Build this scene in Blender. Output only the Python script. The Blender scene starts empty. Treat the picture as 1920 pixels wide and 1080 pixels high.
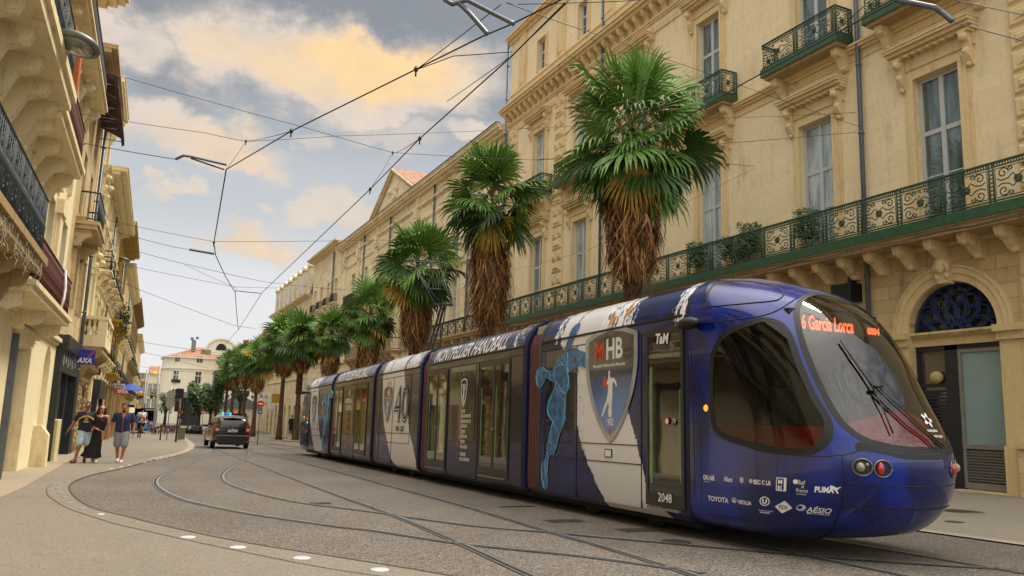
import bpy, bmesh, math, random
from mathutils import Vector, Matrix, Euler, noise
from mathutils.geometry import delaunay_2d_cdt
PI = math.pi
rad = math.radians
scn = bpy.context.scene
# ---------------------------------------------------------------- camera
EYE = Vector((0, 0, 1.36))
SL = 0.0135                                     # the street falls away at 1.35 %
FPX = 1510.0
CR = Matrix(((0.9032988864, -0.0967234742, -0.4179661366),
             (-0.4279413763, -0.1343605076, -0.8937637292),
             (0.0302897907, 0.9862007014, -0.1627596543)))
cam_d = bpy.data.cameras.new('camera'); cam = bpy.data.objects.new('camera', cam_d)
scn.collection.objects.link(cam); scn.camera = cam
cam.matrix_world = Matrix.Translation(EYE) @ CR.to_4x4()
cam_d.sensor_width = 36.0; cam_d.lens = 36.0 * FPX / 1920.0
cam_d.clip_start = 0.1; cam_d.clip_end = 3000
scn.view_settings.view_transform = 'Standard'; scn.view_settings.look = 'None'
scn.view_settings.exposure = 0.0; scn.view_settings.gamma = 1.0
scn.view_settings.use_curve_mapping = False
def ray(px, py): return (CR @ Vector((px - 960, 540 - py, -FPX))).normalized()
def gz(y): return -SL * max(min(y, 130), -60)
def gp(px, py, o=0.0):                          # point of the photograph -> point on the sloping street
    d = ray(px, py); return EYE + d * ((o - EYE.z) / (d.z + SL * d.y))
def onx(px, py, X): d = ray(px, py); return EYE + d * (X / d.x)
def ony(px, py, Y): d = ray(px, py); return EYE + d * (Y / d.y)
# ---------------------------------------------------------------- world and sun
SUN_EL, SUN_AZ = rad(58), rad(80)              # azimuth clockwise from +Y, where the light comes from
w = bpy.data.worlds.new("World"); scn.world = w; w.use_nodes = True
nt = w.node_tree; N = nt.nodes; L = nt.links; N.clear()
def nd(t, **k):
    n = N.new(t)
    for a, b in k.items(): setattr(n, a, b)
    return n
def mth(op, a, b=None, c=None, clamp=False):
    n = nd('ShaderNodeMath', operation=op); n.use_clamp = clamp
    for i, v in enumerate((a, b, c)):
        if v is None: continue
        if isinstance(v, (int, float)): n.inputs[i].default_value = v
        else: L.new(v, n.inputs[i])
    return n.outputs[0]
def ramp(fac, stops, interp='EASE'):
    n = nd('ShaderNodeValToRGB'); n.color_ramp.interpolation = interp
    e = n.color_ramp.elements
    while len(e) < len(stops): e.new(0.5)
    for i, (p, c) in enumerate(stops): e[i].position = p; e[i].color = (c[0], c[1], c[2], 1)
    L.new(fac, n.inputs[0]); return n.outputs[0]
def mixc(f, a, b, mode='MIX'):
    n = nd('ShaderNodeMix', data_type='RGBA', blend_type=mode)
    for s, v in ((n.inputs[0], f), (n.inputs[6], a), (n.inputs[7], b)):
        if isinstance(v, (int, float)): s.default_value = v
        elif isinstance(v, tuple): s.default_value = (v[0], v[1], v[2], 1)
        else: L.new(v, s)
    return n.outputs[2]
sky = nd('ShaderNodeTexSky', sky_type='NISHITA'); sky.sun_disc = False
sky.sun_elevation = SUN_EL; sky.sun_rotation = SUN_AZ; sky.air_density = 1.0; sky.dust_density = 3.0
tc = nd('ShaderNodeTexCoord'); sep = nd('ShaderNodeSeparateXYZ'); L.new(tc.outputs['Generated'], sep.inputs[0])
az = mth('ARCTAN2', sep.outputs[0], sep.outputs[1]); el = mth('ARCSINE', sep.outputs[2])
cmb = nd('ShaderNodeCombineXYZ'); L.new(az, cmb.inputs[0]); L.new(el, cmb.inputs[1])
def fbm(scale, detail, rough, off=(0, 0, 0), dist=0.0):
    mp = nd('ShaderNodeMapping'); mp.inputs['Location'].default_value = off
    mp.inputs['Scale'].default_value = (scale, scale * 1.6, scale); L.new(cmb.outputs[0], mp.inputs[0])
    n = nd('ShaderNodeTexNoise'); n.inputs['Scale'].default_value = 1.0; n.inputs['Detail'].default_value = detail
    n.inputs['Roughness'].default_value = rough; n.inputs['Distortion'].default_value = dist
    L.new(mp.outputs[0], n.inputs['Vector']); return n
# wobble the cloud coordinates
wn = fbm(9, 8, 0.62); wv = nd('ShaderNodeVectorMath', operation='SUBTRACT'); L.new(wn.outputs['Color'], wv.inputs[0]); wv.inputs[1].default_value = (.5, .5, .5)
ws = nd('ShaderNodeVectorMath', operation='SCALE'); L.new(wv.outputs[0], ws.inputs[0]); ws.inputs['Scale'].default_value = 0.13
wa = nd('ShaderNodeVectorMath', operation='ADD'); L.new(cmb.outputs[0], wa.inputs[0]); L.new(ws.outputs[0], wa.inputs[1])
def azel(px, py): d = ray(px, py); return math.atan2(d.x, d.y), math.asin(d.z)
def blob(px, py, rx, ry, dens=1.0):             # a cloud bank: centre, half width and half height
    a, e = azel(px, py); k = 1 / 1600.0 / max(math.cos(e), .5)
    s = nd('ShaderNodeVectorMath', operation='SUBTRACT'); L.new(wa.outputs[0], s.inputs[0]); s.inputs[1].default_value = (a, e, 0)
    m = nd('ShaderNodeVectorMath', operation='MULTIPLY'); L.new(s.outputs[0], m.inputs[0]); m.inputs[1].default_value = (1 / (rx * k), 1 / (ry / 1650.0), 0)
    l = nd('ShaderNodeVectorMath', operation='LENGTH'); L.new(m.outputs[0], l.inputs[0])
    r = nd('ShaderNodeMapRange', interpolation_type='SMOOTHSTEP'); L.new(l.outputs['Value'], r.inputs[0])
    r.inputs[1].default_value = 1.25; r.inputs[2].default_value = 0.45; r.inputs[3].default_value = 0; r.inputs[4].default_value = dens
    return r.outputs[0]
def maxall(l):
    o = l[0]
    for x in l[1:]: o = mth('MAXIMUM', o, x)
    return o
clouds = maxall([blob(620, 130, 300, 95), blob(430, 110, 130, 70, .9), blob(800, 150, 160, 70, .8), blob(700, 200, 120, 40, .8), blob(230, 60, 100, 60, .75),
                 blob(350, 250, 140, 60, 1.0), blob(430, 295, 110, 42, 1.0), blob(290, 240, 70, 45, .6), blob(640, 390, 95, 48, 1.1), blob(480, 445, 95, 36, 1.15),
                 blob(330, 370, 60, 18, .7), blob(510, 382, 25, 14, .7), blob(880, 245, 80, 22, .7), blob(740, 255, 110, 30, .4), blob(590, 265, 40, 30, .5), blob(-300, 300, 260, 160, .8),
                 blob(2300, 200, 500, 200, .8), blob(1000, -500, 700, 180, .8)])
n1 = fbm(14, 10, 0.66, (3.1, 1.7, 0)); n2 = fbm(5, 6, .6, (7, 3, 0))
cm = mth('MULTIPLY', clouds, mth('ADD', mth('MULTIPLY', n1.outputs[0], 1.7), 0.30)); cmask = mth('SMOOTH_MIN', mth('MULTIPLY', cm, 1.15), 1.0, 0.15)
glow = maxall([blob(700, 120, 210, 70, 1), blob(560, 140, 120, 50, .6), blob(430, 270, 120, 70, .35), blob(430, 110, 110, 40, .4), blob(480, 445, 80, 25, .35)])
# open sky: grey blue, paler toward the horizon, slate above the bank of cloud
base = ramp(mth('DIVIDE', el, 1.2), [(0.0, (.56, .55, .55)), (0.10, (.52, .52, .53)), (0.22, (.34, .36, .375)), (0.34, (.165, .185, .21)), (0.50, (.13, .16, .20)), (0.66, (.95, .90, .82)), (1.0, (2.5, 2.35, 2.1))])  # last stops: unseen overhead sky brightened to throw more light into the street
dark = maxall([blob(240, -40, 260, 90, .8), blob(300, 150, 60, 60, .5), blob(940, 150, 70, 70, .45), blob(760, -20, 420, 110, .85), blob(400, -40, 120, 80, .7), blob(1000, 40, 120, 80, .6), blob(360, 170, 50, 50, .45)])
base = mixc(mth('MULTIPLY', dark, mth('ADD', mth('MULTIPLY', n2.outputs[0], .9), .2)), base, (.13, .13, .13))
base = mixc(mth('MULTIPLY', n2.outputs[0], 0.25), base, (.36, .36, .36))
ccol = mixc(glow, (.54, .46, .38), (.78, .51, .20))
ccol = mixc(mth('MULTIPLY', mth('SUBTRACT', 1.0, n1.outputs[0]), .62), ccol, (.30, .27, .25))
painted = mixc(cmask, base, ccol)
sc = nd('ShaderNodeVectorMath', operation='SCALE'); L.new(painted, sc.inputs[0]); sc.inputs['Scale'].default_value = 10.0
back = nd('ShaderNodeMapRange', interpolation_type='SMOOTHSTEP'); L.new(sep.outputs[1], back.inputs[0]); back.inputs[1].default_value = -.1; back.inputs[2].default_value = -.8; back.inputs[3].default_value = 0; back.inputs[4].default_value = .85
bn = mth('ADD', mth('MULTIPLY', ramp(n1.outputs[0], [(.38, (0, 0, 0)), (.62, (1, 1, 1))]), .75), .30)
lit = mixc(mth('MULTIPLY', back.outputs[0], mth('MULTIPLY', mth('GREATER_THAN', el, .12), bn)), sc.outputs[0], (16.5, 16.0, 15.2))   # bright broken cloud added out of view behind the viewer to light the facades
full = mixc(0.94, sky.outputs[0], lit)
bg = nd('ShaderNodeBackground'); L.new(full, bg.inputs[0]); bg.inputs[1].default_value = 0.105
out = nd('ShaderNodeOutputWorld'); L.new(bg.outputs[0], out.inputs[0])
sd = bpy.data.lights.new('sun', 'SUN'); sd.energy = 2.2; sd.angle = rad(16); sd.color = (1.0, .92, .80)
so = bpy.data.objects.new('sun', sd); scn.collection.objects.link(so)
sv = Vector((math.sin(SUN_AZ) * math.cos(SUN_EL), math.cos(SUN_AZ) * math.cos(SUN_EL), math.sin(SUN_EL)))
so.rotation_euler = (-sv).to_track_quat('-Z', 'Y').to_euler(); so.location = sv * 200
scn.view_settings.exposure = 0.68
# ---------------------------------------------------------------- helpers
def link(o): scn.collection.objects.link(o); return o
def tag(o, label=None, cat=None, group=None, kind=None):
    if label: o['label'] = label
    if cat: o['category'] = cat
    if group: o['group'] = group
    if kind: o['kind'] = kind
    return o
def thing(name, label, cat, loc=(0, 0, 0), rz=0.0, group=None, mat=None):
    o = link(bpy.data.objects.new(name, None)); o.empty_display_size = .2
    if mat is not None: o.matrix_world = mat
    else: o.location = loc; o.rotation_euler = (0, 0, rz)
    return tag(o, label, cat, group)
def copy_tree(o, parent=None):
    c = link(o.copy()); c.parent = parent
    if parent is not None: c.matrix_parent_inverse = o.matrix_parent_inverse.copy()
    for ch in list(o.children): copy_tree(ch, c)
    return c
class MB:
    """collects shapes; build() links them as one mesh object"""
    def __init__(s): s.v = []; s.f = []; s.m = []; s.sm = []
    def add(s, vs, fs, mi=0, smooth=False):
        b = len(s.v); s.v += [tuple(v) for v in vs]
        s.f += [tuple(i + b for i in f) for f in fs]; s.m += [mi] * len(fs); s.sm += [smooth] * len(fs)
        return s
    def box(s, x0, x1, y0, y1, z0, z1, mi=0, M=None):
        vs = [Vector((x, y, z)) for x in (x0, x1) for y in (y0, y1) for z in (z0, z1)]
        if M: vs = [M @ v for v in vs]
        return s.add(vs, [(0, 1, 3, 2), (4, 6, 7, 5), (0, 4, 5, 1), (2, 3, 7, 6), (0, 2, 6, 4), (1, 5, 7, 3)], mi)
    def cbox(s, c, sx, sy, sz, mi=0, M=None): return s.box(c[0]-sx/2, c[0]+sx/2, c[1]-sy/2, c[1]+sy/2, c[2]-sz/2, c[2]+sz/2, mi, M)
    def quad(s, a, b, c, d, mi=0): return s.add([a, b, c, d], [(0, 1, 2, 3)], mi)
    def tube(s, path, r, n=6, mi=0, cap=True, smooth=True, flat=1.0):
        P = [Vector(p) for p in path]; k = len(P)
        if k < 2: return s
        rr = r if isinstance(r, (list, tuple)) else [r] * k
        t0 = (P[1] - P[0]).normalized(); a = t0.orthogonal().normalized()
        if abs(t0.z) < .9: a = t0.cross(Vector((0, 0, 1))).normalized()
        vs = []
        for i, p in enumerate(P):
            t = (P[min(i + 1, k - 1)] - P[max(i - 1, 0)])
            if t.length < 1e-9: t = t0.copy()
            t.normalize(); a = (a - t * a.dot(t))
            if a.length < 1e-6: a = t.orthogonal()
            a.normalize(); b = t.cross(a)
            for j in range(n):
                th = 2 * PI * j / n; vs.append(p + a * (math.cos(th) * rr[i]) + b * (math.sin(th) * rr[i] * flat))
        fs = [(i*n+j, i*n+(j+1) % n, (i+1)*n+(j+1) % n, (i+1)*n+j) for i in range(k-1) for j in range(n)]
        if cap: fs += [tuple(range(n))[::-1], tuple((k-1)*n+j for j in range(n))]
        return s.add(vs, fs, mi, smooth)
    def lathe(s, prof, n=16, c=(0, 0, 0), mi=0, smooth=True, M=None, sx=1.0, sy=1.0):
        vs = []
        for (r, z) in prof:
            for j in range(n):
                th = 2 * PI * j / n; v = Vector((c[0] + r * sx * math.cos(th), c[1] + r * sy * math.sin(th), c[2] + z))
                vs.append(M @ v if M else v)
        k = len(prof)
        fs = [(i*n+j, i*n+(j+1) % n, (i+1)*n+(j+1) % n, (i+1)*n+j) for i in range(k-1) for j in range(n)]
        fs += [tuple(range(n))[::-1], tuple((k-1)*n+j for j in range(n))]
        return s.add(vs, fs, mi, smooth)
    def ball(s, c, rx, ry=None, rz=None, n=10, mi=0, M=None):
        ry = ry or rx; rz = rz or rx; k = max(4, n // 2 + 1)
        pr = [(math.sin(PI * i / k), -math.cos(PI * i / k)) for i in range(k + 1)]; pr[0] = (1e-3, -1); pr[-1] = (1e-3, 1)
        vs = []
        for (r, z) in pr:
            for j in range(n):
                th = 2 * PI * j / n; v = Vector((c[0] + rx * r * math.cos(th), c[1] + ry * r * math.sin(th), c[2] + rz * z))
                vs.append(M @ v if M else v)
        fs = [(i*n+j, i*n+(j+1) % n, (i+1)*n+(j+1) % n, (i+1)*n+j) for i in range(k) for j in range(n)]
        return s.add(vs, fs, mi, True)
    def prism(s, poly, ax, a0, a1, mi=0, M=None):
        """polygon in the plane across axis ax, pushed from a0 to a1; poly gives the two other coordinates in order"""
        n = len(poly)
        def P(p, a):
            v = {'x': (a, p[0], p[1]), 'y': (p[0], a, p[1]), 'z': (p[0], p[1], a)}[ax]; v = Vector(v); return M @ v if M else v
        vs = [P(p, a0) for p in poly] + [P(p, a1) for p in poly]
        fs = [tuple(range(n)), tuple(range(2*n-1, n-1, -1))] + [(i, (i+1) % n, n+(i+1) % n, n+i) for i in range(n)]
        return s.add(vs, fs, mi)
    def build(s, name, mat, parent=None, bevel=0.0, fixn=True):
        me = bpy.data.meshes.new(name); me.from_pydata([tuple(v) for v in s.v], [], s.f)
        mats = mat if isinstance(mat, (list, tuple)) else [mat]
        for m in mats: me.materials.append(m)
        me.polygons.foreach_set('material_index', s.m); me.polygons.foreach_set('use_smooth', s.sm); me.update()
        if fixn and s.f:
            bm = bmesh.new(); bm.from_mesh(me); bmesh.ops.recalc_face_normals(bm, faces=bm.faces); bm.to_mesh(me); bm.free()
        o = link(bpy.data.objects.new(name, me))
        if parent is not None: o.parent = parent
        if bevel:
            b = o.modifiers.new('b', 'BEVEL'); b.width = bevel; b.segments = 2; b.limit_method = 'ANGLE'; b.angle_limit = rad(40)
        return o
def part(name, mb, mat, parent, label=None, **k):
    o = mb.build(name, mat, parent, **k)
    if label: o['label'] = label
    return o
def solo(name, mb, mat, label, cat, group=None, **k): return tag(mb.build(name, mat, **k), label, cat, group)
def catmull(pts, n=6):
    P = [Vector(p) for p in pts]; P = [P[0] * 2 - P[1]] + P + [P[-1] * 2 - P[-2]]; o = []
    for i in range(1, len(P) - 2):
        a, b, c, d = P[i-1:i+3]
        for k in range(n):
            t = k / n; o.append(.5 * ((2*b) + (c-a)*t + (2*a-5*b+4*c-d)*t*t + (3*b-a-3*c+d)*t**3))
    o.append(P[-2]); return o
def cdt_fill(outer, holes=(), extra=()):
    """triangles inside the outer outline and outside the holes; returns verts, faces"""
    vs = []; es = []
    for lp in [outer] + list(holes):
        b = len(vs); vs += [Vector((p[0], p[1])) for p in lp]; es += [(b + i, b + (i + 1) % len(lp)) for i in range(len(lp))]
    vs += [Vector(p) for p in extra]
    r = delaunay_2d_cdt(vs, es, [], 0, 1e-5)
    V, F = r[0], r[2]; out = []
    for f in F:
        c = sum((V[i] for i in f), Vector((0, 0))) / len(f)
        if inside(c, outer) and not any(inside(c, h) for h in holes): out.append(tuple(f))
    return V, out
def inside(p, poly):
    r = False; n = len(poly); j = n - 1
    for i in range(n):
        a, b = poly[i], poly[j]
        if (a[1] > p[1]) != (b[1] > p[1]) and p[0] < (b[0]-a[0]) * (p[1]-a[1]) / (b[1]-a[1]) + a[0]: r = not r
        j = i
    return r
# ---------------------------------------------------------------- materials
MATS = {}
def srgb(h):
    c = [int(h[i:i+2], 16) / 255 for i in (0, 2, 4)]
    return tuple(x / 12.92 if x <= .04045 else ((x + .055) / 1.055) ** 2.4 for x in c)
def newmat(name):
    global nt, N, L
    m = bpy.data.materials.new(name); m.use_nodes = True; nt = m.node_tree; N = nt.nodes; L = nt.links
    p = N['Principled BSDF']; return m, p
def tex(kind='NOISE', scale=5, detail=4, rough=.6, coord='Object', sc=(1, 1, 1), dist=0.0):
    t = nd('ShaderNodeTexCoord'); mp = nd('ShaderNodeMapping'); mp.inputs['Scale'].default_value = sc; L.new(t.outputs[coord], mp.inputs[0])
    if kind == 'NOISE':
        n = nd('ShaderNodeTexNoise'); n.inputs['Detail'].default_value = detail; n.inputs['Roughness'].default_value = rough; n.inputs['Distortion'].default_value = dist
    elif kind == 'VORONOI': n = nd('ShaderNodeTexVoronoi')
    n.inputs['Scale'].default_value = scale; L.new(mp.outputs[0], n.inputs['Vector']); return n
def bump(p, h, strength=.3, dist=.02):
    b = nd('ShaderNodeBump'); b.inputs['Strength'].default_value = strength; b.inputs['Distance'].default_value = dist
    L.new(h, b.inputs['Height']); L.new(b.outputs[0], p.inputs['Normal'])
def sc3(c, k): return tuple(min(1, x * k) for x in c)
def mat(name, col, rough=.6, var=.25, scale=3.0, bmp=.15, metal=0.0, spec=.5, coat=0.0, emit=0.0, col2=None, bscale=None, stretch=(1, 1, 1)):
    if name in MATS: return MATS[name]
    m, p = newmat(name); c = srgb(col) if isinstance(col, str) else col
    n = tex('NOISE', scale, 6, .65, sc=stretch)
    c2 = (srgb(col2) if isinstance(col2, str) else col2) if col2 else sc3(c, 1 - var)
    f = nd('ShaderNodeMapRange'); L.new(n.outputs[0], f.inputs[0]); f.inputs[1].default_value = .35; f.inputs[2].default_value = .65
    L.new(mixc(f.outputs[0], c, c2), p.inputs['Base Color'])
    p.inputs['Roughness'].default_value = rough; p.inputs['Metallic'].default_value = metal
    p.inputs['Specular IOR Level'].default_value = spec; p.inputs['Coat Weight'].default_value = coat; p.inputs['Coat Roughness'].default_value = .05
    if emit: p.inputs['Emission Color'].default_value = (*c, 1); p.inputs['Emission Strength'].default_value = emit
    if bmp:
        b = tex('NOISE', bscale or scale * 9, 5, .6, sc=stretch); bump(p, b.outputs[0], bmp, .01)
    MATS[name] = m; return m
def stone(name, col, dirt='4a3c2a', damp=.5, block=None, bf=1.0, groove=.03, stain=(1, 1, .25)):
    """limestone: mottled tone, rain streaks, optional ashlar joints"""
    m, p = newmat(name); c = srgb(col)
    a = tex('NOISE', .35, 6, .6); b = tex('NOISE', 6, 8, .7); s = tex('NOISE', 1.6, 8, .72, sc=stain); g = tex('NOISE', 60, 3, .5)
    col_ = mixc(mth('MULTIPLY', a.outputs[0], .55), c, sc3((c[0] * 1.0, c[1] * .93, c[2] * .80), .84))
    col_ = mixc(ramp(b.outputs[0], [(.42, (0, 0, 0)), (.75, (.5, .5, .5))]), col_, sc3(c, .72))
    col_ = mixc(mth('MULTIPLY', ramp(s.outputs[0], [(.52, (0, 0, 0)), (.78, (1, 1, 1))]), damp), col_, srgb(dirt))
    rs = tex('NOISE', 7, 6, .75, sc=(1, 1, .07)); col_ = mixc(mth('MULTIPLY', ramp(rs.outputs[0], [(.56, (0, 0, 0)), (.72, (1, 1, 1))]), damp * .45), col_, srgb(dirt))
    pit = tex('NOISE', 34, 3, .6); col_ = mixc(ramp(pit.outputs[0], [(.64, (0, 0, 0)), (.70, (.55, .55, .55))], 'LINEAR'), col_, srgb(dirt))
    h = mth('ADD', mth('MULTIPLY', b.outputs[0], .5), mth('MULTIPLY', g.outputs[0], .25))
    if block:
        t = nd('ShaderNodeTexCoord'); mp = nd('ShaderNodeMapping'); L.new(t.outputs['Object'], mp.inputs[0]); mp.inputs['Rotation'].default_value = (PI / 2, 0, 0)
        br = nd('ShaderNodeTexBrick'); L.new(mp.outputs[0], br.inputs['Vector']); br.inputs['Scale'].default_value = 1.0
        br.inputs['Brick Width'].default_value = block[0]; br.inputs['Row Height'].default_value = block[1]; br.inputs['Mortar Size'].default_value = .012
        br.inputs['Mortar Smooth'].default_value = .3; br.inputs['Color1'].default_value = (1, 1, 1, 1); br.inputs['Color2'].default_value = (.84, .82, .78, 1); br.inputs['Mortar'].default_value = (.62, .57, .5, 1)
        col_ = mixc(bf, col_, br.outputs[0], 'MULTIPLY')
        h = mth('SUBTRACT', h, mth('MULTIPLY', br.outputs['Fac'], .6 * bf))
    L.new(col_, p.inputs['Base Color']); p.inputs['Roughness'].default_value = .88; p.inputs['Specular IOR Level'].default_value = .25
    bump(p, h, .45, .02); MATS[name] = m; return m
def glassy(name, col, rough=.04, spec=.8, curtain=None):
    m, p = newmat(name); c = srgb(col)
    n = tex('NOISE', 1.1, 5, .6, sc=(3.5, 3.5, .5)) if 'window' in name else tex('NOISE', 1.2, 3, .5, sc=(1, 1, .6))
    L.new(mixc(ramp(n.outputs[0], [(.35, (0, 0, 0)), (.65, (1, 1, 1))]), sc3(c, .45), sc3(c, 1.2)), p.inputs['Base Color']); p.inputs['Roughness'].default_value = rough
    p.inputs['Specular IOR Level'].default_value = spec; p.inputs['Coat Weight'].default_value = .6; p.inputs['Coat Roughness'].default_value = .02
    b = tex('NOISE', 1.5, 2, .5); bump(p, b.outputs[0], .04, .05); MATS[name] = m; return m
# ---------------------------------------------------------------- ground
def asphalt(name, c1, c2, c3, s=55, patch=.35):
    m, p = newmat(name)
    v = tex('VORONOI', s); n = tex('NOISE', s * .8, 3, .7); big = tex('NOISE', .22, 6, .65); mid = tex('NOISE', 1.7, 6, .7)
    sp = nd('ShaderNodeSeparateColor'); L.new(v.outputs['Color'], sp.inputs[0])
    col = ramp(sp.outputs[0], [(0, srgb(c1)), (.45, srgb(c2)), (1, srgb(c3))], 'LINEAR')
    col = mixc(ramp(n.outputs[0], [(.35, (0, 0, 0)), (.7, (.6, .6, .6))]), col, sc3(srgb(c1), .7))
    col = mixc(mth('MULTIPLY', ramp(big.outputs[0], [(.35, (0, 0, 0)), (.7, (1, 1, 1))]), patch), col, srgb(c1))
    col = mixc(mth('MULTIPLY', ramp(mid.outputs[0], [(.5, (0, 0, 0)), (.75, (1, 1, 1))]), patch * .7), col, sc3(srgb(c1), .55))
    sv_ = tex('VORONOI', 1.1, sc=(1, 1, .01)); s2_ = tex('VORONOI', 3.7, sc=(1, 1, .01)); sk_ = mth('MAXIMUM', mth('LESS_THAN', sv_.outputs['Distance'], .045), mth('LESS_THAN', s2_.outputs['Distance'], .06)); cr_ = tex('NOISE', .45, 8, .7, dist=1.2, sc=(1, 1, .01))
    crk = mth('LESS_THAN', mth('ABSOLUTE', mth('SUBTRACT', cr_.outputs[0], .5)), .0012)
    col = mixc(mth('MULTIPLY', sk_, .35), col, sc3(srgb(c1), .35)); col = mixc(mth('MULTIPLY', crk, .6), col, sc3(srgb(c1), .3))
    L.new(col, p.inputs['Base Color']); p.inputs['Roughness'].default_value = .8; p.inputs['Specular IOR Level'].default_value = .35
    bump(p, mth('ADD', v.outputs['Distance'], n.outputs[0]), .5, .008); MATS[name] = m; return m
M_road = asphalt('road_asphalt', '3c3630', '6a625a', 'aaa094', 70)
M_pave = asphalt('pavement_resin', '6b645a', '857c70', 'a29a8c', 110, .25)
M_slab = asphalt('pale_slab', '928672', 'a2957f', 'b3a690', 140, .2)
M_kerb = mat('kerb_stone', '9a8f80', .8, .2, 2, .2)
M_steel = mat('rail_steel', '949390', .38, .35, 4, .05, metal=.45)
M_groove = mat('rail_groove', '0c0b0a', .7, .3, 4, .1)
M_iron = mat('cast_iron', '4a443d', .7, .5, 20, .5)
ys = [-60, 0, 60, 130, 300, 700, 1500]
g = MB()
vs = [(x, y, gz(y)) for y in ys for x in (-900, 900)]
g.add(vs, [(2*i, 2*i+1, 2*i+3, 2*i+2) for i in range(len(ys)-1)])
tag(g.build('road', M_road), kind='structure')
def sheet(poly, o, name, m, **k):
    V, F = cdt_fill(poly, extra=[(x, y) for x in range(-30, 40, 6) for y in range(-10, 400, 10)] if False else ())
    b = MB(); b.add([(v.x, v.y, gz(v.y) + o) for v in V], F)
    return b.build(name, m, **k)
def gpl(l): return [gp(*p) for p in l]
edgeL = [(331, 808), (350, 822), (365, 835), (358, 845), (337, 853), (293, 862), (228, 879), (182, 889), (150, 899), (134, 908), (130, 918), (142, 935), (174, 954), (234, 969), (293, 984), (391, 1006), (499, 1026), (640, 1048), (817, 1077), (1000, 1112)]
eL = catmull([(p.x, p.y, 0) for p in gpl(edgeL)], 5)
far_edge = [(1.5, 130), (1.8, 100), (2.2, 82)]
far_edge = []
start = eL[0]
polyL = [(start.x - 3, 128)] + [(start.x, start.y)] + [(p.x, p.y) for p in eL[1:]] + [(eL[-1].x, -8), (-14, -8), (-14, 128)]
def split_far(poly): return poly
tag(sheet(polyL, .012, 'pavement', M_pave), kind='structure')
# right pavement and the palms' strip
kr = [gp(x, y) for x, y in ((470, 812), (520, 823), (570, 834))]
polyR = [(11.2, -8), (11.2, 20), (11.0, 45), (10.3, 62), (9.2, 75), (10, 128), (40, 128), (40, -8)]
tag(sheet(polyR, .012, 'pavement', M_pave), kind='structure')
# pale slab band along the left walls
def ribbon(path, w0, w1, o, mi=0, mb=None):
    b = mb or MB(); vs = []; k = len(path)
    for i, p in enumerate(path):
        t = (path[min(i+1, k-1)] - path[max(i-1, 0)]); t.z = 0; t.normalize(); nrm = Vector((t.y, -t.x, 0))
        for w_ in (w0, w1): q = p + nrm * w_; vs.append((q.x, q.y, gz(q.y) + o))
    return b.add(vs, [(2*i, 2*i+1, 2*i+3, 2*i+2) for i in range(k-1)], mi)
band = [gp(x, y) for x, y in ((0, 935), (40, 917), (100, 882), (137, 860), (190, 838))]
band = [band[0] * 2 - band[1]] + band
b = MB(); ww = [(p.x, p.y) for p in band] 
tag(sheet(ww + [(-2.6, 60), (-6, 60), (-6, -2)], .016, 'pavement_slab', M_slab), kind='structure')
# thin joints and the kerb at the far bend
M_joint = mat('joint_dark', '4a4137', .9, .3, 8, .2)
jt = [(98, 909), (88, 917), (89, 929), (104, 941), (125, 954), (171, 970), (219, 985), (277, 998), (333, 1011), (450, 1036), (600, 1066), (760, 1090)]
ribbon(catmull(gpl(jt), 4), -.008, .008, .0165).build('pavement_joint', M_joint)['kind'] = 'structure'
ribbon([Vector((p.x, p.y, 0)) for p in eL], -.012, .02, .0165).build('pavement_edge', M_joint)['kind'] = 'structure'
kb = catmull(gpl([(331, 808), (350, 822), (365, 835), (358, 845), (337, 853), (293, 862)]), 5)
ribbon(kb, .0, .38, .020).build('kerb', M_kerb)['kind'] = 'structure'
for a, c in (((215, 833), (400, 836)), ((0, 933), (90, 931))):
    ribbon([gp(*a), gp(*c)], -.01, .01, .0165).build('pavement_joint', M_joint)['kind'] = 'structure'
kr_path = [Vector((x, y, 0)) for x, y in polyR[:6]]
ribbon(kr_path, -.14, .14, .022).build('kerb', M_kerb)['kind'] = 'structure'
for i, y in enumerate((6, 10.5, 14.5, 19)):
    ribbon([Vector((11.4, y, 0)), Vector((20.9, y, 0))], -.008, .008, .0165).build('pavement_joint', M_joint)['kind'] = 'structure'
# rails
rails = {
 'outer running rail of the curved track, nearest the left pavement': [(331, 811), (377, 830), (399, 841), (402, 846), (377, 858), (337, 876), (301, 892), (291, 903), (297, 915), (323, 930), (364, 943), (445, 960), (526, 973), (640, 989), (708, 997), (844, 1018), (952, 1030), (1115, 1047), (1335, 1078)],
 'inner running rail of the curved track, ending under the dark car': [(420, 826), (456, 843), (465, 850), (457, 860), (434, 875), (416, 890), (418, 901), (434, 910), (472, 923), (526, 936), (580, 946), (640, 953), (708, 962), (790, 974), (898, 988), (1020, 998), (1115, 1007), (1335, 1027), (1551, 1046), (1743, 1060), (1920, 1070)],
 'left rail of the straight empty track beside the curve': [(352, 806), (404, 841), (472, 868), (553, 899), (640, 932), (735, 966), (860, 1019), (993, 1080), (1090, 1120)],
 'right rail of the straight empty track nearer the tram': [(380, 800), (467, 845), (553, 864), (640, 887), (735, 913), (871, 950), (1044, 1002), (1120, 1023), (1230, 1057), (1330, 1090)],
 'near rail under the tram, emerging before its nose': [(735, 888), (939, 937), (1140, 985), (1412, 1013), (1570, 1045), (1733, 1080), (1900, 1115)],
 'far rail under the tram, emerging to the right of its nose': [(700, 860), (1100, 915), (1400, 965), (1599, 1001), (1760, 1031), (1920, 1060), (2200, 1113)]}
def resample(P, step=.35):
    o = [P[0]]
    for p in P[1:]:
        if (p - o[-1]).length > step: o.append(p)
    return o
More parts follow.
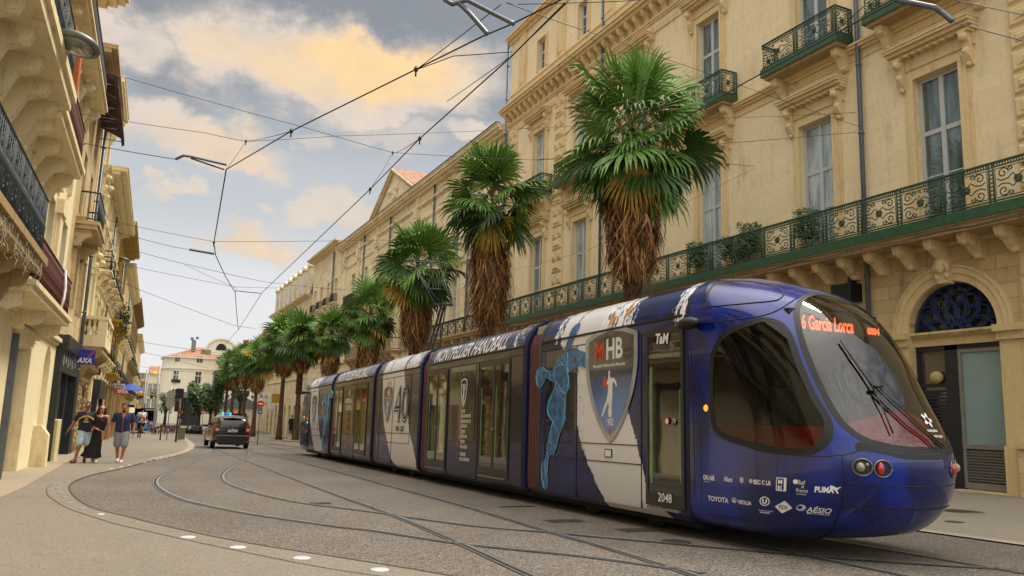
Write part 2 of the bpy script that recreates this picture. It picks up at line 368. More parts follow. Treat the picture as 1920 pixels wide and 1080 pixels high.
for lb, pts in rails.items():
    if 'under the tram' in lb: continue
    pa = [gp(q.x, q.y) for q in catmull([(x, y, 0) for x, y in pts], 14)]
    pa = resample([Vector((p.x, p.y, 0)) for p in pa], .12)
    b = MB(); ribbon(pa, -.078, -.018, .010, 0, b); ribbon(pa, -.018, .030, .0065, 1, b); ribbon(pa, .030, .052, .010, 0, b); ribbon(pa, -.092, -.078, .0065, 1, b); ribbon(pa, .052, .060, .0065, 1, b)
    solo('tram_rail', b, [M_steel, M_groove], 'steel ' + lb, 'rail', 'tram rails set in the asphalt', fixn=False)
# studs
M_stud = mat('stud_white', 'c6c9cd', .35, .1, 10, .1)
studs = [(352, 1008), (188, 965), (154, 954), (131, 943), (121, 933), (111, 924), (108, 916), (112, 909), (125, 903), (142, 897), (157, 892), (172, 887), (193, 882), (208, 879), (227, 875.6), (243, 872.5), (271, 867), (281, 864), (294, 862), (302, 860), (312, 858), (320, 856), (327, 854), (446, 1027), (566, 1047), (712, 1069)]
for i, (x, y) in enumerate(studs):
    p = gp(x, y, .012); b = MB(); k = 1.0 if i in (0, 23, 24, 25) else .62
    b.lathe([(.095 * k, .001), (.095 * k, .006), (.078 * k, .013), (.03, .016), (.002, .017)], 14)
    t = solo('pavement_stud', b, M_stud if i not in range(2, 13) else mat('stud_dull', '8f9498', .4, .3, 30, .1), 'small flat stud in the arc along the left pavement edge', 'pavement stud', 'pale studs set along the pavement edge')
    t.location = p
    if i in (0, 23, 24, 25): t['label'] = {0: 'large white stud, fourth from the bottom edge of the picture', 23: 'large white stud, third from the bottom edge of the picture', 24: 'large white stud, second from the bottom edge of the picture', 25: 'large white stud nearest the bottom edge of the picture'}[i]
# covers
def cover(px, py, rx, ry, lb, rnd=True):
    b = MB(); n = 24
    if rnd: b.lathe([(rx, .001), (rx, .005), (rx - .03, .005), (rx - .035, .003), (.01, .0035)], n, smooth=False)
    else: b.box(-rx, rx, -ry, ry, 0, .004)
    for i in range(-4, 5):
        w_ = (rx * .8) * math.sqrt(max(0, 1 - (i / 5) ** 2)) if rnd else rx * .9
        b.box(-w_, w_, i * (ry / 5) - .008, i * (ry / 5) + .008, .0052, .009)
    t = solo('manhole_cover', b, M_iron, lb, 'manhole cover'); t.location = gp(px, py, .012 if px > 1600 else .004)
cover(1802, 959, .42, .42, 'round iron manhole cover on the right pavement beside the tram nose')
cover(1790, 979, .16, .16, 'small round iron cover beside the tram nose')
cover(1060, 977, .3, .18, 'rectangular grating in the asphalt beside the tram door', False)
cover(1197, 994, .3, .18, 'rectangular grating in the asphalt below the tram cab door', False)
cover(1268, 1016, .2, .2, 'small round cover between the rails under the tram nose')
cover(600, 944, .2, .12, 'dark point box cover on the curved inner rail', False)
cover(970, 950, .35, .05, 'long narrow grating beside the middle of the tram', False)
# ---------------------------------------------------------------- the tram
from mathutils.bvhtree import BVHTree
TW = 1.22
_d = ray(276, 788.5); _n = _d.cross(Vector((0, 0, 1))).normalized(); _u = _n.cross(_d)
_P = gp(978, 915.5, .27)
_O = _P - _u * .27 + _n * TW
TM = Matrix((( _n.x, _d.x, _u.x, _O.x), (_n.y, _d.y, _u.y, _O.y), (_n.z, _d.z, _u.z, _O.z), (0, 0, 0, 1)))
TI = TM.inverted(); TE = TI @ EYE; T3 = TI.to_3x3()
def sd_(px, py, x=-TW):
    r = T3 @ ray(px, py); q = TE + r * ((x - TE.x) / r.x); return q.y, q.z
PROF = [(1.12, .22), (1.20, .30), (TW, .42), (TW, 1.7), (TW, 2.95), (1.20, 3.10), (1.12, 3.30), (1.00, 3.45), (.82, 3.55), (.5, 3.61), (.2, 3.63)]
def profx(z):
    for (x0, z0), (x1, z1) in zip(PROF, PROF[1:]):
        if z0 <= z <= z1: return x0 + (x1 - x0) * (z - z0) / (z1 - z0)
    return PROF[0][0] if z < .22 else .2
def profn(z):
    e = .03; dx = profx(min(z + e, 3.62)) - profx(z - e); n = Vector((-2 * e, 0, -dx)); n = Vector((-(2 * e), 0, -dx)).normalized(); return n
navy = '0e1b58'
def fcurve(z, pts):
    n = nd('ShaderNodeFloatCurve'); c = n.mapping.curves[0]; 
    pts = sorted(pts); 
    c.points[0].location = (0, pts[0][1]); c.points[1].location = (1, pts[-1][1])
    for p in pts: c.points.new(max(0.001, min(.999, p[0])), p[1])
    n.mapping.update(); L.new(z, n.inputs['Value']); return n.outputs[0]
def livery(name, left=None, right=None, base=navy, splat=(), upper=None, s_off=0.0):
    """paint wrap: white brush band between two ragged edges, drops of paint, roof sheen"""
    m, p = newmat(name)
    t = nd('ShaderNodeTexCoord'); sp = nd('ShaderNodeSeparateXYZ'); L.new(t.outputs['Object'], sp.inputs[0])
    s, z = sp.outputs[1], sp.outputs[2]
    n = tex('NOISE', 3.2, 9, .8, sc=(.3, 1, .5)); nn = mth('MULTIPLY', mth('SUBTRACT', n.outputs[0], .5), .22)
    fine = tex('NOISE', 18, 4, .7, sc=(.3, 1, .35)); nf = mth('MULTIPLY', mth('SUBTRACT', fine.outputs[0], .5), .14)
    big = tex('NOISE', .9, 4, .6, dist=.6)
    col = mixc(ramp(big.outputs[0], [(.45, (0, 0, 0)), (.62, (1, 1, 1))]), srgb(base), srgb('0b1033'))
    st = tex('NOISE', 3.5, 6, .85, sc=(.3, 1.6, .5), dist=.5)
    col = mixc(ramp(st.outputs[0], [(.64, (0, 0, 0)), (.67, (1, 1, 1))], 'LINEAR'), col, srgb('1c3fa0'))
    if upper: 
        u = nd('ShaderNodeMapRange'); L.new(mth('ADD', z, mth('MULTIPLY', nn, 3)), u.inputs[0]); u.inputs[1].default_value = upper[0]; u.inputs[2].default_value = upper[0] + .5
        u2 = mth('LESS_THAN', z, 3.04)
        col = mixc(mth('MULTIPLY', u.outputs[0], u2), col, srgb(upper[1]))
    if left:
        zz = mth('DIVIDE', z, 3.7)
        lo = min(v for _, v in left + right) - .5; hi = max(v for _, v in left + right) + .5
        def cv(pts): return mth('ADD', mth('MULTIPLY', fcurve(zz, [(a / 3.7, (b - lo) / (hi - lo)) for a, b in pts]), hi - lo), lo)
        ss = mth('ADD', s, mth('ADD', nn, nf))
        wmask = mth('MULTIPLY', mth('LESS_THAN', ss, cv(left)), mth('GREATER_THAN', ss, cv(right)))
        col = mixc(wmask, col, (.63, .61, .62))
    for (a, b, zl, zh, thr) in splat:
        v = tex('NOISE', 9, 5, .75, sc=(.5, 1.5, .6)); w_ = (b - a) / 2
        k = mth('SUBTRACT', 1, mth('DIVIDE', mth('ABSOLUTE', mth('SUBTRACT', s, (a + b) / 2)), w_))
        k = mth('MULTIPLY', k, mth('MULTIPLY', mth('GREATER_THAN', z, zl), mth('LESS_THAN', z, zh)))
        k2 = mth('GREATER_THAN', mth('ADD', v.outputs[0], mth('MULTIPLY', mth('MINIMUM', k, .5), .30)), thr)
        col = mixc(mth('MULTIPLY', k2, mth('GREATER_THAN', k, 0)), col, (.74, .73, .75))
    dust = tex('NOISE', 2.2, 6, .7, sc=(1, .4, 1)); low = nd('ShaderNodeMapRange'); L.new(z, low.inputs[0]); low.inputs[1].default_value = .9; low.inputs[2].default_value = .2
    col = mixc(mth('MULTIPLY', mth('MULTIPLY', low.outputs[0], dust.outputs[0]), .35), col, srgb('6a5f52'))
    L.new(col, p.inputs['Base Color']); p.inputs['Roughness'].default_value = .2; p.inputs['Specular IOR Level'].default_value = .3; p.inputs['Coat Weight'].default_value = .18; p.inputs['Coat Roughness'].default_value = .03
    wv_ = tex('NOISE', 1.1, 2, .5); bump(p, wv_.outputs[0], .05, .03)
    MATS[name] = m; return m
eL1 = [(1053, 600), (1052, 630), (1055, 654), (1063, 684), (1068, 719), (1074, 760), (1081, 797), (1089, 828), (1100, 864), (1111, 890), (1119, 908), (1133, 942)]
eR1 = [(1135, 590), (1138, 611), (1160, 680), (1180, 778), (1194, 833), (1205, 875), (1215, 917), (1238, 947), (1249, 963)]
eL3 = [(719, 687), (718, 727), (720, 793), (727, 833), (733, 860), (738, 871)]
eR3 = [(759, 680), (759, 711), (763, 760), (767, 804), (773, 833), (779, 860), (783, 879)]
eL5 = [(582, 720), (582, 738), (581, 777), (585, 821), (589, 847)]; eR5 = [(597, 715), (597, 724), (597, 780), (599, 812), (606, 849)]
def szs(l, top=3.7):
    r = [(sd_(x, y)[1], sd_(x, y)[0]) for x, y in l]; r = [(min(z, 3.2), s) for z, s in r]; r.sort(); return r
M_t1 = livery('tram_wrap_front', szs(eL1), szs(eR1), splat=[(-1.75, -1.2, 2.95, 3.7, .66), (-4.0, -2.9, 3.05, 3.7, .60), (-5.75, -4.95, 2.85, 3.7, .62)])
M_t2 = livery('tram_wrap_doors', base='141a46', upper=(.75, '2c2624'), splat=[(.1, .75, 3.05, 3.7, .70)])
M_t3 = livery('tram_wrap_middle', szs(eL3), szs(eR3), upper=(1.15, '332f38'), splat=[(6.9, 8.4, 3.05, 3.7, .60)])
M_t5 = livery('tram_wrap_rear', szs(eL5), szs(eR5), upper=(1.3, '332f38'))
M_blue = mat('tram_blue_rim', '0a1440', .5, .15, 3, .03, spec=.2)
M_black = mat('black_rubber', '0b0b0c', .55, .3, 10, .1)
M_dglass = glassy('tram_dark_glass', '15130f', .03, .9)
M_dframe = mat('door_frame_dark', '1c1a1b', .35, .2, 6, .05, coat=.1)
M_alu = mat('aluminium', '8f8f90', .35, .2, 8, .1, metal=.8)
M_white = mat('white_vinyl', 'dcd9da', .4, .08, 8, .0)
M_gold = mat('gold_vinyl', 'c08a45', .4, .15, 8, 0)
M_orange = mat('orange_vinyl', 'b8572a', .4, .15, 8, 0)
M_red = mat('red_vinyl', 'd23a1e', .4, .1, 8, 0)
M_cyan = mat('blue_figure', '1f74b4', .3, .6, 9, 0, col2='0a1840', coat=.3)
M_cyanl = mat('blue_figure_edge', '86cdea', .4, .2, 5, 0)
M_greenedge = mat('green_glass_edge', '4f8557', .15, .4, 4, 0, coat=.5)
M_bellow = mat('bellows_grey', '4c403c', .75, .3, 9, .2)
M_bred = mat('bellows_red', '7d3a30', .7, .3, 9, .2)
M_under = mat('underframe', '0d0c0b', .85, .3, 8, .2)
def textmesh(txt, size=1.0, off=0.0, shear=0.0, wid=1.0, res=3, align='LEFT'):
    c = bpy.data.curves.new('lettering', 'FONT'); c.body = txt; c.size = size; c.offset = off; c.shear = shear; c.resolution_u = res; c.align_x = align; c.fill_mode = 'FRONT'
    o = bpy.data.objects.new('lettering', c); me = o.to_mesh(); 
    V = [(v.co.x * wid, v.co.y) for v in me.vertices]; F = [tuple(p.vertices) for p in me.polygons]
    o.to_mesh_clear(); bpy.data.objects.remove(o); bpy.data.curves.remove(c); return V, F
def tside(V, F, s0, z0, mb, off=.004, mi=0, rot=0.0, sub=0):
    """lays flat artwork (u to the reader's right, v up) on the tram's left side"""
    if sub:
        bm = bmesh.new(); bv = [bm.verts.new((v[0], v[1], 0)) for v in V]
        for f in F:
            try: bm.faces.new([bv[i] for i in f])
            except ValueError: pass
        lo = min(v[1] for v in V); hi = max(v[1] for v in V); k = int((hi - lo) / sub)
        for i in range(1, k + 1):
            bmesh.ops.bisect_plane(bm, geom=bm.verts[:] + bm.edges[:] + bm.faces[:], plane_co=(0, lo + i * sub, 0), plane_no=(0, 1, 0))
        bm.verts.index_update(); V = [(v.co.x, v.co.y) for v in bm.verts]; F = [tuple(v.index for v in f.verts) for f in bm.faces]; bm.free()
    out_ = []
    for (u, v) in V:
        s, z = s0 - u * math.cos(rot) + v * math.sin(rot), z0 + u * math.sin(rot) + v * math.cos(rot)
        n = profn(z); out_.append((-profx(z) + n.x * off, s, z + n.z * off))
    mb.add(out_, F, mi)
def shape(poly, holes=()): 
    V, F = cdt_fill(poly, holes); return [(v.x, v.y) for v in V], F
def star(r, n=5, a=.42, ph=PI/2): return [((r if i % 2 == 0 else r * a) * math.cos(ph + i * PI / n), (r if i % 2 == 0 else r * a) * math.sin(ph + i * PI / n)) for i in range(2 * n)]
def circ(r, n=20, cx=0, cy=0, k=1.0): return [(cx + r * math.cos(2 * PI * i / n), cy + r * k * math.sin(2 * PI * i / n)) for i in range(n)]
tram = thing('tram', 'long dark blue five section tram with handball club wrap, curved nose toward us', 'tram', mat=TM)
def body(name, s0, s1, m, rim=True):
    b = MB(); pr = [(-x, z) for x, z in PROF] + [(x, z) for x, z in PROF[::-1]]
    k = len(pr); ss = [s0] + [s0 + (s1 - s0) * i / 6 for i in range(1, 6)] + [s1]
    vs = [(x, s, z) for s in ss for x, z in pr]; fs = [(i*k+j, i*k+(j+1) % k, (i+1)*k+(j+1) % k, (i+1)*k+j) for i in range(len(ss)-1) for j in range(k)]
    b.add(vs, fs, 0, True); b.add([vs[j] for j in range(k)], [tuple(range(k))[::-1]]); b.add([vs[-k+j] for j in range(k)], [tuple(range(k))])
    o = part(name, b, m, tram)
    o.modifiers.new('e', 'EDGE_SPLIT').split_angle = rad(35)
    return o
def hoop(s0, s1, g_, name, m, parent=tram):
    b = MB(); pr = [(-x - g_, z + (g_ if z > 3 else 0)) for x, z in PROF] + [(x + g_, z + (g_ if z > 3 else 0)) for x, z in PROF[::-1]]
    k = len(pr); b.add([(x, s, z) for s in (s0, s1) for x, z in pr], [(j, (j+1) % k, k+(j+1) % k, k+j) for j in range(k)] + [tuple(range(k))[::-1], tuple(range(k, 2*k))], 0, True)
    o = part(name, b, m, parent); o.modifiers.new('e', 'EDGE_SPLIT').split_angle = rad(35); return o
MODS = [('front', -5.35, -.68, M_t1), ('doors', -.04, 6.15, M_t2), ('middle', 6.75, 11.35, M_t3), ('doors', 11.85, 18.1, M_t2), ('rear', 18.65, 24.2, M_t5)]
bodies = []
for i, (nm, a, c, m) in enumerate(MODS):
    o = body('body_section', a, c, m); bodies.append(o)
    o['label'] = ['front section wrapped in blue with white brush band and club shield', 'second section, brown and blue with two double doors', 'short middle section with white band and number 40', 'fourth section, brown with two double doors', 'rear section with white band'][i]
    if i > 0: hoop(a - .10, a + .09, .006, 'end_rim', M_blue, o)
    if i < 4: hoop(c - .10, c + .03, .005, 'end_rim', M_dframe, o)
    b = MB()                                       # gutter line, shroud seams
    for (z0_, z1_) in ((3.02, 3.055),): b.box(-TW - .003 - .004, -TW + .05, a + .1, c - .1, z0_, z1_)
    b.box(-TW - .006, -TW + .02, a + .12, c - .12, 2.86, 2.875)
    for q in (a + (c - a) * .36, a + (c - a) * .70):
        path = [(-profx(z) - .003, q, z + .003) for z in (3.06, 3.15, 3.3, 3.4, 3.47, 3.53, 3.57, 3.61)]; b.tube(path, .006, 4)
    part('roof_seam', b, M_black, o)
# gangways between the sections
for a, c in ((-.68, -.10), (6.15, 6.70), (11.35, 11.80), (18.1, 18.60)):
    b = MB(); n_ = 9
    for i in range(n_):
        s0 = a + (c - a) * i / n_; s1 = a + (c - a) * (i + .55) / n_; s2 = a + (c - a) * (i + 1) / n_
        for (q0, q1, g0, mi) in ((s0, s1, -.05, 1 if i % 2 else 0), (s1, s2, -.085, 0)):
            pr = [(-x - g0, min(z, 3.3) + (g0 if z > 3 else 0)) for x, z in PROF[:8]] + [(x + g0, min(z, 3.3) + (g0 if z > 3 else 0)) for x, z in PROF[:8][::-1]]
            k = len(pr); b.add([(x, s, z) for s in (q0, q1) for x, z in pr], [(j, (j+1) % k, k+(j+1) % k, k+j) for j in range(k)] + [tuple(range(k))[::-1], tuple(range(k, 2*k))], mi)
    part('gangway_bellows', b, [M_bellow, M_bred], tram)
    b = MB(); mid = (a + c) / 2
    b.prism([(-1.05, 3.2), (-1.0, 3.42), (-.75, 3.5), (.75, 3.5), (1.0, 3.42), (1.05, 3.2)], 'y', mid - .2, mid + .22)
    part('gangway_roof', b, mat('shroud_beige', '9c8d78', .6, .2, 5, .1), tram)
# underframe, bogies and wheels
b = MB(); b.box(-.95, .95, -5.3, 25.0, .12, .27)
part('underframe', b, M_under, tram)
for s in (-2.2, -.9 - 3.2, 8.2, 10.0, 20.6, 22.4):
    for x in (-.9, .78): b = MB(); b.lathe([(.05, 0), (.29, 0), (.30, .02), (.28, .04), (.29, .11), (.27, .13), (.05, .13)], 24, M=Matrix.Translation((x, s, .29)) @ Matrix.Rotation(PI/2, 4, 'Y')); part('wheel', b, mat('wheel_steel', '3c3835', .5, .3, 8, .2, metal=.6), tram)
# doors: pane, dark frame, sill
def door(s0, s1, z0=.42, z1=2.84, leaves=2, parent=None, leafmul=1):
    X = -TW - .010
    b = MB()
    b.box(X - .012, X + .03, s0, s1, z0, z0 + .16); b.box(X - .012, X + .03, s0, s1, z1 - .10, z1)
    k = leaves; w_ = (s1 - s0) / k
    for i in range(k + 1):
        c = s0 + i * w_; hw = .055 if 0 < i < k else .06
        b.box(X - .012, X + .03, c - hw * (1 if i else 0) , c + hw * (1 if i < k else 0), z0 + .16, z1 - .10)
    f = part('door', b, M_dframe, parent)
    b = MB(); b.quad((X - .002, s0, z0), (X - .002, s1, z0), (X - .002, s1, z1), (X - .002, s0, z1)); part('door_glass', b, M_dglass, parent=f)
    b = MB()
    for i in range(k):
        c0 = s0 + i * w_ + .06; c1 = s0 + (i + 1) * w_ - .06
        for q in ((c1 - .11, c1 - .05) if True else 0,): b.box(X - .006, X - .003, q[0], q[1], z0 + .3, z1 - .55)
        b.box(X - .006, X - .003, c0 + .02, c0 + .045, z0 + .35, z1 - .9)
    part('green_glass_edge', b, M_greenedge, parent=f)
    b = MB(); b.box(X - .05, X + .02, s0 + .08, s1 - .08, z0 - .045, z0 - .012); part('door_sill', b, M_alu, parent=f)
    b = MB()
    if leaves == 2: b.lathe([(.035, 0), (.035, .012), (.01, .016)], 12, M=Matrix.Translation((X - .012, (s0 + s1) / 2 - .02, 1.38)) @ Matrix.Rotation(-PI/2, 4, 'Y'))
    else: b.lathe([(.045, 0), (.045, .012), (.02, .018)], 14, M=Matrix.Translation((X - .012, s0 + .22, 1.55)) @ Matrix.Rotation(-PI/2, 4, 'Y'))
    part('door_button', b, M_alu, parent=f)
    return f
def panel(s0, s1, z0, z1, parent, m=M_dframe, name='side_window'):
    b = MB(); X = -TW; b.box(X - .007, X + .02, s0, s1, z0, z1); return part(name, b, m, parent)
M_panel = glassy('window_film_brown', '28221f', .16, .35)
M_panelb = glassy('window_film_blue', '191a26', .12, .4)
for bo, off in ((bodies[1], 0.0), (bodies[3], 11.92)):
    door(.67 + off, 2.33 + off, parent=bo); door(4.50 + off, 6.00 + off, parent=bo)
    panel(2.60 + off, 4.27 + off, 1.12, 2.84, bo, M_panel)
cabdoor = door(-5.30, -4.36, .37, 2.90, 1, bodies[0])
b = MB(); V, F = textmesh('2048', .17, .002); tside(V, F, -4.68, .44, b, .03); part('door_number', b, M_white, parent=cabdoor); b = MB(); V, F = textmesh('TaM', .20, .008, .15, .9); tside(V, F, -4.63, 2.69, b, .03, rot=-.06)
part('door_lettering', b, M_white, parent=cabdoor)
b = MB(); V, F = shape(circ(.05)); tside(V, F, -4.92, 1.56, b, .032); V, F = shape(circ(.037)); tside(V, F, -4.92, 1.56, b, .034, 1); part('door_sticker', b, [M_red, M_white], parent=cabdoor)
# window film panels and panel joints of the sections
panel(-2.18, -.98, 1.42, 2.84, bodies[0], M_panelb)
def joints(b, segs, r=.007):
    for (s0, z0, s1, z1) in segs: b.box(-TW - .010, -TW + .01, min(s0, s1) - r, max(s0, s1) + r, min(z0, z1) - r, max(z0, z1) + r)
b = MB(); joints(b, [(-2.2, .25, -2.2, 2.86), (-.98, 1.2, -4.2, 1.2), (-.98, .92, -4.2, .92), (-.98, .45, -.98, 2.86), (-4.22, .3, -4.22, 2.86), (-.7, .47, -.98, .47)])
b.box(-TW - .012, -TW, -3.38, -3.16, .99, 1.12); part('panel_joint', b, M_black, bodies[0])
b = MB(); b.box(-TW - .013, -TW, -3.36, -3.18, 1.005, 1.105); part('service_hatch', b, M_white, bodies[0])
for bo, o_ in ((bodies[2], 0), (bodies[4], 12.0)):
    b = MB(); joints(b, [(7.6 + o_, 1.2, 10.9 + o_, 1.2), (7.6 + o_, .92, 10.9 + o_, .92), (7.6 + o_, .92, 7.6 + o_, 2.86), (9.4 + o_, .3, 9.4 + o_, 2.86), (10.9 + o_, .35, 10.9 + o_, 2.86)] if o_ == 0 else [(19.4, 1.2, 23.2, 1.2), (19.4, .92, 23.2, .92), (21.2, .92, 21.2, 2.86), (23.2, .35, 23.2, 2.86)])
    part('panel_joint', b, M_black, bo)
for bo, off in ((bodies[1], 0.0), (bodies[3], 11.92)):
    b = MB(); joints(b, [(2.42 + off, .3, 2.42 + off, 2.86), (4.42 + off, .3, 4.42 + off, 2.86), (2.42 + off, 1.08, 4.42 + off, 1.08)]); part('panel_joint', b, M_black, bo)
door(23.35, 24.05, .42, 2.84, 1, bodies[4])
# ---- roof lettering
for bo, off in ((bodies[1], 0.0), (bodies[3], 11.92)):
    b = MB(); V, F = textmesh('MONTPELLIER HANDBALL', .60, .012, .18, .62, 2); w_ = max(v[0] for v in V); V = [(v[0] * 4.75 / w_, v[1] * .80) for v in V]
    tside(V, F, 5.72 + off, 3.075, b, .006, sub=.04); part('roof_lettering', b, M_white, bo)
# ---- shield, figures, numbers
def shield_poly(w_, h_, k=1.0, n=16):
    pts = []
    for i in range(n + 1):                     # right side bottom to top
        t = i / n; pts.append((w_ / 2 * math.sin(min(1, t * 1.25) * PI / 2) ** .75 * k, -h_ * (1 - t) * k))
    pts += [(w_ / 2 * .55 * k, h_ * .055 * k), (0, h_ * .085 * k), (-w_ / 2 * .55 * k, h_ * .055 * k)]
    pts += [(-x, y) for x, y in pts[:n + 1][::-1]]
    return pts[:-1]
def shieldmat():
    m, p = newmat('shield_fill'); t = nd('ShaderNodeTexCoord'); sp = nd('ShaderNodeSeparateXYZ'); L.new(t.outputs['Generated'], sp.inputs[0])
    c = ramp(sp.outputs[2], [(0, srgb('1c66b0')), (.3, srgb('175ca8')), (.6, srgb('1e2c44')), (.8, srgb('26201f'))], 'LINEAR')
    L.new(c, p.inputs['Base Color']); p.inputs['Roughness'].default_value = .15; p.inputs['Coat Weight'].default_value = .5; return m
M_sh = shieldmat(); M_silver = mat('shield_silver', 'a6a8ae', .3, .35, 2.5, 0, metal=.3)
def shot(px, py, ref, sc_=1.0): return px, py
handball = [(.00, .58), (.02, .66), (-.02, .70), (-.05, .66), (-.05, .58), (-.06, .50), (-.13, .44), (-.15, .46), (-.17, .43), (-.12, .38), (-.06, .40), (-.06, .25), (-.12, .05), (-.22, -.10), (-.30, -.26), (-.26, -.29), (-.16, -.14), (-.05, .02), (-.03, -.10), (-.06, -.16), (-.03, -.30), (.07, -.30), (.07, -.05), (.10, .15), (.10, .42), (.15, .44), (.19, .38), (.23, .33), (.26, .35), (.22, .46), (.15, .52), (.03, .53)]
def club(bo, s, ztop, h_, w_):
    b = MB(); V, F = shape(shield_poly(w_, h_)); V = [(x, y) for x, y in V]; tside(V, F, s, ztop, b, .016, sub=.4); r = part('club_shield', b, M_silver, bo)
    b = MB(); V, F = shape(shield_poly(w_ * .86, h_ * .90)); tside(V, F, s, ztop - .03 * h_, b, .019, sub=.4); part('shield_field', b, M_sh, r)
    q = w_ / 1.5
    b = MB()
    V, F = textmesh('M', .42 * q, .004 * q, 0, .95); tside(V, F, s + .47 * q, ztop - .225 * h_, b, .022, 1)
    V, F = textmesh('HB', .42 * q, .012 * q, 0, .88); tside(V, F, s + .12 * q, ztop - .215 * h_, b, .022, 0)
    V, F = textmesh('Montpellier Méditerranée Métropole', .073 * q, .0015, 0, .85); tside(V, F, s + .50 * q, ztop - .29 * h_, b, .022, 0)
    V, F = shape([(x * .50 * h_, y * .44 * h_) for x, y in handball]); tside(V, F, s, ztop - .63 * h_, b, .022, 0)
    V, F = shape(circ(.055 * q, 14, k=1.5)); tside(V, F, s + .085 * h_, ztop - .435 * h_, b, .0225, 1)
    V, F = textmesh('1982', .14 * q, .003 * q, 0, .8, align='CENTER'); tside(V, F, s, ztop - .835 * h_, b, .022, 0)
    V, F = shape(star(.06 * q)); tside(V, F, s, ztop - .885 * h_, b, .022, 1)
    part('shield_emblem', b, [M_white, M_red], r)
club(bodies[0], -3.33, 2.93, 1.72, 1.62)
club(bodies[2], 9.97, 2.55, 1.05, .95); club(bodies[4], 22.2, 2.6, 1.2, 1.0)
for s, z, r, o_, bo in ((-3.28, 3.20, .15, .008, 0), (-3.72, 3.30, .15, .008, 0), (10.0, 2.72, .09, .016, 2), (9.75, 2.72, .09, .016, 2), (22.3, 3.25, .1, .012, 4), (22.0, 3.25, .1, .012, 4)): b = MB(); V, F = shape(star(r)); tside(V, F, s, z, b, o_, sub=.05); part('gold_star', b, M_gold, bodies[bo])
b = MB(); V, F = textmesh('40', 1.15, .03, 0, 1.0); w_ = max(v[0] for v in V); V = [(v[0] * 1.45 / w_, v[1] * 1.25) for v in V]; tside(V, F, 9.2, 1.55, b, .016, 0)
V, F = textmesh('40', 1.15, .002, 0, 1.0); w_ = max(v[0] for v in V); V = [(v[0] * 1.40 / w_, v[1] * 1.25 + .012) for v in V]; tside(V, F, 9.175, 1.55, b, .018, 1)
V, F = textmesh('40', 1.15, -.018, 0, 1.0); w_ = max(v[0] for v in V); V = [(v[0] * 1.36 / w_, v[1] * 1.25 + .02) for v in V]; tside(V, F, 9.15, 1.55, b, .020, 0)
V, F = textmesh('1982 - 2022', .2, .005, 0, .9); tside(V, F, 9.0, 1.27, b, .016, 0)
part('number_forty', b, [M_black, M_white], bodies[2])
# players in blue line work, traced on the side
def pl(l, k=5.4, ox=1000, oy=580): return [sd_(ox + x / k, oy + y / k) for x, y in l]
head = pl([(430, 130), (442, 160), (440, 220), (425, 270), (405, 330), (385, 370), (372, 410), (345, 440), (325, 440), (330, 390), (345, 330), (358, 280), (362, 240), (370, 190), (395, 150)])
torso = pl([(355, 430), (400, 395), (450, 392), (490, 420), (525, 430), (552, 445), (550, 550), (525, 590), (470, 575), (410, 610), (365, 640), (350, 560), (345, 520), (350, 600), (365, 700), (370, 790), (330, 860), (330, 950), (325, 1060), (330, 1110), (300, 1190), (270, 1270), (250, 1345), (240, 1400), (215, 1475), (190, 1465), (165, 1500), (155, 1560), (145, 1650), (148, 1790), (130, 1828), (105, 1800), (93, 1700), (92, 1600), (100, 1545), (125, 1530), (145, 1450), (160, 1330), (185, 1230), (205, 1130), (180, 1110), (155, 1060), (150, 1010), (160, 930), (190, 870), (225, 790), (240, 730), (215, 735), (180, 715), (135, 680), (115, 740), (85, 790), (60, 790), (40, 740), (35, 680), (45, 620), (75, 590), (105, 590), (130, 615), (165, 625), (200, 620), (235, 570), (260, 500), (300, 460)])
def flat_poly(poly, b, off, mi=0):
    V, F = cdt_fill(poly); b.add([(-profx(v.y) + profn(v.y).x * off, v.x, v.y + profn(v.y).z * off) for v in V], F, mi)
def edge_line(poly, b, off, r, mi):
    P = [Vector((-profx(z) - off, s, z)) for s, z in poly + poly[:1]]
    b.tube(P, r, 4, mi, flat=.2)
b = MB(); flat_poly(head, b, .012); flat_poly(torso, b, .014); edge_line(torso, b, .014, .010, 1)
rnd = random.Random(5)
for _ in range(120):
    s, z = sd_(rnd.uniform(1008, 1098), rnd.uniform(690, 850)); r = rnd.uniform(.006, .018); V, F = shape(circ(r, 6)); tside(V, F, s, z, b, .016)
tx = [v for v in torso]
for _ in range(330):                                # the net of lines inside the figure
    i, j = rnd.randrange(len(tx)), rnd.randrange(len(tx)); 
    a, c = Vector(tx[i]), Vector(tx[j])
    if .08 < (a - c).length < .55 and inside((a + c) / 2, torso): b.tube([(-TW - .016, a.x, a.y), (-TW - .016, c.x, c.y)], .003, 4, 1)
part('blue_player', b, [M_cyan, M_cyanl], bodies[0])
b = MB(); o2 = [(s + 20.9, z) for s, z in torso]; flat_poly([(x, y) for x, y in o2], b, .014); edge_line(o2, b, .014, .02, 1); part('blue_player', b, [M_cyan, M_cyanl], bodies[4])
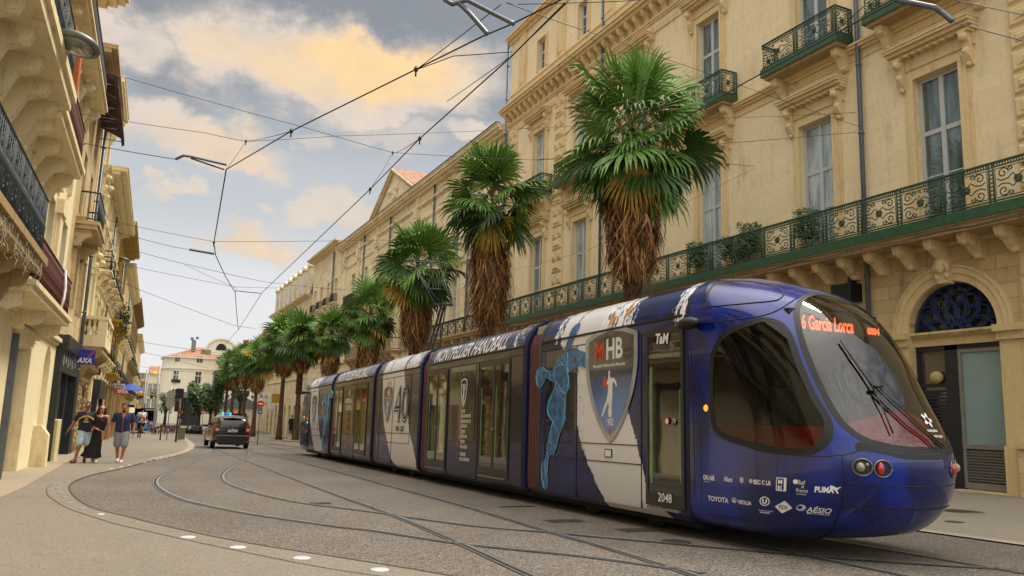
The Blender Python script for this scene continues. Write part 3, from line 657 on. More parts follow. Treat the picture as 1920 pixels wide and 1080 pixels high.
# honours list on the second section
b = MB()
V, F = shape(shield_poly(.42, .62)); tside(V, F, 3.33, 2.50, b, .012, 0); V, F = shape(shield_poly(.34, .52)); tside(V, F, 3.33, 2.48, b, .014, 2)
V, F = textmesh('MHB', .12, .002, 0, .9, align='CENTER'); tside(V, F, 3.33, 2.34, b, .016, 0)
V, F = shape([(x * .42, y * .42) for x, y in handball]); tside(V, F, 3.33, 2.12, b, .016, 0)
for q in (-.07, .07): V, F = shape(star(.045)); tside(V, F, 3.33 + q, 2.64, b, .012, 1)
for i, (num, l1, l2) in enumerate((('2', 'LIGUES', 'DES CHAMPIONS'), ('14', 'CHAMPIONNATS', 'DE FRANCE'), ('13', 'COUPES', 'DE FRANCE'), ('10', 'COUPES', 'DE LA LIGUE'), ('3', 'TROPHÉES', 'DES CHAMPIONS'))):
    z = 1.66 - i * .235 - (.05 if i == 4 else 0)
    V, F = textmesh(num, .22, .003, 0, .8, align='RIGHT'); tside(V, F, 3.56, z, b, .012, 3)
    V, F = textmesh(l1, .105, .003, 0, .8); tside(V, F, 3.48, z + .09, b, .012, 0)
    V, F = textmesh(l2, .105, .003, 0, .8); tside(V, F, 3.48, z - .02, b, .012, 0)
part('honours_list', b, [M_white, M_gold, M_sh, M_orange], bodies[1])
b = MB(); z = 2.68
for i, (tx_, sz, mi) in enumerate((('40', .30, 0), ('MONTPELLIER', .23, 0), ('ET LE MHB,', .23, 0), ('40 ans', .22, 1), ('de passion', .22, 1), ('et de succès', .22, 1), ('partagés', .22, 1), ('à la montpelliéraine', .10, 1))):
    V, F = textmesh(tx_, sz, .006, 0, .78, align='CENTER'); z -= .265 if i else .2; tside(V, F, 15.35, z, b, .012, mi)
part('anniversary_text', b, [M_white, M_orange], bodies[3])
# pantograph on the second section
pn = MB()
def tp(px, py, x=0.0): s, z = sd_(px, py, x); return Vector((x, s, z))
kn = tp(831, 571, .15); base_ = tp(806, 660, .15)
for dx in (-.06, .06): pn.tube([base_ + Vector((dx, 0, 0)), kn + Vector((dx * .8, 0, 0))], .04, 8)
pn.tube([base_ + Vector((.2, -.35, 0)), kn + Vector((.05, -.1, -.05))], .02, 6)
pn.cbox(kn, .62, .08, .06)
part('pantograph_arm', pn, mat('pantograph_black', '14120f', .5, .3, 8, .1), tram)
p2 = MB(); hd = tp(805, 492, .15)
for dx, dx2 in ((-.28, -.62), (.28, .35)): p2.tube([kn + Vector((dx, 0, 0)), hd + Vector((dx2, 0, 0))], .02, 6)
p2.tube([kn + Vector((-.28, -.2, .1)), hd + Vector((-.66, -.1, -.05))], .014, 5)
a1 = kn.lerp(hd, .35); p2.tube([a1 + Vector((-.4, 0, 0)), a1 + Vector((.3, 0, 0))], .015, 5); p2.tube([a1 + Vector((-.4, 0, 0)), hd + Vector((.3, 0, 0))], .007, 4); p2.tube([a1 + Vector((.3, 0, 0)), hd + Vector((-.6, 0, 0))], .007, 4)
part('pantograph_fork', p2, mat('fork_grey', '3a3c40', .4, .2, 8, .1, metal=.3), tram)
p3 = MB()
for q in (-.13, .13): p3.tube([hd + Vector((-1.0, q, -.18)), hd + Vector((-.82, q, -.04)), hd + Vector((-.65, q, 0)), hd + Vector((.45, q, 0)), hd + Vector((.62, q, -.04)), hd + Vector((.8, q, -.2))], .022, 6)
for q in (-.6, .4): p3.tube([hd + Vector((q, -.15, -.02)), hd + Vector((q, .15, -.02))], .02, 5)
part('pantograph_head', p3, mat('pantograph_black', '14120f'), tram)
# ---------------------------------------------------------------- the cab
TAB = [  # z, rear half width, front half width, nose, start of curve
 (.22, 1.05, .92, -7.20, -6.4), (.27, 1.14, 1.02, -7.42, -6.4), (.36, 1.20, 1.10, -7.62, -6.45), (.5, TW, 1.17, -7.80, -6.5), (.7, TW, 1.21, -7.99, -6.5), (.95, TW, TW, -8.07, -6.5), (1.15, TW, TW, -8.08, -6.5),
 (1.36, TW, TW, -8.02, -6.5), (1.6, TW, TW, -7.88, -6.5), (1.8, TW, 1.205, -7.76, -6.48), (2.0, TW, 1.19, -7.66, -6.4), (2.2, TW, 1.17, -7.57, -6.3), (2.4, TW, 1.14, -7.47, -6.2), (2.6, TW, 1.10, -7.36, -6.1), (2.8, TW, 1.04, -7.22, -6.0),
 (3.0, 1.215, .96, -7.03, -5.9), (3.15, 1.18, .88, -6.83, -5.8), (3.3, 1.12, .77, -6.55, -5.7), (3.42, 1.03, .64, -6.25, -5.6), (3.52, .88, .50, -5.95, -5.5), (3.58, .66, .36, -5.75, -5.45), (3.62, .35, .2, -5.6, -5.42), (3.63, .01, .01, -5.5, -5.4)]
ARC = 2.1; REAR = -5.35; TT = ARC + 1.15
VV = [0.0]
for r0, r1 in zip(TAB, TAB[1:]): VV.append(VV[-1] + math.hypot(r1[0] - r0[0], max(abs(r1[1] - r0[1]), abs(r1[3] - r0[3]))))
VMAX = VV[-1]
def tabv(v):
    v = max(0, min(VMAX - 1e-6, v)); i = 0
    while VV[i + 1] < v: i += 1
    t = (v - VV[i]) / (VV[i+1] - VV[i]); g_ = lambda j: TAB[max(0, min(len(TAB) - 1, j))]
    o = []
    for k in range(5):
        a, b_, c, d = g_(i-1)[k], g_(i)[k], g_(i+1)[k], g_(i+2)[k]
        o.append(.5 * ((2*b_) + (c-a)*t + (2*a-5*b_+4*c-d)*t*t + (3*b_-a-3*c+d)*t**3))
    return o
def cab(t, v):
    z, Wb, Wf, F, Y = tabv(v); s_ = -1 if t < 0 else 1; a = abs(t)
    if a >= ARC: k = (a - ARC) / 1.15; return Vector((s_ * Wb, Y + (REAR - Y) * k, z))
    ph = a / ARC * PI / 2; p = 2.5
    r = (abs(math.cos(ph)) ** p + abs(math.sin(ph)) ** p) ** (-1 / p)
    W_ = Wf + (Wb - Wf) * (a / ARC) ** 2
    return Vector((s_ * W_ * r * math.sin(ph), Y - (Y - F) * r * math.cos(ph), z))
def cabn(t, v):
    e = .02; n = (cab(t + e, v) - cab(t - e, v)).cross(cab(t, v + e) - cab(t, v - e))
    if n.length < 1e-9: return Vector((0, 0, 1))
    n.normalize(); c = cab(t, v) - Vector((0, -6.0, 1.8))
    return n if n.dot(c) > 0 else -n
NT, NV = 130, 90
gv = [cab(-TT + 2 * TT * i / NT, VMAX * j / NV) for i in range(NT + 1) for j in range(NV + 1)]
gf = [(i*(NV+1)+j, (i+1)*(NV+1)+j, (i+1)*(NV+1)+j+1, i*(NV+1)+j+1) for i in range(NT) for j in range(NV)]
bvh = BVHTree.FromPolygons(gv, gf)
def trace(px, py):
    r = (T3 @ ray(px, py)); h = bvh.ray_cast(TE, r)
    if h[0] is None: return None
    i, j = divmod(h[2], NV); best = None; t0, v0 = -TT + 2 * TT * (i + .5) / NT, VMAX * (j + .5) / NV; st = .03
    for _ in range(14):
        best = min(((cab(t0 + a * st, v0 + c * st) - h[0]).length, t0 + a * st, v0 + c * st) for a in (-1, 0, 1) for c in (-1, 0, 1)); t0, v0 = best[1], best[2]; st *= .7
    return (t0, v0)
def sym(l): return l + [(-x, y) for x, y in l[::-1] if abs(x) > 1e-6]
WSH = [(0, 1.53), (-.16, 1.53), (-.42, 1.55), (-.66, 1.60), (-.77, 1.67), (-.85, 1.76), (-.91, 1.88), (-.95, 2.09), (-.98, 2.38), (-1.0, 2.66), (-1.0, 2.95), (-.97, 3.22), (-.89, 3.48), (-.71, 3.74), (-.38, 3.95), (0, 4.03)]
SDW = [(-2.48, 2.84), (-2.64, 2.49), (-2.71, 2.19), (-2.71, 1.88), (-2.62, 1.71), (-2.43, 1.62), (-2.09, 1.55), (-1.79, 1.49), (-1.53, 1.47), (-1.33, 1.47), (-1.2, 1.53), (-1.09, 1.64), (-1.03, 1.78), (-1.01, 1.91), (-1.03, 2.03), (-1.06, 2.18), (-1.085, 2.4), (-1.10, 2.62), (-1.10, 2.86), (-1.10, 3.02), (-1.12, 3.16), (-1.17, 3.26), (-1.26, 3.32), (-1.4, 3.34), (-1.54, 3.3), (-1.76, 3.24), (-1.98, 3.15), (-2.25, 3.0)]
def dens(l, n=4): 
    P = catmull([(x, y, 0) for x, y in l + l[:1]], n)[:-1]; return [(p.x, p.y) for p in P]
def shrink(l, d):
    n = len(l); o = []
    A = sum(l[i][0]*l[(i+1) % n][1] - l[(i+1) % n][0]*l[i][1] for i in range(n)); sg = 1 if A > 0 else -1
    for i in range(n):
        a, b_ = l[i-1], l[(i+1) % n]; t = Vector((b_[0]-a[0], b_[1]-a[1])).normalized(); o.append((l[i][0] - t.y * d * sg, l[i][1] + t.x * d * sg))
    return o
WS_ = dens(sym(WSH)[:]); SL_ = dens(SDW); SR_ = [(-x, y) for x, y in SL_][::-1]
SILL = dens(sym([(0, 1.43), (-.3, 1.435), (-.62, 1.50), (-.85, 1.53), (-.80, 1.62), (-.66, 1.56), (-.42, 1.51), (-.16, 1.495), (0, 1.49)]), 3)
grid = [(-TT + 2 * TT * i / 110 + 1e-4, VMAX * j / 74 + 1e-4) for i in range(1, 110) for j in range(1, 74)]
rect = [(-TT + 2 * TT * i / 110, 0) for i in range(110)] + [(TT, VMAX * .995 * j / 60) for j in range(60)] + [(TT - 2 * TT * i / 110, VMAX * .995) for i in range(110)] + [(-TT, VMAX * .995 - VMAX * .995 * j / 60) for j in range(60)]
def cabmap(V, off, flip):
    o = []
    for p in V:
        q = cab(p[0], p[1]) + (cabn(p[0], p[1]) * off if off else Vector((0, 0, 0)))
        if flip: q = Vector((q.x, 18.85 - q.y, q.z))
        o.append(q)
    return o
glassm, p = newmat('cab_glass'); N.remove(p)
tr = nd('ShaderNodeBsdfTransparent'); tr.inputs[0].default_value = (.62, .62, .56, 1); gl = nd('ShaderNodeBsdfGlossy'); gl.inputs['Roughness'].default_value = .015; gl.inputs[0].default_value = (.95, .95, .95, 1)
fr = nd('ShaderNodeFresnel'); fr.inputs[0].default_value = 1.6; mx = nd('ShaderNodeMixShader'); L.new(mth('ADD', fr.outputs[0], .03, clamp=True), mx.inputs[0]); L.new(tr.outputs[0], mx.inputs[1]); L.new(gl.outputs[0], mx.inputs[2])
L.new(mx.outputs[0], N['Material Output'].inputs[0]); M_cabglass = glassm
M_sideglass, p = newmat('cab_side_glass'); N.remove(p)
tr = nd('ShaderNodeBsdfTransparent'); tr.inputs[0].default_value = (.5, .48, .44, 1); gl = nd('ShaderNodeBsdfGlossy'); gl.inputs['Roughness'].default_value = .02; gl.inputs[0].default_value = (.7, .7, .7, 1)
fr = nd('ShaderNodeFresnel'); fr.inputs[0].default_value = 1.5; mx = nd('ShaderNodeMixShader'); L.new(fr.outputs[0], mx.inputs[0]); L.new(tr.outputs[0], mx.inputs[1]); L.new(gl.outputs[0], mx.inputs[2]); L.new(mx.outputs[0], N['Material Output'].inputs[0])
M_cabblue, p = newmat('cab_blue')
n_ = tex('NOISE', .8, 4, .6, dist=.5); c_ = mixc(ramp(n_.outputs[0], [(.42, (0, 0, 0)), (.6, (1, 1, 1))]), srgb('08247c'), srgb('06154c'))
t_ = nd('ShaderNodeTexCoord'); sp_ = nd('ShaderNodeSeparateXYZ'); L.new(t_.outputs['Object'], sp_.inputs[0]); n2_ = tex('NOISE', 2.5, 6, .7)
rg = nd('ShaderNodeMapRange'); L.new(sp_.outputs[2], rg.inputs[0]); rg.inputs[1].default_value = .8; rg.inputs[2].default_value = .2
c_ = mixc(mth('MULTIPLY', mth('MULTIPLY', rg.outputs[0], n2_.outputs[0]), .3), c_, srgb('564c42'))
L.new(c_, p.inputs['Base Color']); p.inputs['Roughness'].default_value = .14; p.inputs['Specular IOR Level'].default_value = .35; p.inputs['Coat Weight'].default_value = .35; p.inputs['Coat Roughness'].default_value = .03
M_redin = mat('cab_red_trim', 'c0301c', .5, .2, 4, 0); M_darkin = mat('cab_dark_inside', '14110f', .8, .3, 4, 0)
M_led, p = newmat('led_orange'); p.inputs['Emission Color'].default_value = (1, .12, .03, 1); p.inputs['Emission Strength'].default_value = 2.2; p.inputs['Base Color'].default_value = (.3, .02, 0, 1)
def ringstrip(l, d, off, mb, mi=0, flip=False):
    a, b_ = l, shrink(l, d); k = len(l); A = cabmap(a, off, flip); B = cabmap(b_, off, flip); mb.add(A + B, [(i, (i+1) % k, k+(i+1) % k, k+i) for i in range(k)], mi)
def line(l, off, r, mb, flip=False, n=6, mi=0, closed=False):
    P = catmull([(x, y, 0) for x, y in (l + l[:1] if closed else l)], n); mb.tube(cabmap([(p.x, p.y) for p in P], off, flip), r, 5, mi, flat=.5)
def make_cab(flip):
    nm = 'rear cab mostly hidden' if flip else 'rounded nose with big windscreen'
    V, F = cdt_fill(rect, [WS_, SL_, SR_], grid); b = MB(); b.add(cabmap(V, 0, flip), F, 0, True)
    top = [cabmap([(TT * (2 * i / 20 - 1), VMAX * .995)], 0, flip)[0] for i in range(21)]
    cb = part('cab_shell', b, M_cabblue, tram, nm)
    for nm2, lp, m in (('windscreen', WS_, M_cabglass), ('cab_side_window', SL_, M_sideglass), ('cab_side_window', SR_, M_sideglass)):
        V, F = cdt_fill(lp, extra=[g_ for g_ in grid if inside(g_, lp)]); b = MB(); b.add(cabmap(V, -.004, flip), F, 0, True); gl_ = part(nm2, b, m, tram)
        b = MB(); ringstrip(lp, -.03, .003, b, 0, flip); ringstrip(lp, .055 if nm2 != 'windscreen' else .05, .000, b, 0, flip); part('window_seal', b, M_black, parent=gl_)
    b = MB()
    for lp in ([(-TT, 1.92), (-2.99, 1.79), (-2.61, 1.65), (-1.89, 1.50), (-1.39, 1.44), (-1.02, 1.46), (-.80, 1.53)], [(TT, 1.92), (2.99, 1.79), (2.61, 1.65), (1.89, 1.50), (1.39, 1.44), (1.02, 1.46), (.80, 1.53)],
               [(-TT, 3.42), (-2.71, 3.39), (-1.9, 3.37), (-1.52, 3.38), (-1.28, 3.42), (-1.08, 3.52), (-.88, 3.68), (-.7, 3.82)], [(TT, 3.42), (2.71, 3.39), (1.9, 3.37), (1.52, 3.38), (1.28, 3.42), (1.08, 3.52), (.88, 3.68), (.7, 3.82)],
               [(-1.0, 1.46), (-.985, 1.15), (-.96, .85), (-.9, .4), (-.88, .05)], [(1.0, 1.46), (.985, 1.15), (.96, .85), (.9, .4), (.88, .05)],
               [(-.985, 1.155), (-.5, 1.14), (0, 1.13), (.5, 1.14), (.985, 1.155)], [(-.96, .87), (-.5, .84), (0, .83), (.5, .84), (.96, .87)]):
        line(lp, .001, .011, b, flip)
    line([(-2.95, .12), (-2.95, 1.78)], .001, .006, b, flip); line([(-3.1, .3), (-3.1, 3.3)], .001, .006, b, flip)
    part('panel_joint', b, M_black, cb)
    pod = [(-2.19, 3.71), (-2.08, 4.1), (-1.95, 4.5), (-1.7, 4.72), (-1.35, 4.72), (-1.05, 4.62), (-.84, 4.3), (-.80, 4.1), (-.85, 3.96), (-.97, 3.80), (-1.11, 3.72), (-1.48, 3.69), (-1.86, 3.69)]
    for q_ in (pod, [(-x, y) for x, y in pod]): b = MB(); line(q_, .002, .014, b, flip, 6, 0, True); part('roof_hatch_seam', b, M_black, cb)
    b = MB(); V, F = cdt_fill(SILL); b.add(cabmap(V, .004, flip), F, 0, True); part('wiper_cowl', b, M_black, cb)
    # lamps
    for sx in (-1, 1):
        for t0, v0, nm3 in ((-.81, 1.335, 'headlamp'), (-.60, 1.325, 'tail_lamp')):
            b = MB(); E_ = [(sx * (t0 + .10 * math.cos(a)), v0 + .093 * math.sin(a)) for a in [2 * PI * i / 24 for i in range(24)]]
            V, F = cdt_fill(E_); b.add(cabmap(V, .004, flip), F, 0, True); line(E_, .006, .012, b, flip, 1, 1, True); lamp = part(nm3, b, [M_black, M_alu], cb)
            q = cabmap([(sx * (t0 - .02), v0)], .0, flip)[0]; b = MB(); 
            if nm3 == 'headlamp': b.ball(q, .05, .05, .055, 10); b.ball(cabmap([(sx * (t0 + .045), v0 + .03)], .0, flip)[0], .022, n=8); part('lamp_lens', b, mat('lamp_glass', '8a8674', .08, .2, 12, 0, coat=1), parent=lamp)
            else: b.ball(q, .045, .03, .07, 12); part('lamp_lens', b, mat('tail_red', 'a00f0c', .12, .2, 9, 0, coat=1, emit=.12), parent=lamp)
    b = MB(); b.ball(cabmap([(-2.83, 2.06)], 0, flip)[0], .022, .045, .045, 10); part('side_marker', b, mat('marker_amber', 'ff7a14', .2, .1, 4, 0, emit=1.5), cb)
    # mirrors and bits
    for sx in (-1, 1):
        b = MB(); q = cabmap([(sx * 2.78, 3.40)], .0, flip)[0]; e_ = q + Vector((sx * .16, -.02 if not flip else .02, -.02))
        b.ball(e_, .11, .22, .085, 12); b.cbox((q + e_) / 2, .16, .10, .05); part('mirror', b, M_black, cb)
    return cb
cabF = make_cab(False); cabR = make_cab(True)
# inside of the front cab
b = MB()
def shellring(v, k, t0=-2.6, t1=2.6, n=40): return [Vector((c.x * k, -6.0 + (c.y + 6.0) * k, c.z)) for c in (cab(t0 + (t1 - t0) * i / n, v) for i in range(n + 1))]
lo = shellring(1.2, .95); hi = shellring(1.75, .88); hi = [p + Vector((0, 0, .05 + .22 * max(0, 1 - abs(p.x - .1) / .9))) for p in hi]; inn = [Vector((p.x * .8, -6.0 + (p.y + 6) * .62, p.z - .12)) for p in hi]
k = len(lo); b.add(lo + hi + inn, [(i, i+1, k+i+1, k+i) for i in range(k-1)] + [(k+i, k+i+1, 2*k+i+1, 2*k+i) for i in range(k-1)], 0, True)
part('dashboard', b, M_redin, tram)
b = MB(); b.box(-1.05, 1.05, -5.45, -5.36, .5, 3.1); b.box(-1.1, 1.1, -7.2, -5.4, .5, .55); part('cab_bulkhead', b, M_darkin, tram)
b = MB(); b.cbox((0, -6.1, 1.25), .5, .5, .14); b.cbox((0, -5.85, 1.65), .48, .14, .8); b.cbox((0, -5.85, 2.15), .28, .1, .2); part('driver_seat', b, mat('seat_fabric', '1b2622', .9, .2, 9, .2), tram, bevel=.04)
b = MB(); b.box(-.78, .72, -6.88, -6.80, 2.70, 2.98); part('destination_box', b, mat('sign_housing', '120c0a', .6, .2, 4, 0), tram)
b = MB()
def led(txt, size, u0, z0, wid):
    V, F = textmesh(txt, size, .006, 0, wid); o_ = []
    for (u, v) in V: x = u0 + u; o_.append((x, -6.905, z0 + v))
    b.add(o_, F)
led('6 Garcia Lorca', .25, -.60, 2.73, .585); part('destination_text', b, M_led, tram); b = MB(); led('0004', .12, .52, 2.735, .9); part('service_number', b, M_led, tram)
# wipers
b = MB(); W0 = [(.22, 1.56), (-.12, 2.05), (-.36, 2.36)]
def wp(l, off, r): b.tube(cabmap(l, off, False), r, 6, flat=.7)
wp([(.28, 1.55), (-.02, 1.85), (-.33, 2.30)], .06, .013); wp([(.34, 1.56), (.04, 1.87), (-.27, 2.30)], .06, .010)
wp([(-.52, 2.95), (-.46, 2.7), (-.34, 2.34)], .03, .013); wp([(-.34, 2.34), (-.34, 2.0), (-.38, 1.72)], .03, .012); wp([(-.35, 2.31), (-.24, 2.32)], .07, .03)
part('wiper', b, M_black, cabF)
# little flower badge and lettering on the windscreen
def wsart(V, F, t0, v0, bb, off=.004, k=1.0): bb.add(cabmap([(t0 + u * k, v0 + v * k) for u, v in V], off, False), F)
b = MB(); pet = []
for i in range(60): a = 2 * PI * i / 60; r = .075 + .028 * math.cos(5 * a + .4); pet.append((r * math.cos(a), r * math.sin(a)))
V, F = shape(pet, [circ(.038, 10)]); wsart(V, F, .40, 1.93, b); part('flower_badge', b, M_white, cabF); b = MB(); V, F = textmesh('montpellier', .055, .001, 0, .9); wsart(V, F, .26, 1.77, b); V, F = textmesh('métropole', .055, .001, 0, .9); wsart(V, F, .34, 1.70, b)
part('windscreen_lettering', b, M_white, cabF)
# sponsor marks on the flank of the cab, traced on the shell
def flank(px, py): t, v = trace(px, py); return t, v
b = MB()
def fl(V, F, px, py, hpx, vmax, lean=0.0, bb=None, off=.004):
    t0, v0 = flank(px, py); t1, v1 = flank(px, py - hpx); k = (v1 - v0) / vmax
    bq = bb or MB(); bq.add(cabmap([(t0 + u * k, v0 + v * k) for u, v in V], off, False), F)
    if bb is None: part('sponsor_mark', bq, M_white, cabF)
def ft(txt, px, py, hpx, wid=1.0, bold=.02, shear=0): V, F = textmesh(txt, 1, bold, shear, wid, 2); fl(V, F, px, py, hpx, .7)
ft('ON AIR', 1319, 899, 9, .78, .03); ft('Allianz', 1358, 902, 9, .72, .02); ft('BEC C LR', 1413, 907, 8, .80, .03); ft('PUMA', 1527, 922, 10, .80, .05)
ft('TOYOTA', 1328, 938, 9, .80, .02); ft('VEOLIA', 1384, 944, 7, .80, .02); ft('AÉSIO', 1512, 959, 9, .85, .02); ft('MUTUELLE', 1512, 963, 4, .95, .01); ft('Sud', 1496, 908, 9, .6, .0, .2); ft('de', 1502, 915, 6, .6, .0, .2); ft('France', 1492, 922, 7, .75, .0, .2)
ft('Commerçants', 1422, 957, 3, .9, .0); ft('autrement', 1425, 961, 3, .9, .03); ft('original fitness', 1320, 903, 2, 1.1, 0); ft("l'occitanie", 1494, 927, 3, .9, 0)
for cx, cy, r, txt in ((1391, 900, 5.6, ''), (1434, 940, 9, 'U'), (1377, 938, 5, ''),):
    V, F = shape(circ(r, 24), [circ(r * .80, 24)]); fl([(u, v) for u, v in V], F, cx, cy, 10, 10)
V, F = textmesh('U', 1, .06, 0, 1.0, 2); fl([(u - .36, v - .36) for u, v in V], F, 1434, 940, 9, .75)
V, F = shape(circ(2.2, 10)); fl(V, F, 1377, 939, 10, 10); V, F = shape(circ(2.6, 10, k=1.2)); fl(V, F, 1391, 900, 10, 10); V, F = shape(circ(4.2, 14)); fl(V, F, 1492, 903, 10, 10); 
V, F = shape([(-4.5, 0), (0, 4.5), (4.5, 0), (0, -4.5)], [[(-2, 0), (0, 2), (2, 0), (0, -2)]]); fl(V, F, 1408, 902, 10, 10)
V, F = shape([(-9.5, -12.5), (9.5, -12.5), (9.5, 12.5), (-9.5, 12.5)], [[(-8, -11), (5, -11), (5, 11), (-8, 11)]]); fl(V, F, 1465, 908, 10, 10)
ft('M', 1459, 907, 8, .95, .03); ft('BS', 1458, 918, 8, .70, .03)
V, F = shape([(-12, 1), (-11, 1.8), (0, 12), (1, 12), (12, 1), (12, -1), (1, -12), (-1, -12), (-12, -1)]); fl(V, F, 1469, 951, 10, 10)
V, F = shape([(0, 0), (4, -1), (9, -5), (13, -10), (15, -9), (12, -4), (14, 0), (18, 2), (16, 3), (11, 1), (5, 4), (0, 5)]); fl(V, F, 1556, 915, 10, 10)
b2 = MB(); V, F = textmesh('FDI', 1, .01, 0, .8, 2); fl([(u - .62, v - .36) for u, v in V], F, 1469, 951, 8, .75, bb=b2, off=.006); part('sponsor_letters', b2, M_black, cabF)
b3 = MB(); V, F = shape(circ(6.5, 20), [circ(3.2, 14, -1.5, 1)]); fl(V, F, 1502, 952, 10, 10, bb=b3); part('sponsor_roundel', b3, mat('roundel_blue', '4f74a8', .4, .4, 20, 0, col2='b9c4d4'), cabF)
b = MB()                                          # brush-like roof splash where cab and section meet
hoop(-5.40, -5.33, .004, 'end_rim', M_black, bodies[0])
# rails the tram stands on, in the street
for x, lb in ((-.78, 'near rail under the tram, emerging before its nose'), (.66, 'far rail under the tram, emerging to the right of its nose')):
    pa = []
    for i in range(120):
        s = 40 - i * .5; bend = 0.0
        if s < -5: bend = 0.0
        q = TM @ Vector((x + bend, s, 0)); pa.append(Vector((q.x, q.y, 0)))
    pa = [p for p in pa if p.y > -6]
    b = MB(); ribbon(pa, -.085, -.012, .010, 0, b); ribbon(pa, -.012, .030, .0065, 1, b); ribbon(pa, .030, .052, .010, 0, b)
    solo('tram_rail', b, [M_steel, M_groove], 'steel ' + lb, 'rail', 'tram rails set in the asphalt', fixn=False)
# ---------------------------------------------------------------- architecture helpers (x along the wall, y outward, z up)
S_right = stone('limestone_golden', 'e6d4ae', '6d5a3e', .50, block=(1.35, .46), bf=.28)
S_rightd = stone('limestone_trim', 'd9c294', '5a4932', .7)
S_ground = stone('limestone_ashlar', 'd0b88c', '463726', .7, block=(1.4, .42))
S_cream = stone('render_cream', 'efe2bb', '7d6c4c', .4)
S_creamd = stone('trim_cream', 'e8dab2', '5a4a34', .7)
S_tan = stone('limestone_tan', 'd6c096', '594730', .7, block=(1.1, .5))
S_pale = stone('limestone_pale', 'e6d7b2', '6c5c42', .5, block=(1.6, .6))
S_old = stone('limestone_old', 'a8916a', '2f261a', 1.0)
S_far = stone('render_far', 'dcd0b0', '8a7c60', .35)
M_wframe = mat('window_frame_grey', 'b4b8b6', .5, .1, 6, .05); M_wframe2 = mat('window_frame_white', 'b9b7ae', .5, .1, 6, .05)
M_pane = glassy('window_pane', 'a3b0ad', .03, .9); M_pane_mid = glassy('window_pane_mid', '5f6f6e', .03, .9); M_pane_dk = glassy('window_pane_dark', '2b3132', .03, .9)
M_shut = mat('shutter_grey', '7f858a', .6, .25, 6, .1, stretch=(1, 1, 8)); M_gut = mat('zinc_pipe', '5c656d', .45, .25, 5, .1, metal=.3)
M_green = mat('balcony_green', '2d5534', .5, .4, 7, .2, col2='1d3f27'); M_greend = mat('balcony_green_dark', '2b4c34', .55, .4, 9, .2)
M_wiron = mat('wrought_iron', '22262a', .55, .3, 12, .2); M_ironred = mat('iron_rust_red', '5b241c', .6, .4, 12, .3); M_irongrn = mat('iron_blue_green', '2c383b', .6, .4, 12, .3)
M_slate = mat('slate_roof', '6a7076', .7, .35, 3, .3); M_tile = mat('clay_roof_tiles', 'a27a60', .85, .45, 2.5, .5, col2='80553f')
M_brick = mat('chimney_brick', 'a3472a', .85, .5, 9, .4, col2='6b3423'); M_zinc = mat('zinc_sheet', '777b7e', .5, .3, 3, .1)
M_dkmetal = mat('shopfront_dark', '23272b', .4, .3, 3, .1); M_wood = mat('orange_wood', 'c26a22', .6, .35, 3, .2, col2='93481a', stretch=(1, 1, .2))
def wall(root, outline, holes, m, depth=.38, name='wall', y=0.0, label=None):
    V, F = cdt_fill(outline, holes); b = MB(); b.add([(v.x, y, v.y) for v in V], F)
    for h in holes:
        n = len(h); b.add([(p[0], y, p[1]) for p in h] + [(p[0], y - depth, p[1]) for p in h], [(i, (i+1) % n, n+(i+1) % n, n+i) for i in range(n)])
    return part(name, b, m, root, label, fixn=True)
def rct(x, z0, w_, h_): return [(x - w_/2, z0), (x + w_/2, z0), (x + w_/2, z0 + h_), (x - w_/2, z0 + h_)]
def arc_hole(x, z0, w_, h_, n=14):
    r = w_ / 2; return [(x - r, z0), (x + r, z0)] + [(x + r * math.cos(PI * i / n), z0 + h_ - r + r * math.sin(PI * i / n)) for i in range(n + 1)]
def window(root, x, z0, w_, h_, d=.22, fm=None, pm=None, leaves=2, bars=(.62, .32), arch=False, closed=None):
    fm = fm or M_wframe; pm = pm or M_pane
    b = MB(); t = .10; y0, y1 = -d - .04, -d + .04
    x0, x1, z1 = x - w_/2 + .004, x + w_/2 - .004, z0 + h_ - .004; z0 += .004; h_ -= .008
    b.box(x0, x0 + t, y0, y1, z0, z1); b.box(x1 - t, x1, y0, y1, z0, z1); b.box(x0 + t, x1 - t, y0, y1, z1 - t, z1); b.box(x0 + t, x1 - t, y0, y1, z0, z0 + t)
    if leaves == 2: b.box(x - .075, x + .075, y0, y1 + .015, z0 + t, z1 - t)
    for k, q in enumerate(bars):
        th = .07 if k == 0 else .022
        for a, c in (((x0 + t, x - .075), (x + .075, x1 - t)) if leaves == 2 else ((x0 + t, x1 - t),)): b.box(a, c, y0 + .01, y1 - .005, z0 + h_ * q - th, z0 + h_ * q + th)
    f = part('window', b, fm, root)
    if closed:
        b = MB(); n = int(h_ / .09)
        for a, c in ((x0, x - .01), (x + .01, x1)):
            b.box(a, c, -d + .05, -d + .08, z0, z1)
            for i in range(n): b.box(a + .05, c - .05, -d + .08, -d + .095, z0 + .05 + i * .09, z0 + .10 + i * .09)
        part('shutter', b, closed, parent=f)
    else:
        b = MB(); b.quad((x0 + .02, -d, z0 + .02), (x1 - .02, -d, z0 + .02), (x1 - .02, -d, z1 - .02), (x0 + .02, -d, z1 - .02)); part('pane', b, pm, parent=f)
    return f
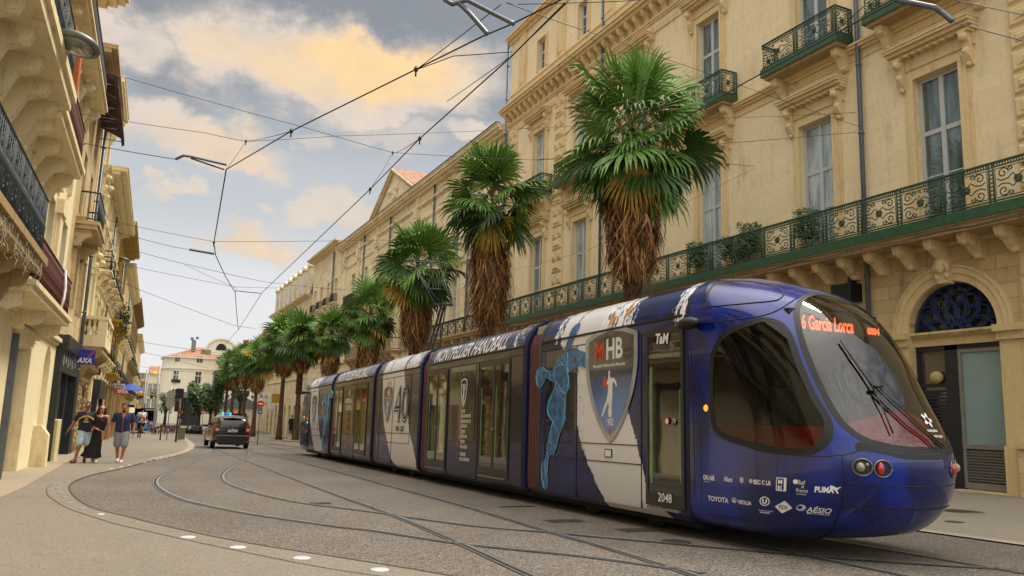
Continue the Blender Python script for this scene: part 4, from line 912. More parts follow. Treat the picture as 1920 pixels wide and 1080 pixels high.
def surround(root, x, z0, w_, h_, m, t=.34, hood=True, key=False, brackets=True, pj=.55):
    b = MB(); x0, x1, z1 = x - w_/2, x + w_/2, z0 + h_
    for k, (a, pr) in enumerate(((t, .05), (t * .72, .085), (t * .35, .115))):
        e = .003 * (2 - k) + .001; b.box(x0 - a, x0 - e, 0, pr, z0 + e, z1 + a); b.box(x1 + e, x1 + a, 0, pr, z0 + e, z1 + a); b.box(x0 - e + .0005, x1 + e - .0005, 0, pr, z1 + e, z1 + a - .0005 * (k + 1))
    if hood:
        zb = z1 + t + .42; W_ = w_ / 2 + t + .30
        b.box(x - W_ + .1, x + W_ - .1, 0, .10, z1 + t, zb)
        for i, (pr, a, c) in enumerate(((pj * .55, 0, .09), (pj * .8, .09, .2), (pj, .2, .29), (pj + .04, .29, .33))): b.box(x - W_ - (.02 * i), x + W_ + (.02 * i), 0, pr, zb + a, zb + c)
        n = 11
        for i in range(n): q = x - W_ + .12 + (2 * W_ - .24) * i / (n - 1); b.box(q - .045, q + .045, .08, pj * .55 + .08, zb - .06, zb - .001)
    s = part('window_surround', b, m, root)
    if hood and brackets:
        for sx in (-1, 1):
            b = MB(); c = x + sx * (w_ / 2 + t + .02); prof = [(.0, zb), (pj * .72, zb), (pj * .72, zb - .12), (pj * .55, zb - .28), (.22, zb - .38), (.20, zb - .55), (.28, zb - .72), (.18, zb - .9), (.08, zb - 1.02), (0, zb - 1.05)]
            b.prism(prof, 'x', c - .11, c + .11); b.ball((c, .3, zb - .2), .14, .16, .14, 8); b.ball((c, .2, zb - .62), .13, .13, .13, 8); b.ball((c, .1, zb - .98), .09, .09, .1, 8)
            part('bracket', b, m, parent=s)
    return s
def strip(root, x0, x1, z0, prof, m, name='string_course', both=0.0):
    """moulding: prof = [(projection, height)...] stacked upward from z0"""
    b = MB(); z = z0
    for pj, h_ in prof: b.box(x0 - pj * both, x1 + pj * both, -.02, pj, z, z + h_); z += h_
    return part(name, b, m, root)
def spiral(cx, cz, r, a0, turns, sg, n=16): return [(cx + r * (1 - .82 * i / n) * math.cos(a0 + sg * turns * 2 * PI * i / n), cz + r * (1 - .82 * i / n) * math.sin(a0 + sg * turns * 2 * PI * i / n)) for i in range(n + 1)]
def motif(b, x0, x1, z0, z1, P, r=.019, fine=True):
    w_, h_ = x1 - x0, z1 - z0; cx, cz = (x0 + x1) / 2, (z0 + z1) / 2
    T = lambda l, rr=r: b.tube([P(a, c) for a, c in l], rr, 4 if fine else 3, cap=False)
    T([(x0 + .05, z0 + .05), (x1 - .05, z0 + .05), (x1 - .05, z1 - .05), (x0 + .05, z1 - .05), (x0 + .05, z0 + .05)], r * .8)
    q = min(w_, h_) * .5
    for sx in (-1, 1):
        for sz in (-1, 1):
            T([(cx + sx * a, cz + sz * c) for a, c in spiral(w_ * .30, h_ * .27, min(w_, h_) * .17, PI * .95, 1.25, -1)])
            T([(cx + sx * a, cz + sz * c) for a, c in [(0.02, .05), (w_ * .1, h_ * .2), (w_ * .2, h_ * .08), (w_ * .34, h_ * .05), (w_ * .42, h_ * .12)]])
            if w_ > .7: T([(cx + sx * a, cz + sz * c) for a, c in spiral(w_ * .14, h_ * .36, h_ * .09, -PI * .3, 1.1, 1, 10)])
    T(circ(q * .22, 10, cx, cz) + circ(q * .22, 10, cx, cz)[:1], r * 1.2); T(circ(q * .1, 6, cx, cz) + circ(q * .1, 6, cx, cz)[:1], r * 1.6)
def railing(root, x0, x1, z0, h_, yo, m, style='scroll', skirt=None, ends=True, pw=1.25, name='railing', yi=.06):
    b = MB(); segs = [(lambda a, c: (a, yo, c), x0, x1)]
    if ends: segs += [(lambda a, c: (x0, a, c), yi, yo), (lambda a, c: (x1, a, c), yi, yo)]
    for P, a0, a1 in segs:
        L_ = a1 - a0
        def bar(a, c, e, f, r=.02): b.tube([P(a, c), P(e, f)], r, 4)
        bar(a0, z0 + h_, a1, z0 + h_, .035); bar(a0, z0 + .08, a1, z0 + .08, .026)
        if style in ('scroll', 'ornate'):
            bar(a0, z0 + h_ - .13, a1, z0 + h_ - .13, .016)
            k = int(L_ / .075)
            for i in range(k): a = a0 + L_ * i / k; b.tube([P(a, z0 + h_ - .13), P(a + L_ / k, z0 + h_)], .014, 3, cap=False); b.tube([P(a + L_ / k, z0 + h_ - .13), P(a, z0 + h_)], .014, 3, cap=False)
            n = max(1, round(L_ / pw)); 
            for i in range(n):
                p0, p1 = a0 + L_ * i / n, a0 + L_ * (i + 1) / n
                for q in (p0, p0 + .13): bar(q, z0, q, z0 + h_, .024)
                for j in range(8): zz = z0 + .1 + (h_ - .25) * j / 8; b.tube([P(p0, zz), P(p0 + .13, zz + .1)], .014, 3, cap=False); b.tube([P(p0 + .13, zz), P(p0, zz + .1)], .014, 3, cap=False)
                if p1 - p0 > 1.15: motif(b, p0 + .13, p1 - .0, z0 + .10, z0 + h_ - .14, P)
                else: motif(b, p0 + .13, p1, z0 + .10, z0 + h_ - .14, P)
                if style == 'ornate':
                    for j in range(5): qx = p0 + (p1 - p0) * (j + .5) / 5; bar(qx, z0, qx, z0 + h_, .022); b.ball(P(qx, z0 + h_ * .5), .05, .04, .12, 6)
        elif style == 'bars':
            k = max(2, int(L_ / .13))
            for i in range(k + 1): a = a0 + L_ * i / k; bar(a, z0 + .05, a, z0 + h_, .010)
        elif style == 'dense':
            k = max(2, int(L_ / .11))
            for i in range(k + 1): a = a0 + L_ * i / k; bar(a, z0 + .05, a, z0 + h_, .014)
            for i in range(k):
                a = a0 + L_ * (i + .5) / k
                for zz in (.3, .55, .8): b.tube([P(a + .045 * math.cos(t), z0 + h_ * zz + .07 * math.sin(t)) for t in [2 * PI * j / 7 for j in range(8)]], .011, 3, cap=False)
            bar(a0, z0 + h_ - .14, a1, z0 + h_ - .14, .015)
    o = part(name, b, m, root)
    if skirt:
        b = MB(); b.box(x0 - .06, x1 + .06, yo + .025, yo + .06, z0 - .28, z0 + .02)
        if ends: b.box(x0 - .06, x0 - .025, yi, yo + .025, z0 - .28, z0 + .02); b.box(x1 + .025, x1 + .06, yi, yo + .025, z0 - .28, z0 + .02)
        part('skirt_plate', b, skirt, parent=o)
    return o
def balcony(root, x0, x1, z, pj, m_slab, m_rail, h_=1.05, style='scroll', corb=None, skirt=None, thick=.2, pw=1.25, cm=None, ch=.62):
    b = MB(); b.box(x0 - .12, x1 + .12, 0, pj + .12, z - thick * .45, z); b.box(x0 - .05, x1 + .05, 0, pj + .05, z - thick, z - thick * .45)
    s = part('balcony', b, m_slab, root)
    railing(s, x0 - (.1 if skirt else 0), x1 + (.1 if skirt else 0), z + (.17 if skirt else .02), h_, pj + (.10 if skirt else 0), m_rail, style, skirt, pw=pw)
    if corb:
        n = corb if isinstance(corb, int) else max(2, round((x1 - x0) / corb))
        for i in range(n):
            c = x0 + .22 + (x1 - x0 - .44) * i / (n - 1); b = MB(); zb = z - thick; k = pj * .85
            b.prism([(0, zb), (k, zb), (k, zb - .10), (k * .92, zb - .24), (k * .6, zb - .34), (k * .42, zb - ch * .75), (k * .2, zb - ch), (0, zb - ch)], 'x', c - .13, c + .13)
            b.ball((c, k * .8, zb - .17), .155, .14, .13, 8); b.ball((c, k * .25, zb - ch * .86), .15, .12, .11, 8)
            part('corbel', b, cm or m_slab, parent=s)
    return s
def pipe(root, x, z0, z1, y=.12, r=.06, m=None, name='downpipe'):
    b = MB(); b.tube([(x, y, z0), (x, y, z1)], r, 10); z = z0 + 1.5
    while z < z1: b.tube([(x, y, z - .04), (x, y, z + .04)], r + .015, 10); b.box(x - .02, x + .02, 0, y, z - .02, z + .02); z += 2.4
    return part(name, b, m or M_gut, root)
def pilaster_rust(root, x0, x1, z0, z1, m, step=.66):
    b = MB(); z = z0; i = 0; b.box(x0, x1, -.02, .06, z0, z1)
    while z + step < z1:
        bl = [(x0 + .03, x1 - .03)] if i % 2 == 0 else [(x0 + .03, (x0 + x1) / 2 - .04), ((x0 + x1) / 2 + .04, x1 - .03)]
        for a, c in bl:
            e = .07; A = [(a, .06, z + .04), (c, .06, z + .04), (c, .06, z + step - .04), (a, .06, z + step - .04)]; B = [(a + e, .13, z + .04 + e), (c - e, .13, z + .04 + e), (c - e, .13, z + step - .04 - e), (a + e, .13, z + step - .04 - e)]
            b.add(A + B, [(0, 1, 5, 4), (1, 2, 6, 5), (2, 3, 7, 6), (3, 0, 4, 7), (4, 5, 6, 7)])
            e2 = .16
            if c - a > .5: C2 = [(a + e2, .13, z + .04 + e2), (c - e2, .13, z + .04 + e2), (c - e2, .13, z + step - .04 - e2), (a + e2, .13, z + step - .04 - e2)]; b.add([(x, .131, q) for x, _, q in C2] + [((x + (a + c) / 2) / 2, .20, (q + z + step / 2) / 2) for x, _, q in C2], [(0, 1, 5, 4), (1, 2, 6, 5), (2, 3, 7, 6), (3, 0, 4, 7), (4, 5, 6, 7)])
        z += step; i += 1
    return part('rusticated_pilaster', b, m, root)
def shell(root, x0, x1, z0, z1, depth, m, roof=None, rm=None, name='side_and_back_walls'):
    """the rest of the block behind the street wall"""
    b = MB(); b.quad((x0, 0, z0), (x0, -depth, z0), (x0, -depth, z1), (x0, 0, z1)); b.quad((x1, 0, z0), (x1, -depth, z0), (x1, -depth, z1), (x1, 0, z1)); b.quad((x0, -depth, z0), (x1, -depth, z0), (x1, -depth, z1), (x0, -depth, z1))
    b.quad((x0, -.5, z0), (x1, -.5, z0), (x1, -.5, z1), (x0, -.5, z1))
    part(name, b, m, root)
    b = MB(); h_ = roof or 1.5; e = .05
    b.prism([(e, z1), (-depth / 2, z1 + h_), (-depth, z1)], 'x', x0, x1); part('roof', b, rm or M_tile, root)
def pots(b, P, h_, rnd, n=120, spread=.35):
    for _ in range(n):
        a = rnd.uniform(0, 2 * PI); r = spread * rnd.random() ** .5; z = h_ * rnd.uniform(.35, 1.0); c = P + Vector((r * math.cos(a), r * math.sin(a), z)); s = rnd.uniform(.06, .13); d = Vector((rnd.uniform(-1, 1), rnd.uniform(-1, 1), rnd.uniform(-.6, 1))).normalized(); e = d.orthogonal().normalized()
        b.add([c - d * s, c + e * s * .4, c + d * s, c - e * s * .4], [(0, 1, 2, 3)])
# ---------------------------------------------------------------- the golden building on the right
RM = Matrix(((0, -1, 0, 21.2), (1, 0, 0, 0), (0, 0, 1, 0), (0, 0, 0, 1)))
X1 = 21.2
rb = thing('building', 'golden limestone building with green iron balconies behind the tram, largest on the right', 'building', mat=RM, group=None)
bays = [4.7, 9.6, 15.44, 20.2, 26.0, 31.4, 36.8, 41.9]
Z1, H1_, WW = 7.55, 4.65, 1.52
holes = []
for x in bays[1:]:
    holes.append(rct(x, Z1, WW, H1_)); holes.append(rct(x, 14.75, 1.5, 4.1)); holes.append(rct(x, 22.9, 1.05, 2.0))
ARX = 15.44
arch_h = arc_hole(ARX, -.25, 2.78, 5.98)
gh = [arch_h] + [rct(x, -.4, 2.4, 4.1) for x in bays[3:]]
wall(rb, [(2, -1.5), (46.5, -1.5), (46.5, 6.9), (2, 6.9)], gh, S_ground, .55, 'ground_floor_wall')
wall(rb, [(2, 6.9), (46.5, 6.9), (46.5, 27.0), (2, 27.0)], holes, S_right, .38, 'wall')
shell(rb, 2, 46.5, -1.5, 27.0, 14, S_right, 3.0)
for x in bays[1:]:
    window(rb, x, Z1, WW, H1_, pm=(M_pane, M_pane_mid)[int(x) % 2]); surround(rb, x, Z1, WW, H1_, S_rightd)
    window(rb, x, 14.75, 1.5, 4.1, pm=(M_pane_mid, M_pane, M_pane)[int(x * 3) % 3]); surround(rb, x, 14.75, 1.5, 4.1, S_rightd)
    window(rb, x, 22.9, 1.05, 2.0, pm=M_pane_dk); surround(rb, x, 22.9, 1.05, 2.0, S_rightd, .18, hood=False)
strip(rb, 2, 46.5, 6.75, [(.12, .12), (.18, .10)], S_rightd)
strip(rb, 2, 46.5, 13.75, [(.04, .05), (.015, .22), (.10, .10), (.2, .10), (.26, .07)], S_rightd)
strip(rb, 2, 46.5, 19.95, [(.06, .06), (.015, .25)], S_rightd)
strip(rb, 2, 46.7, 21.25, [(.55, .14), (.72, .16), (.80, .10)], S_rightd, 'cornice')
strip(rb, 2, 46.5, 20.5, [(.08, .1), (.14, .12)], S_rightd)
x = 8.0
while x < 46.4: b = MB(); b.prism([(0, 21.25), (.5, 21.25), (.5, 21.12), (.38, 20.95), (.2, 20.85), (.12, 20.7), (0, 20.7)], 'x', x, x + .24); part('modillion', b, S_rightd, rb); x += .72
strip(rb, 2, 46.5, 22.1, [(.06, .5), (.12, .08)], S_rightd)
strip(rb, 2, 46.7, 26.4, [(.15, .2), (.35, .16), (.45, .14)], S_rightd, 'cornice')
for x in (23.1, 28.7, 34.1, 39.4, 44.6): 
    b = MB(); b.box(x - .5, x + .5, 0, .10, 22.7, 26.4); b.box(x - .38, x + .38, .10, .13, 22.95, 26.1); part('attic_pilaster', b, S_rightd, rb)
pilaster_rust(rb, 38.75, 39.95, 7.0, 20.4, S_rightd); pilaster_rust(rb, 45.1, 46.4, 7.0, 20.4, S_rightd); pilaster_rust(rb, 11.5, 13.15, 7.2, 20.4, S_rightd)
pilaster_rust(rb, 11.3, 13.35, 1.3, 6.6, S_rightd, .7)
b = MB(); b.box(11.1, 13.55, 0, .32, -1, 1.05); b.box(11.05, 13.6, 0, .38, 1.05, 1.2); part('pilaster_base', b, S_ground, rb)
# long green balcony, stepped in three
bal = balcony(rb, 9.0, 45.9, 7.2, 1.0, S_old, M_greend, 1.12, 'scroll', None, M_green, .34, pw=1.45)
x = 11.2
cb_ = []
while x < 45.8:
    c = x; b = MB(); zb = 6.86; k = .86
    b.prism([(0, zb), (k, zb), (k, zb - .10), (k * .92, zb - .24), (k * .6, zb - .34), (k * .42, zb - .48), (k * .2, zb - .64), (0, zb - .64)], 'x', c - .13, c + .13)
    b.ball((c, k * .8, zb - .17), .16, .15, .14, 8); b.ball((c, k * .25, zb - .55), .15, .12, .11, 8)
    part('corbel', b, S_rightd, bal); x += 1.06
b = MB(); pth = [(9 + i * .8, 1.14, 6.93 + .03 * math.sin(i * 1.9)) for i in range(46)]; b.tube(pth, .012, 4); b.tube([(p[0], p[1] + .01, p[2] - .05 + .02 * math.sin(p[0])) for p in pth], .010, 4); part('cable', b, M_black, bal)
for x in bays[2:]: 
    w_ = 1.65 if x != ARX else 1.75
    balcony(rb, x - w_, x + w_, 14.45, .72, S_old, M_greend, 1.0, 'scroll', 2, M_green, .22, pw=1.5, cm=S_rightd, ch=.75)
pipe(rb, 18.17, 0, 27.0, .14, .075); pipe(rb, 34.6, 6.9, 27, .14, .07); pipe(rb, 46.75, -.5, 26.9, .14, .08)
# arch bay
def archband(r0, r1, pj, m, b, n=28, zc=4.34):
    for i in range(n):
        a0, a1 = PI * i / n, PI * (i + 1) / n
        q = [(ARX + r * math.cos(a), zc + r * math.sin(a)) for a, r in ((a0, r0), (a1, r0), (a1, r1), (a0, r1))]
        b.add([(p[0], 0, p[1]) for p in q] + [(p[0], pj, p[1]) for p in q], [(4, 5, 6, 7), (0, 1, 5, 4), (2, 3, 7, 6)])
b = MB(); archband(1.40, 1.62, .07, None, b); archband(1.62, 1.80, .12, None, b); archband(1.80, 1.86, .16, None, b)
part('arch_moulding', b, S_rightd, rb)
b = MB(); zc = 4.34
b.prism([(0, zc + 1.30), (.26, zc + 1.32), (.34, zc + 1.9), (.2, zc + 2.1), (0, zc + 2.1)], 'x', ARX - .17, ARX + .17)
kx = ARX; b.ball((kx, .36, zc + 1.78), .15, .14, .19, 12); b.ball((kx, .50, zc + 1.75), .03, .04, .05, 6); b.ball((kx, .33, zc + 1.92), .2, .12, .12, 10)
for sx in (-1, 1): b.ball((kx + sx * .055, .475, zc + 1.81), .022, .02, .014, 6); b.ball((kx + sx * .19, .3, zc + 1.78), .07, .1, .16, 8); b.ball((kx + sx * .16, .28, zc + 1.52), .08, .08, .1, 8)
b.ball((kx, .47, zc + 1.68), .04, .02, .012, 6); part('keystone_head', b, S_rightd, rb)
# transom cornice across the arch
b = MB()
for i, (pj, h_) in enumerate(((.10, .22), (.14, .05), (.20, .06), (.28, .07))): z = 3.92 + sum(q[1] for q in ((.10, .22), (.14, .05), (.20, .06), (.28, .07))[:i]); b.box(ARX - 1.39, ARX + 1.39, -.34, pj - .25, z, z + h_)
for sx in (-1, 1):
    c = ARX + sx * 1.78; b.box(c - .38, c + .38, 0, .16, 3.92, 4.14); b.box(c - .42, c + .42, 0, .26, 4.14, 4.33); b.box(c - .34, c + .34, 0, .08, 1.1, 3.92); b.box(c - .36, c + .36, 0, .16, -.5, 1.1)
k = 46
for i in range(k): q = ARX - 1.35 + 2.7 * i / (k - 1); b.box(q - .012, q + .012, -.11, -.07, 4.15, 4.185)
part('transom', b, stone('transom_yellow', 'cdb684', '3a2f1e', .8), rb)
# blue wrought wheel window
M_bluei = mat('blue_ironwork', '1c3568', .45, .35, 8, .1); M_dark = mat('dark_void', '15130f', .9, .3, 3, 0)
b = MB(); R = 1.36
def petal(a, r0, r1, w_, n=12): return [((r0 + (r1 - r0) * i / n) * math.cos(a + w_ * math.sin(PI * i / n)), (r0 + (r1 - r0) * i / n) * math.sin(a + w_ * math.sin(PI * i / n))) for i in range(n + 1)]
for yo, rr in ((-.20, .014), (-.30, .03)):
    for i in range(7):
        a = PI * i / 6
        for s in (-1, 1): b.tube([(ARX + p[0], yo, zc + max(0, p[1])) for p in petal(a, .1, 1.15, s * .52)], rr, 5); b.tube([(ARX + p[0], yo, zc + max(0, p[1])) for p in petal(a, .62, R, s * .28)], rr * .8, 5)
    for r in (.36, R - .02): b.tube([(ARX + r * math.cos(PI * i / 24), yo, zc + r * math.sin(PI * i / 24)) for i in range(25)], rr, 5)
    b.tube([(ARX + .15 * math.cos(PI * i / 8), yo, zc + .15 * math.sin(PI * i / 8)) for i in range(9)], rr * 1.5, 5)
part('blue_fanlight', b, M_bluei, rb)
b = MB(); b.add([(ARX + 1.38 * math.cos(PI * i / 20), -.40, zc + 1.38 * math.sin(PI * i / 20)) for i in range(21)], [tuple(range(21))]); part('fanlight_pane', b, glassy('fanlight_glass', '3a3426', .08, .8), rb)
# shop front under the arch
b = MB(); yb = -.3
for x0, x1, z0, z1 in ((ARX + .05, ARX + .45, -.3, 3.92), (ARX - 1.39, ARX + 1.39, 3.78, 3.92), (ARX + .45, ARX + 1.39, 2.72, 2.82), (ARX + 1.3, ARX + 1.39, -.3, 3.78)): b.box(x0, x1, yb - .05, yb + .06, z0, z1)
for i in range(26): b.box(ARX + .46, ARX + 1.3, yb - .04, yb + .03, .0 + i * .103, .05 + i * .103)
part('shop_front', b, M_dkmetal, rb)
b = MB(); b.quad((ARX + .45, yb, 2.8), (ARX + 1.35, yb, 2.8), (ARX + 1.35, yb, 3.8), (ARX + .45, yb, 3.8)); b.quad((ARX + .45, yb - .02, -.3), (ARX + 1.35, yb - .02, -.3), (ARX + 1.35, yb - .02, 2.8), (ARX + .45, yb - .02, 2.8)); part('shop_pane', b, M_pane_dk, rb)
b = MB(); b.ball((ARX + .72, yb + .10, 3.0), .2, .16, .18, 14); part('shop_lantern', b, mat('paper_lantern', 'b8a76a', .8, .4, 25, .3), rb)
b = MB(); x0, x1 = ARX - 1.36, ARX + .05
for a, c, z0, z1 in ((x0, x0 + .09, -.1, 3.78), (x1 - .10, x1, -.1, 3.78), (x0 + .09, x1 - .10, 3.68, 3.78), (x0 + .09, x1 - .10, .98, 1.10), (x0 + .09, x1 - .10, -.12, .06)): b.box(a, c, yb - .04, yb + .05, z0, z1)
dr = part('shop_door', b, mat('alu_door', '8e8a80', .4, .2, 6, .1, metal=.4), rb)
b = MB(); b.quad((x0 + .05, yb, 1.05), (x1 - .05, yb, 1.05), (x1 - .05, yb, 3.72), (x0 + .05, yb, 3.72)); part('frosted_pane', b, mat('frosted_glass', '7f9592', .25, .12, .8, .0, coat=.4), dr)
b = MB()
for i in range(11): z = .10 + i * .078; b.box(x0 + .10, x1 - .11, yb - .03, yb + .03, z, z + .045, M=None)
part('louvre_grille', b, M_alu, dr)
b = MB(); b.box(x0 - .1, x1 + .1, -.35, .15, -.6, -.14); part('doorstep', b, S_ground, rb)
# dark boxy sign behind the tram's nose, flowerpots on the balcony
b = MB(); b.box(18.5, 19.3, .0, .55, 5.5, 6.1); b.box(18.7, 18.8, 0, .3, 6.1, 6.4); t = solo('wall_sign', b, M_black, 'black box sign on the golden wall just above the tram roof', 'sign', bevel=.02); t.matrix_world = RM
rnd = random.Random(11)
M_leafp = mat('pot_plant_leaf', '3c5a26', .6, .5, 30, 0); M_pot = mat('terracotta_pot', '5a2a22', .8, .3, 6, .1)
for i, (px, py, h_, lb) in enumerate(((1305, 470, 1.5, 'bushy potted shrub at the left end of the green balcony pots'), (1372, 440, 1.3, 'small open potted shrub between two larger ones on the green balcony'), (1402, 430, 1.7, 'tall airy potted shrub reaching above the green rail'), (1510, 420, 1.6, 'potted shrub below the middle tall window on the green balcony'), (1750, 340, 1.1, 'single broad-leaved plant in a pot below the largest tall window'))):
    y = onx(px, py, 20.7).y; t = thing('potted_plant', lb, 'potted plant', (20.75, y, 7.2))
    b = MB(); b.lathe([(.15, 0), (.2, .35), (.22, .36), (.02, .34)], 12); part('pot', b, M_pot, t)
    b = MB(); 
    for j in range(5): a = rnd.uniform(0, 6.28); b.tube([(0, 0, .3), (.1 * math.cos(a), .1 * math.sin(a), h_ * .6), (.3 * math.cos(a), .3 * math.sin(a), h_)], .012, 4)
    part('stem', b, mat('stem_brown', '4b3a26', .8), t)
    b = MB(); pots(b, Vector((0, 0, .15)), h_, rnd, 620 if i != 4 else 60, .46); part('foliage', b, M_leafp, t, fixn=False)
# wire anchors on the wall come with the wires
# ---------------------------------------------------------------- second building, with the pediment
b2 = thing('building', 'long cream building with triangular pediment and grey shutters beyond the golden one', 'building', mat=RM)
x0, x1 = 46.7, 92.5
wx = [50.2 + 5.15 * i for i in range(8)]
h = []
for x in wx: h += [rct(x, 8.0, 1.4, 3.9), rct(x, 13.5, 1.3, 3.2), arc_hole(x, -.9, 2.4, 6.2)]
wall(b2, [(x0, -2.6), (x1, -2.6), (x1, 20.3), (x0, 20.3)], h, S_pale, .35)
shell(b2, x0, x1, -2.6, 20.4, 13, S_pale, 2.4)
for i, x in enumerate(wx):
    window(b2, x, 8.0, 1.4, 3.9, closed=M_shut if i % 3 != 1 else None); surround(b2, x, 8.0, 1.4, 3.9, S_pale, .25, hood=True, brackets=False, pj=.4)
    window(b2, x, 13.5, 1.3, 3.2, closed=M_shut if i % 4 != 2 else None); surround(b2, x, 13.5, 1.3, 3.2, S_pale, .2, hood=False)
    b = MB(); b.quad((x - 1.2, -.3, -.9), (x + 1.2, -.3, -.9), (x + 1.2, -.3, 5.4), (x - 1.2, -.3, 5.4)); part('shop_pane', b, M_pane_dk, b2)
for z, pr in ((7.0, [(.1, .1), (.2, .12)]), (12.6, [(.08, .1), (.16, .12)]), (17.8, [(.06, .1), (.1, .1)]), (19.1, [(.10, .12), (.2, .2)])): strip(b2, x0, x1, z, pr, S_pale)
strip(b2, x0, x1 + .3, 20.2, [(.35, .18), (.62, .2), (.8, .18), (.86, .1)], S_pale, 'cornice')
b = MB(); b.box(x0, x1, .6, .92, 20.86, 20.93); part('gutter', b, M_gut, b2)
for x in (49.0, 54.2, 65.0, 77.5, 84.5, 90.5):
    b = MB(); b.box(x - .45, x + .45, 0, .14, 13.1, 20.2); b.box(x - .55, x + .55, 0, .28, 18.1, 18.4); b.box(x - .4, x + .4, .0, .34, 18.4, 19.3); part('pilaster', b, S_pale, b2)
pd0, pd1 = 65.3, 78.0; pm = (pd0 + pd1) / 2
b = MB(); b.prism([(pd0, 20.86), (pd1, 20.86), (pm, 24.2)], 'y', -2.6, .35); part('pediment', b, S_pale, b2)
b = MB()
for (a, c) in (((pd0 - .5, 20.9), (pm, 24.3)), ((pd1 + .5, 20.9), (pm, 24.3))):
    for q, (pj, t0, t1) in enumerate(((.55, .0, .2), (.75, .2, .36))): b.prism([(a[0], a[1] + t0), (c[0], c[1] + t0), (c[0], c[1] + t1), (a[0], a[1] + t1)], 'y', -2.6, pj)
for i in range(14): b.ball((pm + random.Random(i).uniform(-1.6, 1.6), .38, 21.6 + abs(math.sin(i * 2.3)) * 1.1), .3, .16, .3, 8)
part('pediment_moulding', b, S_pale, b2)
b = MB(); b.prism([(pd0 - .6, 21.3), (pm, 24.7), (pd1 + .6, 21.3), (pm, 24.55)], 'y', -6, .6); part('pediment_roof', b, M_tile, b2)
for cx, n_ in ((82.9, 4), (78.9, 2)):
    b = MB(); b.box(cx - 1.1, cx + 1.1, -2.6, -1.6, 20.4, 24.0)
    for i in range(n_ * 2): 
        for yy in (-2.4, -1.8): b.box(cx - 1.0 + i * 2.0 / (n_ * 2) , cx - .85 + i * 2.0 / (n_ * 2), yy - .08, yy + .08, 24.0, 24.4)
    b.box(cx - 1.15, cx + 1.15, -2.65, -1.55, 24.4, 24.5); part('chimney', b, M_brick, b2)
balcony(b2, 50.0 - 2.2, 63, 7.2, .95, S_old, M_wiron, 1.05, 'scroll', 1.7, None, .3, pw=1.5, cm=S_pale, ch=.9)
balcony(b2, 68.0, 84.5, 7.2, .95, S_old, M_wiron, 1.05, 'bars', 1.7, None, .3, cm=S_pale, ch=.9)
balcony(b2, 73.5, 87.5, 13.2, .8, S_pale, M_wiron, 1.0, 'dense', 4, None, .25)
for x in (52.7, 60.5, 72.8, 82.2): pipe(b2, x, 0, 20.2, .15, .08)
b = MB(); b.tube([(60, -3, 21), (60, -3, 24.6)], .03, 5); b.tube([(59.2, -3, 24.2), (60.9, -3, 24.5)], .015, 4)
for q in range(6): b.tube([(59.3 + q * .28, -3.3, 24.25 + q * .04), (59.3 + q * .28, -2.7, 24.25 + q * .04)], .01, 3)
part('aerial', b, M_alu, b2)
b = MB(); b.lathe([(.1, 0), (.1, .5), (.35, .55), (.3, .65), (.02, .75)], 10, (62.5, -1.5, 20.9)); part('roof_vent', b, M_zinc, b2)
# ---------------------------------------------------------------- third: plain with small balconies
def block(label, x0, x1, zt, zb, m, nb, floors, M=RM, roof=2.0, rm=None, name='building', bal=None, corn=.5, closed=None, depth=12, balst='bars', fm=None, ww=1.1, group=None, arches=False, balm=None, dark=False):
    r = thing(name, label, 'building', mat=M, group=group); xs = [x0 + (x1 - x0) * (i + .5) / nb for i in range(nb)]; h = []
    for (z, hh) in floors: h += [rct(x, z, ww, hh) for x in xs]
    gz_ = [(arc_hole(x, zb + .6, ww * 1.7, 4.6 + (-zb - 1) * .3) if arches else rct(x, zb + .3, ww * 1.8, 3.4)) for x in xs]
    wall(r, [(x0, zb), (x1, zb), (x1, zt), (x0, zt)], h + gz_, m, .3)
    shell(r, x0, x1, zb, zt, depth, m, roof, rm)
    for i, x in enumerate(xs):
        for k, (z, hh) in enumerate(floors):
            cl = closed if (closed and (i * 3 + k * 5) % 4 != 1) else None
            window(r, x, z, ww, hh, .25, fm or M_wframe2, M_pane_dk if dark else M_pane, bars=(.6,), closed=cl); surround(r, x, z, ww, hh, m, .16, hood=(k == 0), brackets=False, pj=.25)
            if bal and k in bal: balcony(r, x - ww / 2 - .35, x + ww / 2 + .35, z - .05, .5, m, balm or M_wiron, .95, balst, 2, None, .2, ch=.35)
        b = MB(); b.quad((x - ww, -.28, zb + .3), (x + ww, -.28, zb + .3), (x + ww, -.28, zb + 5.0), (x - ww, -.28, zb + 5.0)); part('shop_pane', b, M_pane_dk, r)
    for z, _ in floors: strip(r, x0, x1, z - .5, [(.06, .08), (.12, .08)], m)
    strip(r, x0, x1, zt - .45, [(corn * .3, .14), (corn * .65, .16), (corn, .16), (corn + .05, .06)], m, 'cornice', both=.3)
    return r
b3 = block('cream building with three small balconies beyond the pedimented one', 92.7, 108.6, 21.8, -3, S_pale, 4, [(8.2, 3.2), (14.6, 2.9)], closed=M_shut, bal=(1,), balst='dense', corn=1.0)
pipe(b3, 96.2, 0, 21, .2, .1)
M4 = Matrix.Translation((0, 0, 0)) @ RM
b4 = block('pale stone building with slate mansard roof and dormers', 110.0, 141.0, 17.6, -3.2, S_pale, 8, [(6.6, 2.4), (11.6, 2.6)], corn=.8, roof=.1, rm=M_zinc, arches=True)
b = MB(); b.prism([(0.1, 17.6), (-1.5, 22.6), (-2.2, 23.0), (-10, 23.0), (-10, 17.6)], 'x', 110.0, 141.0); part('mansard_roof', b, M_slate, b4)
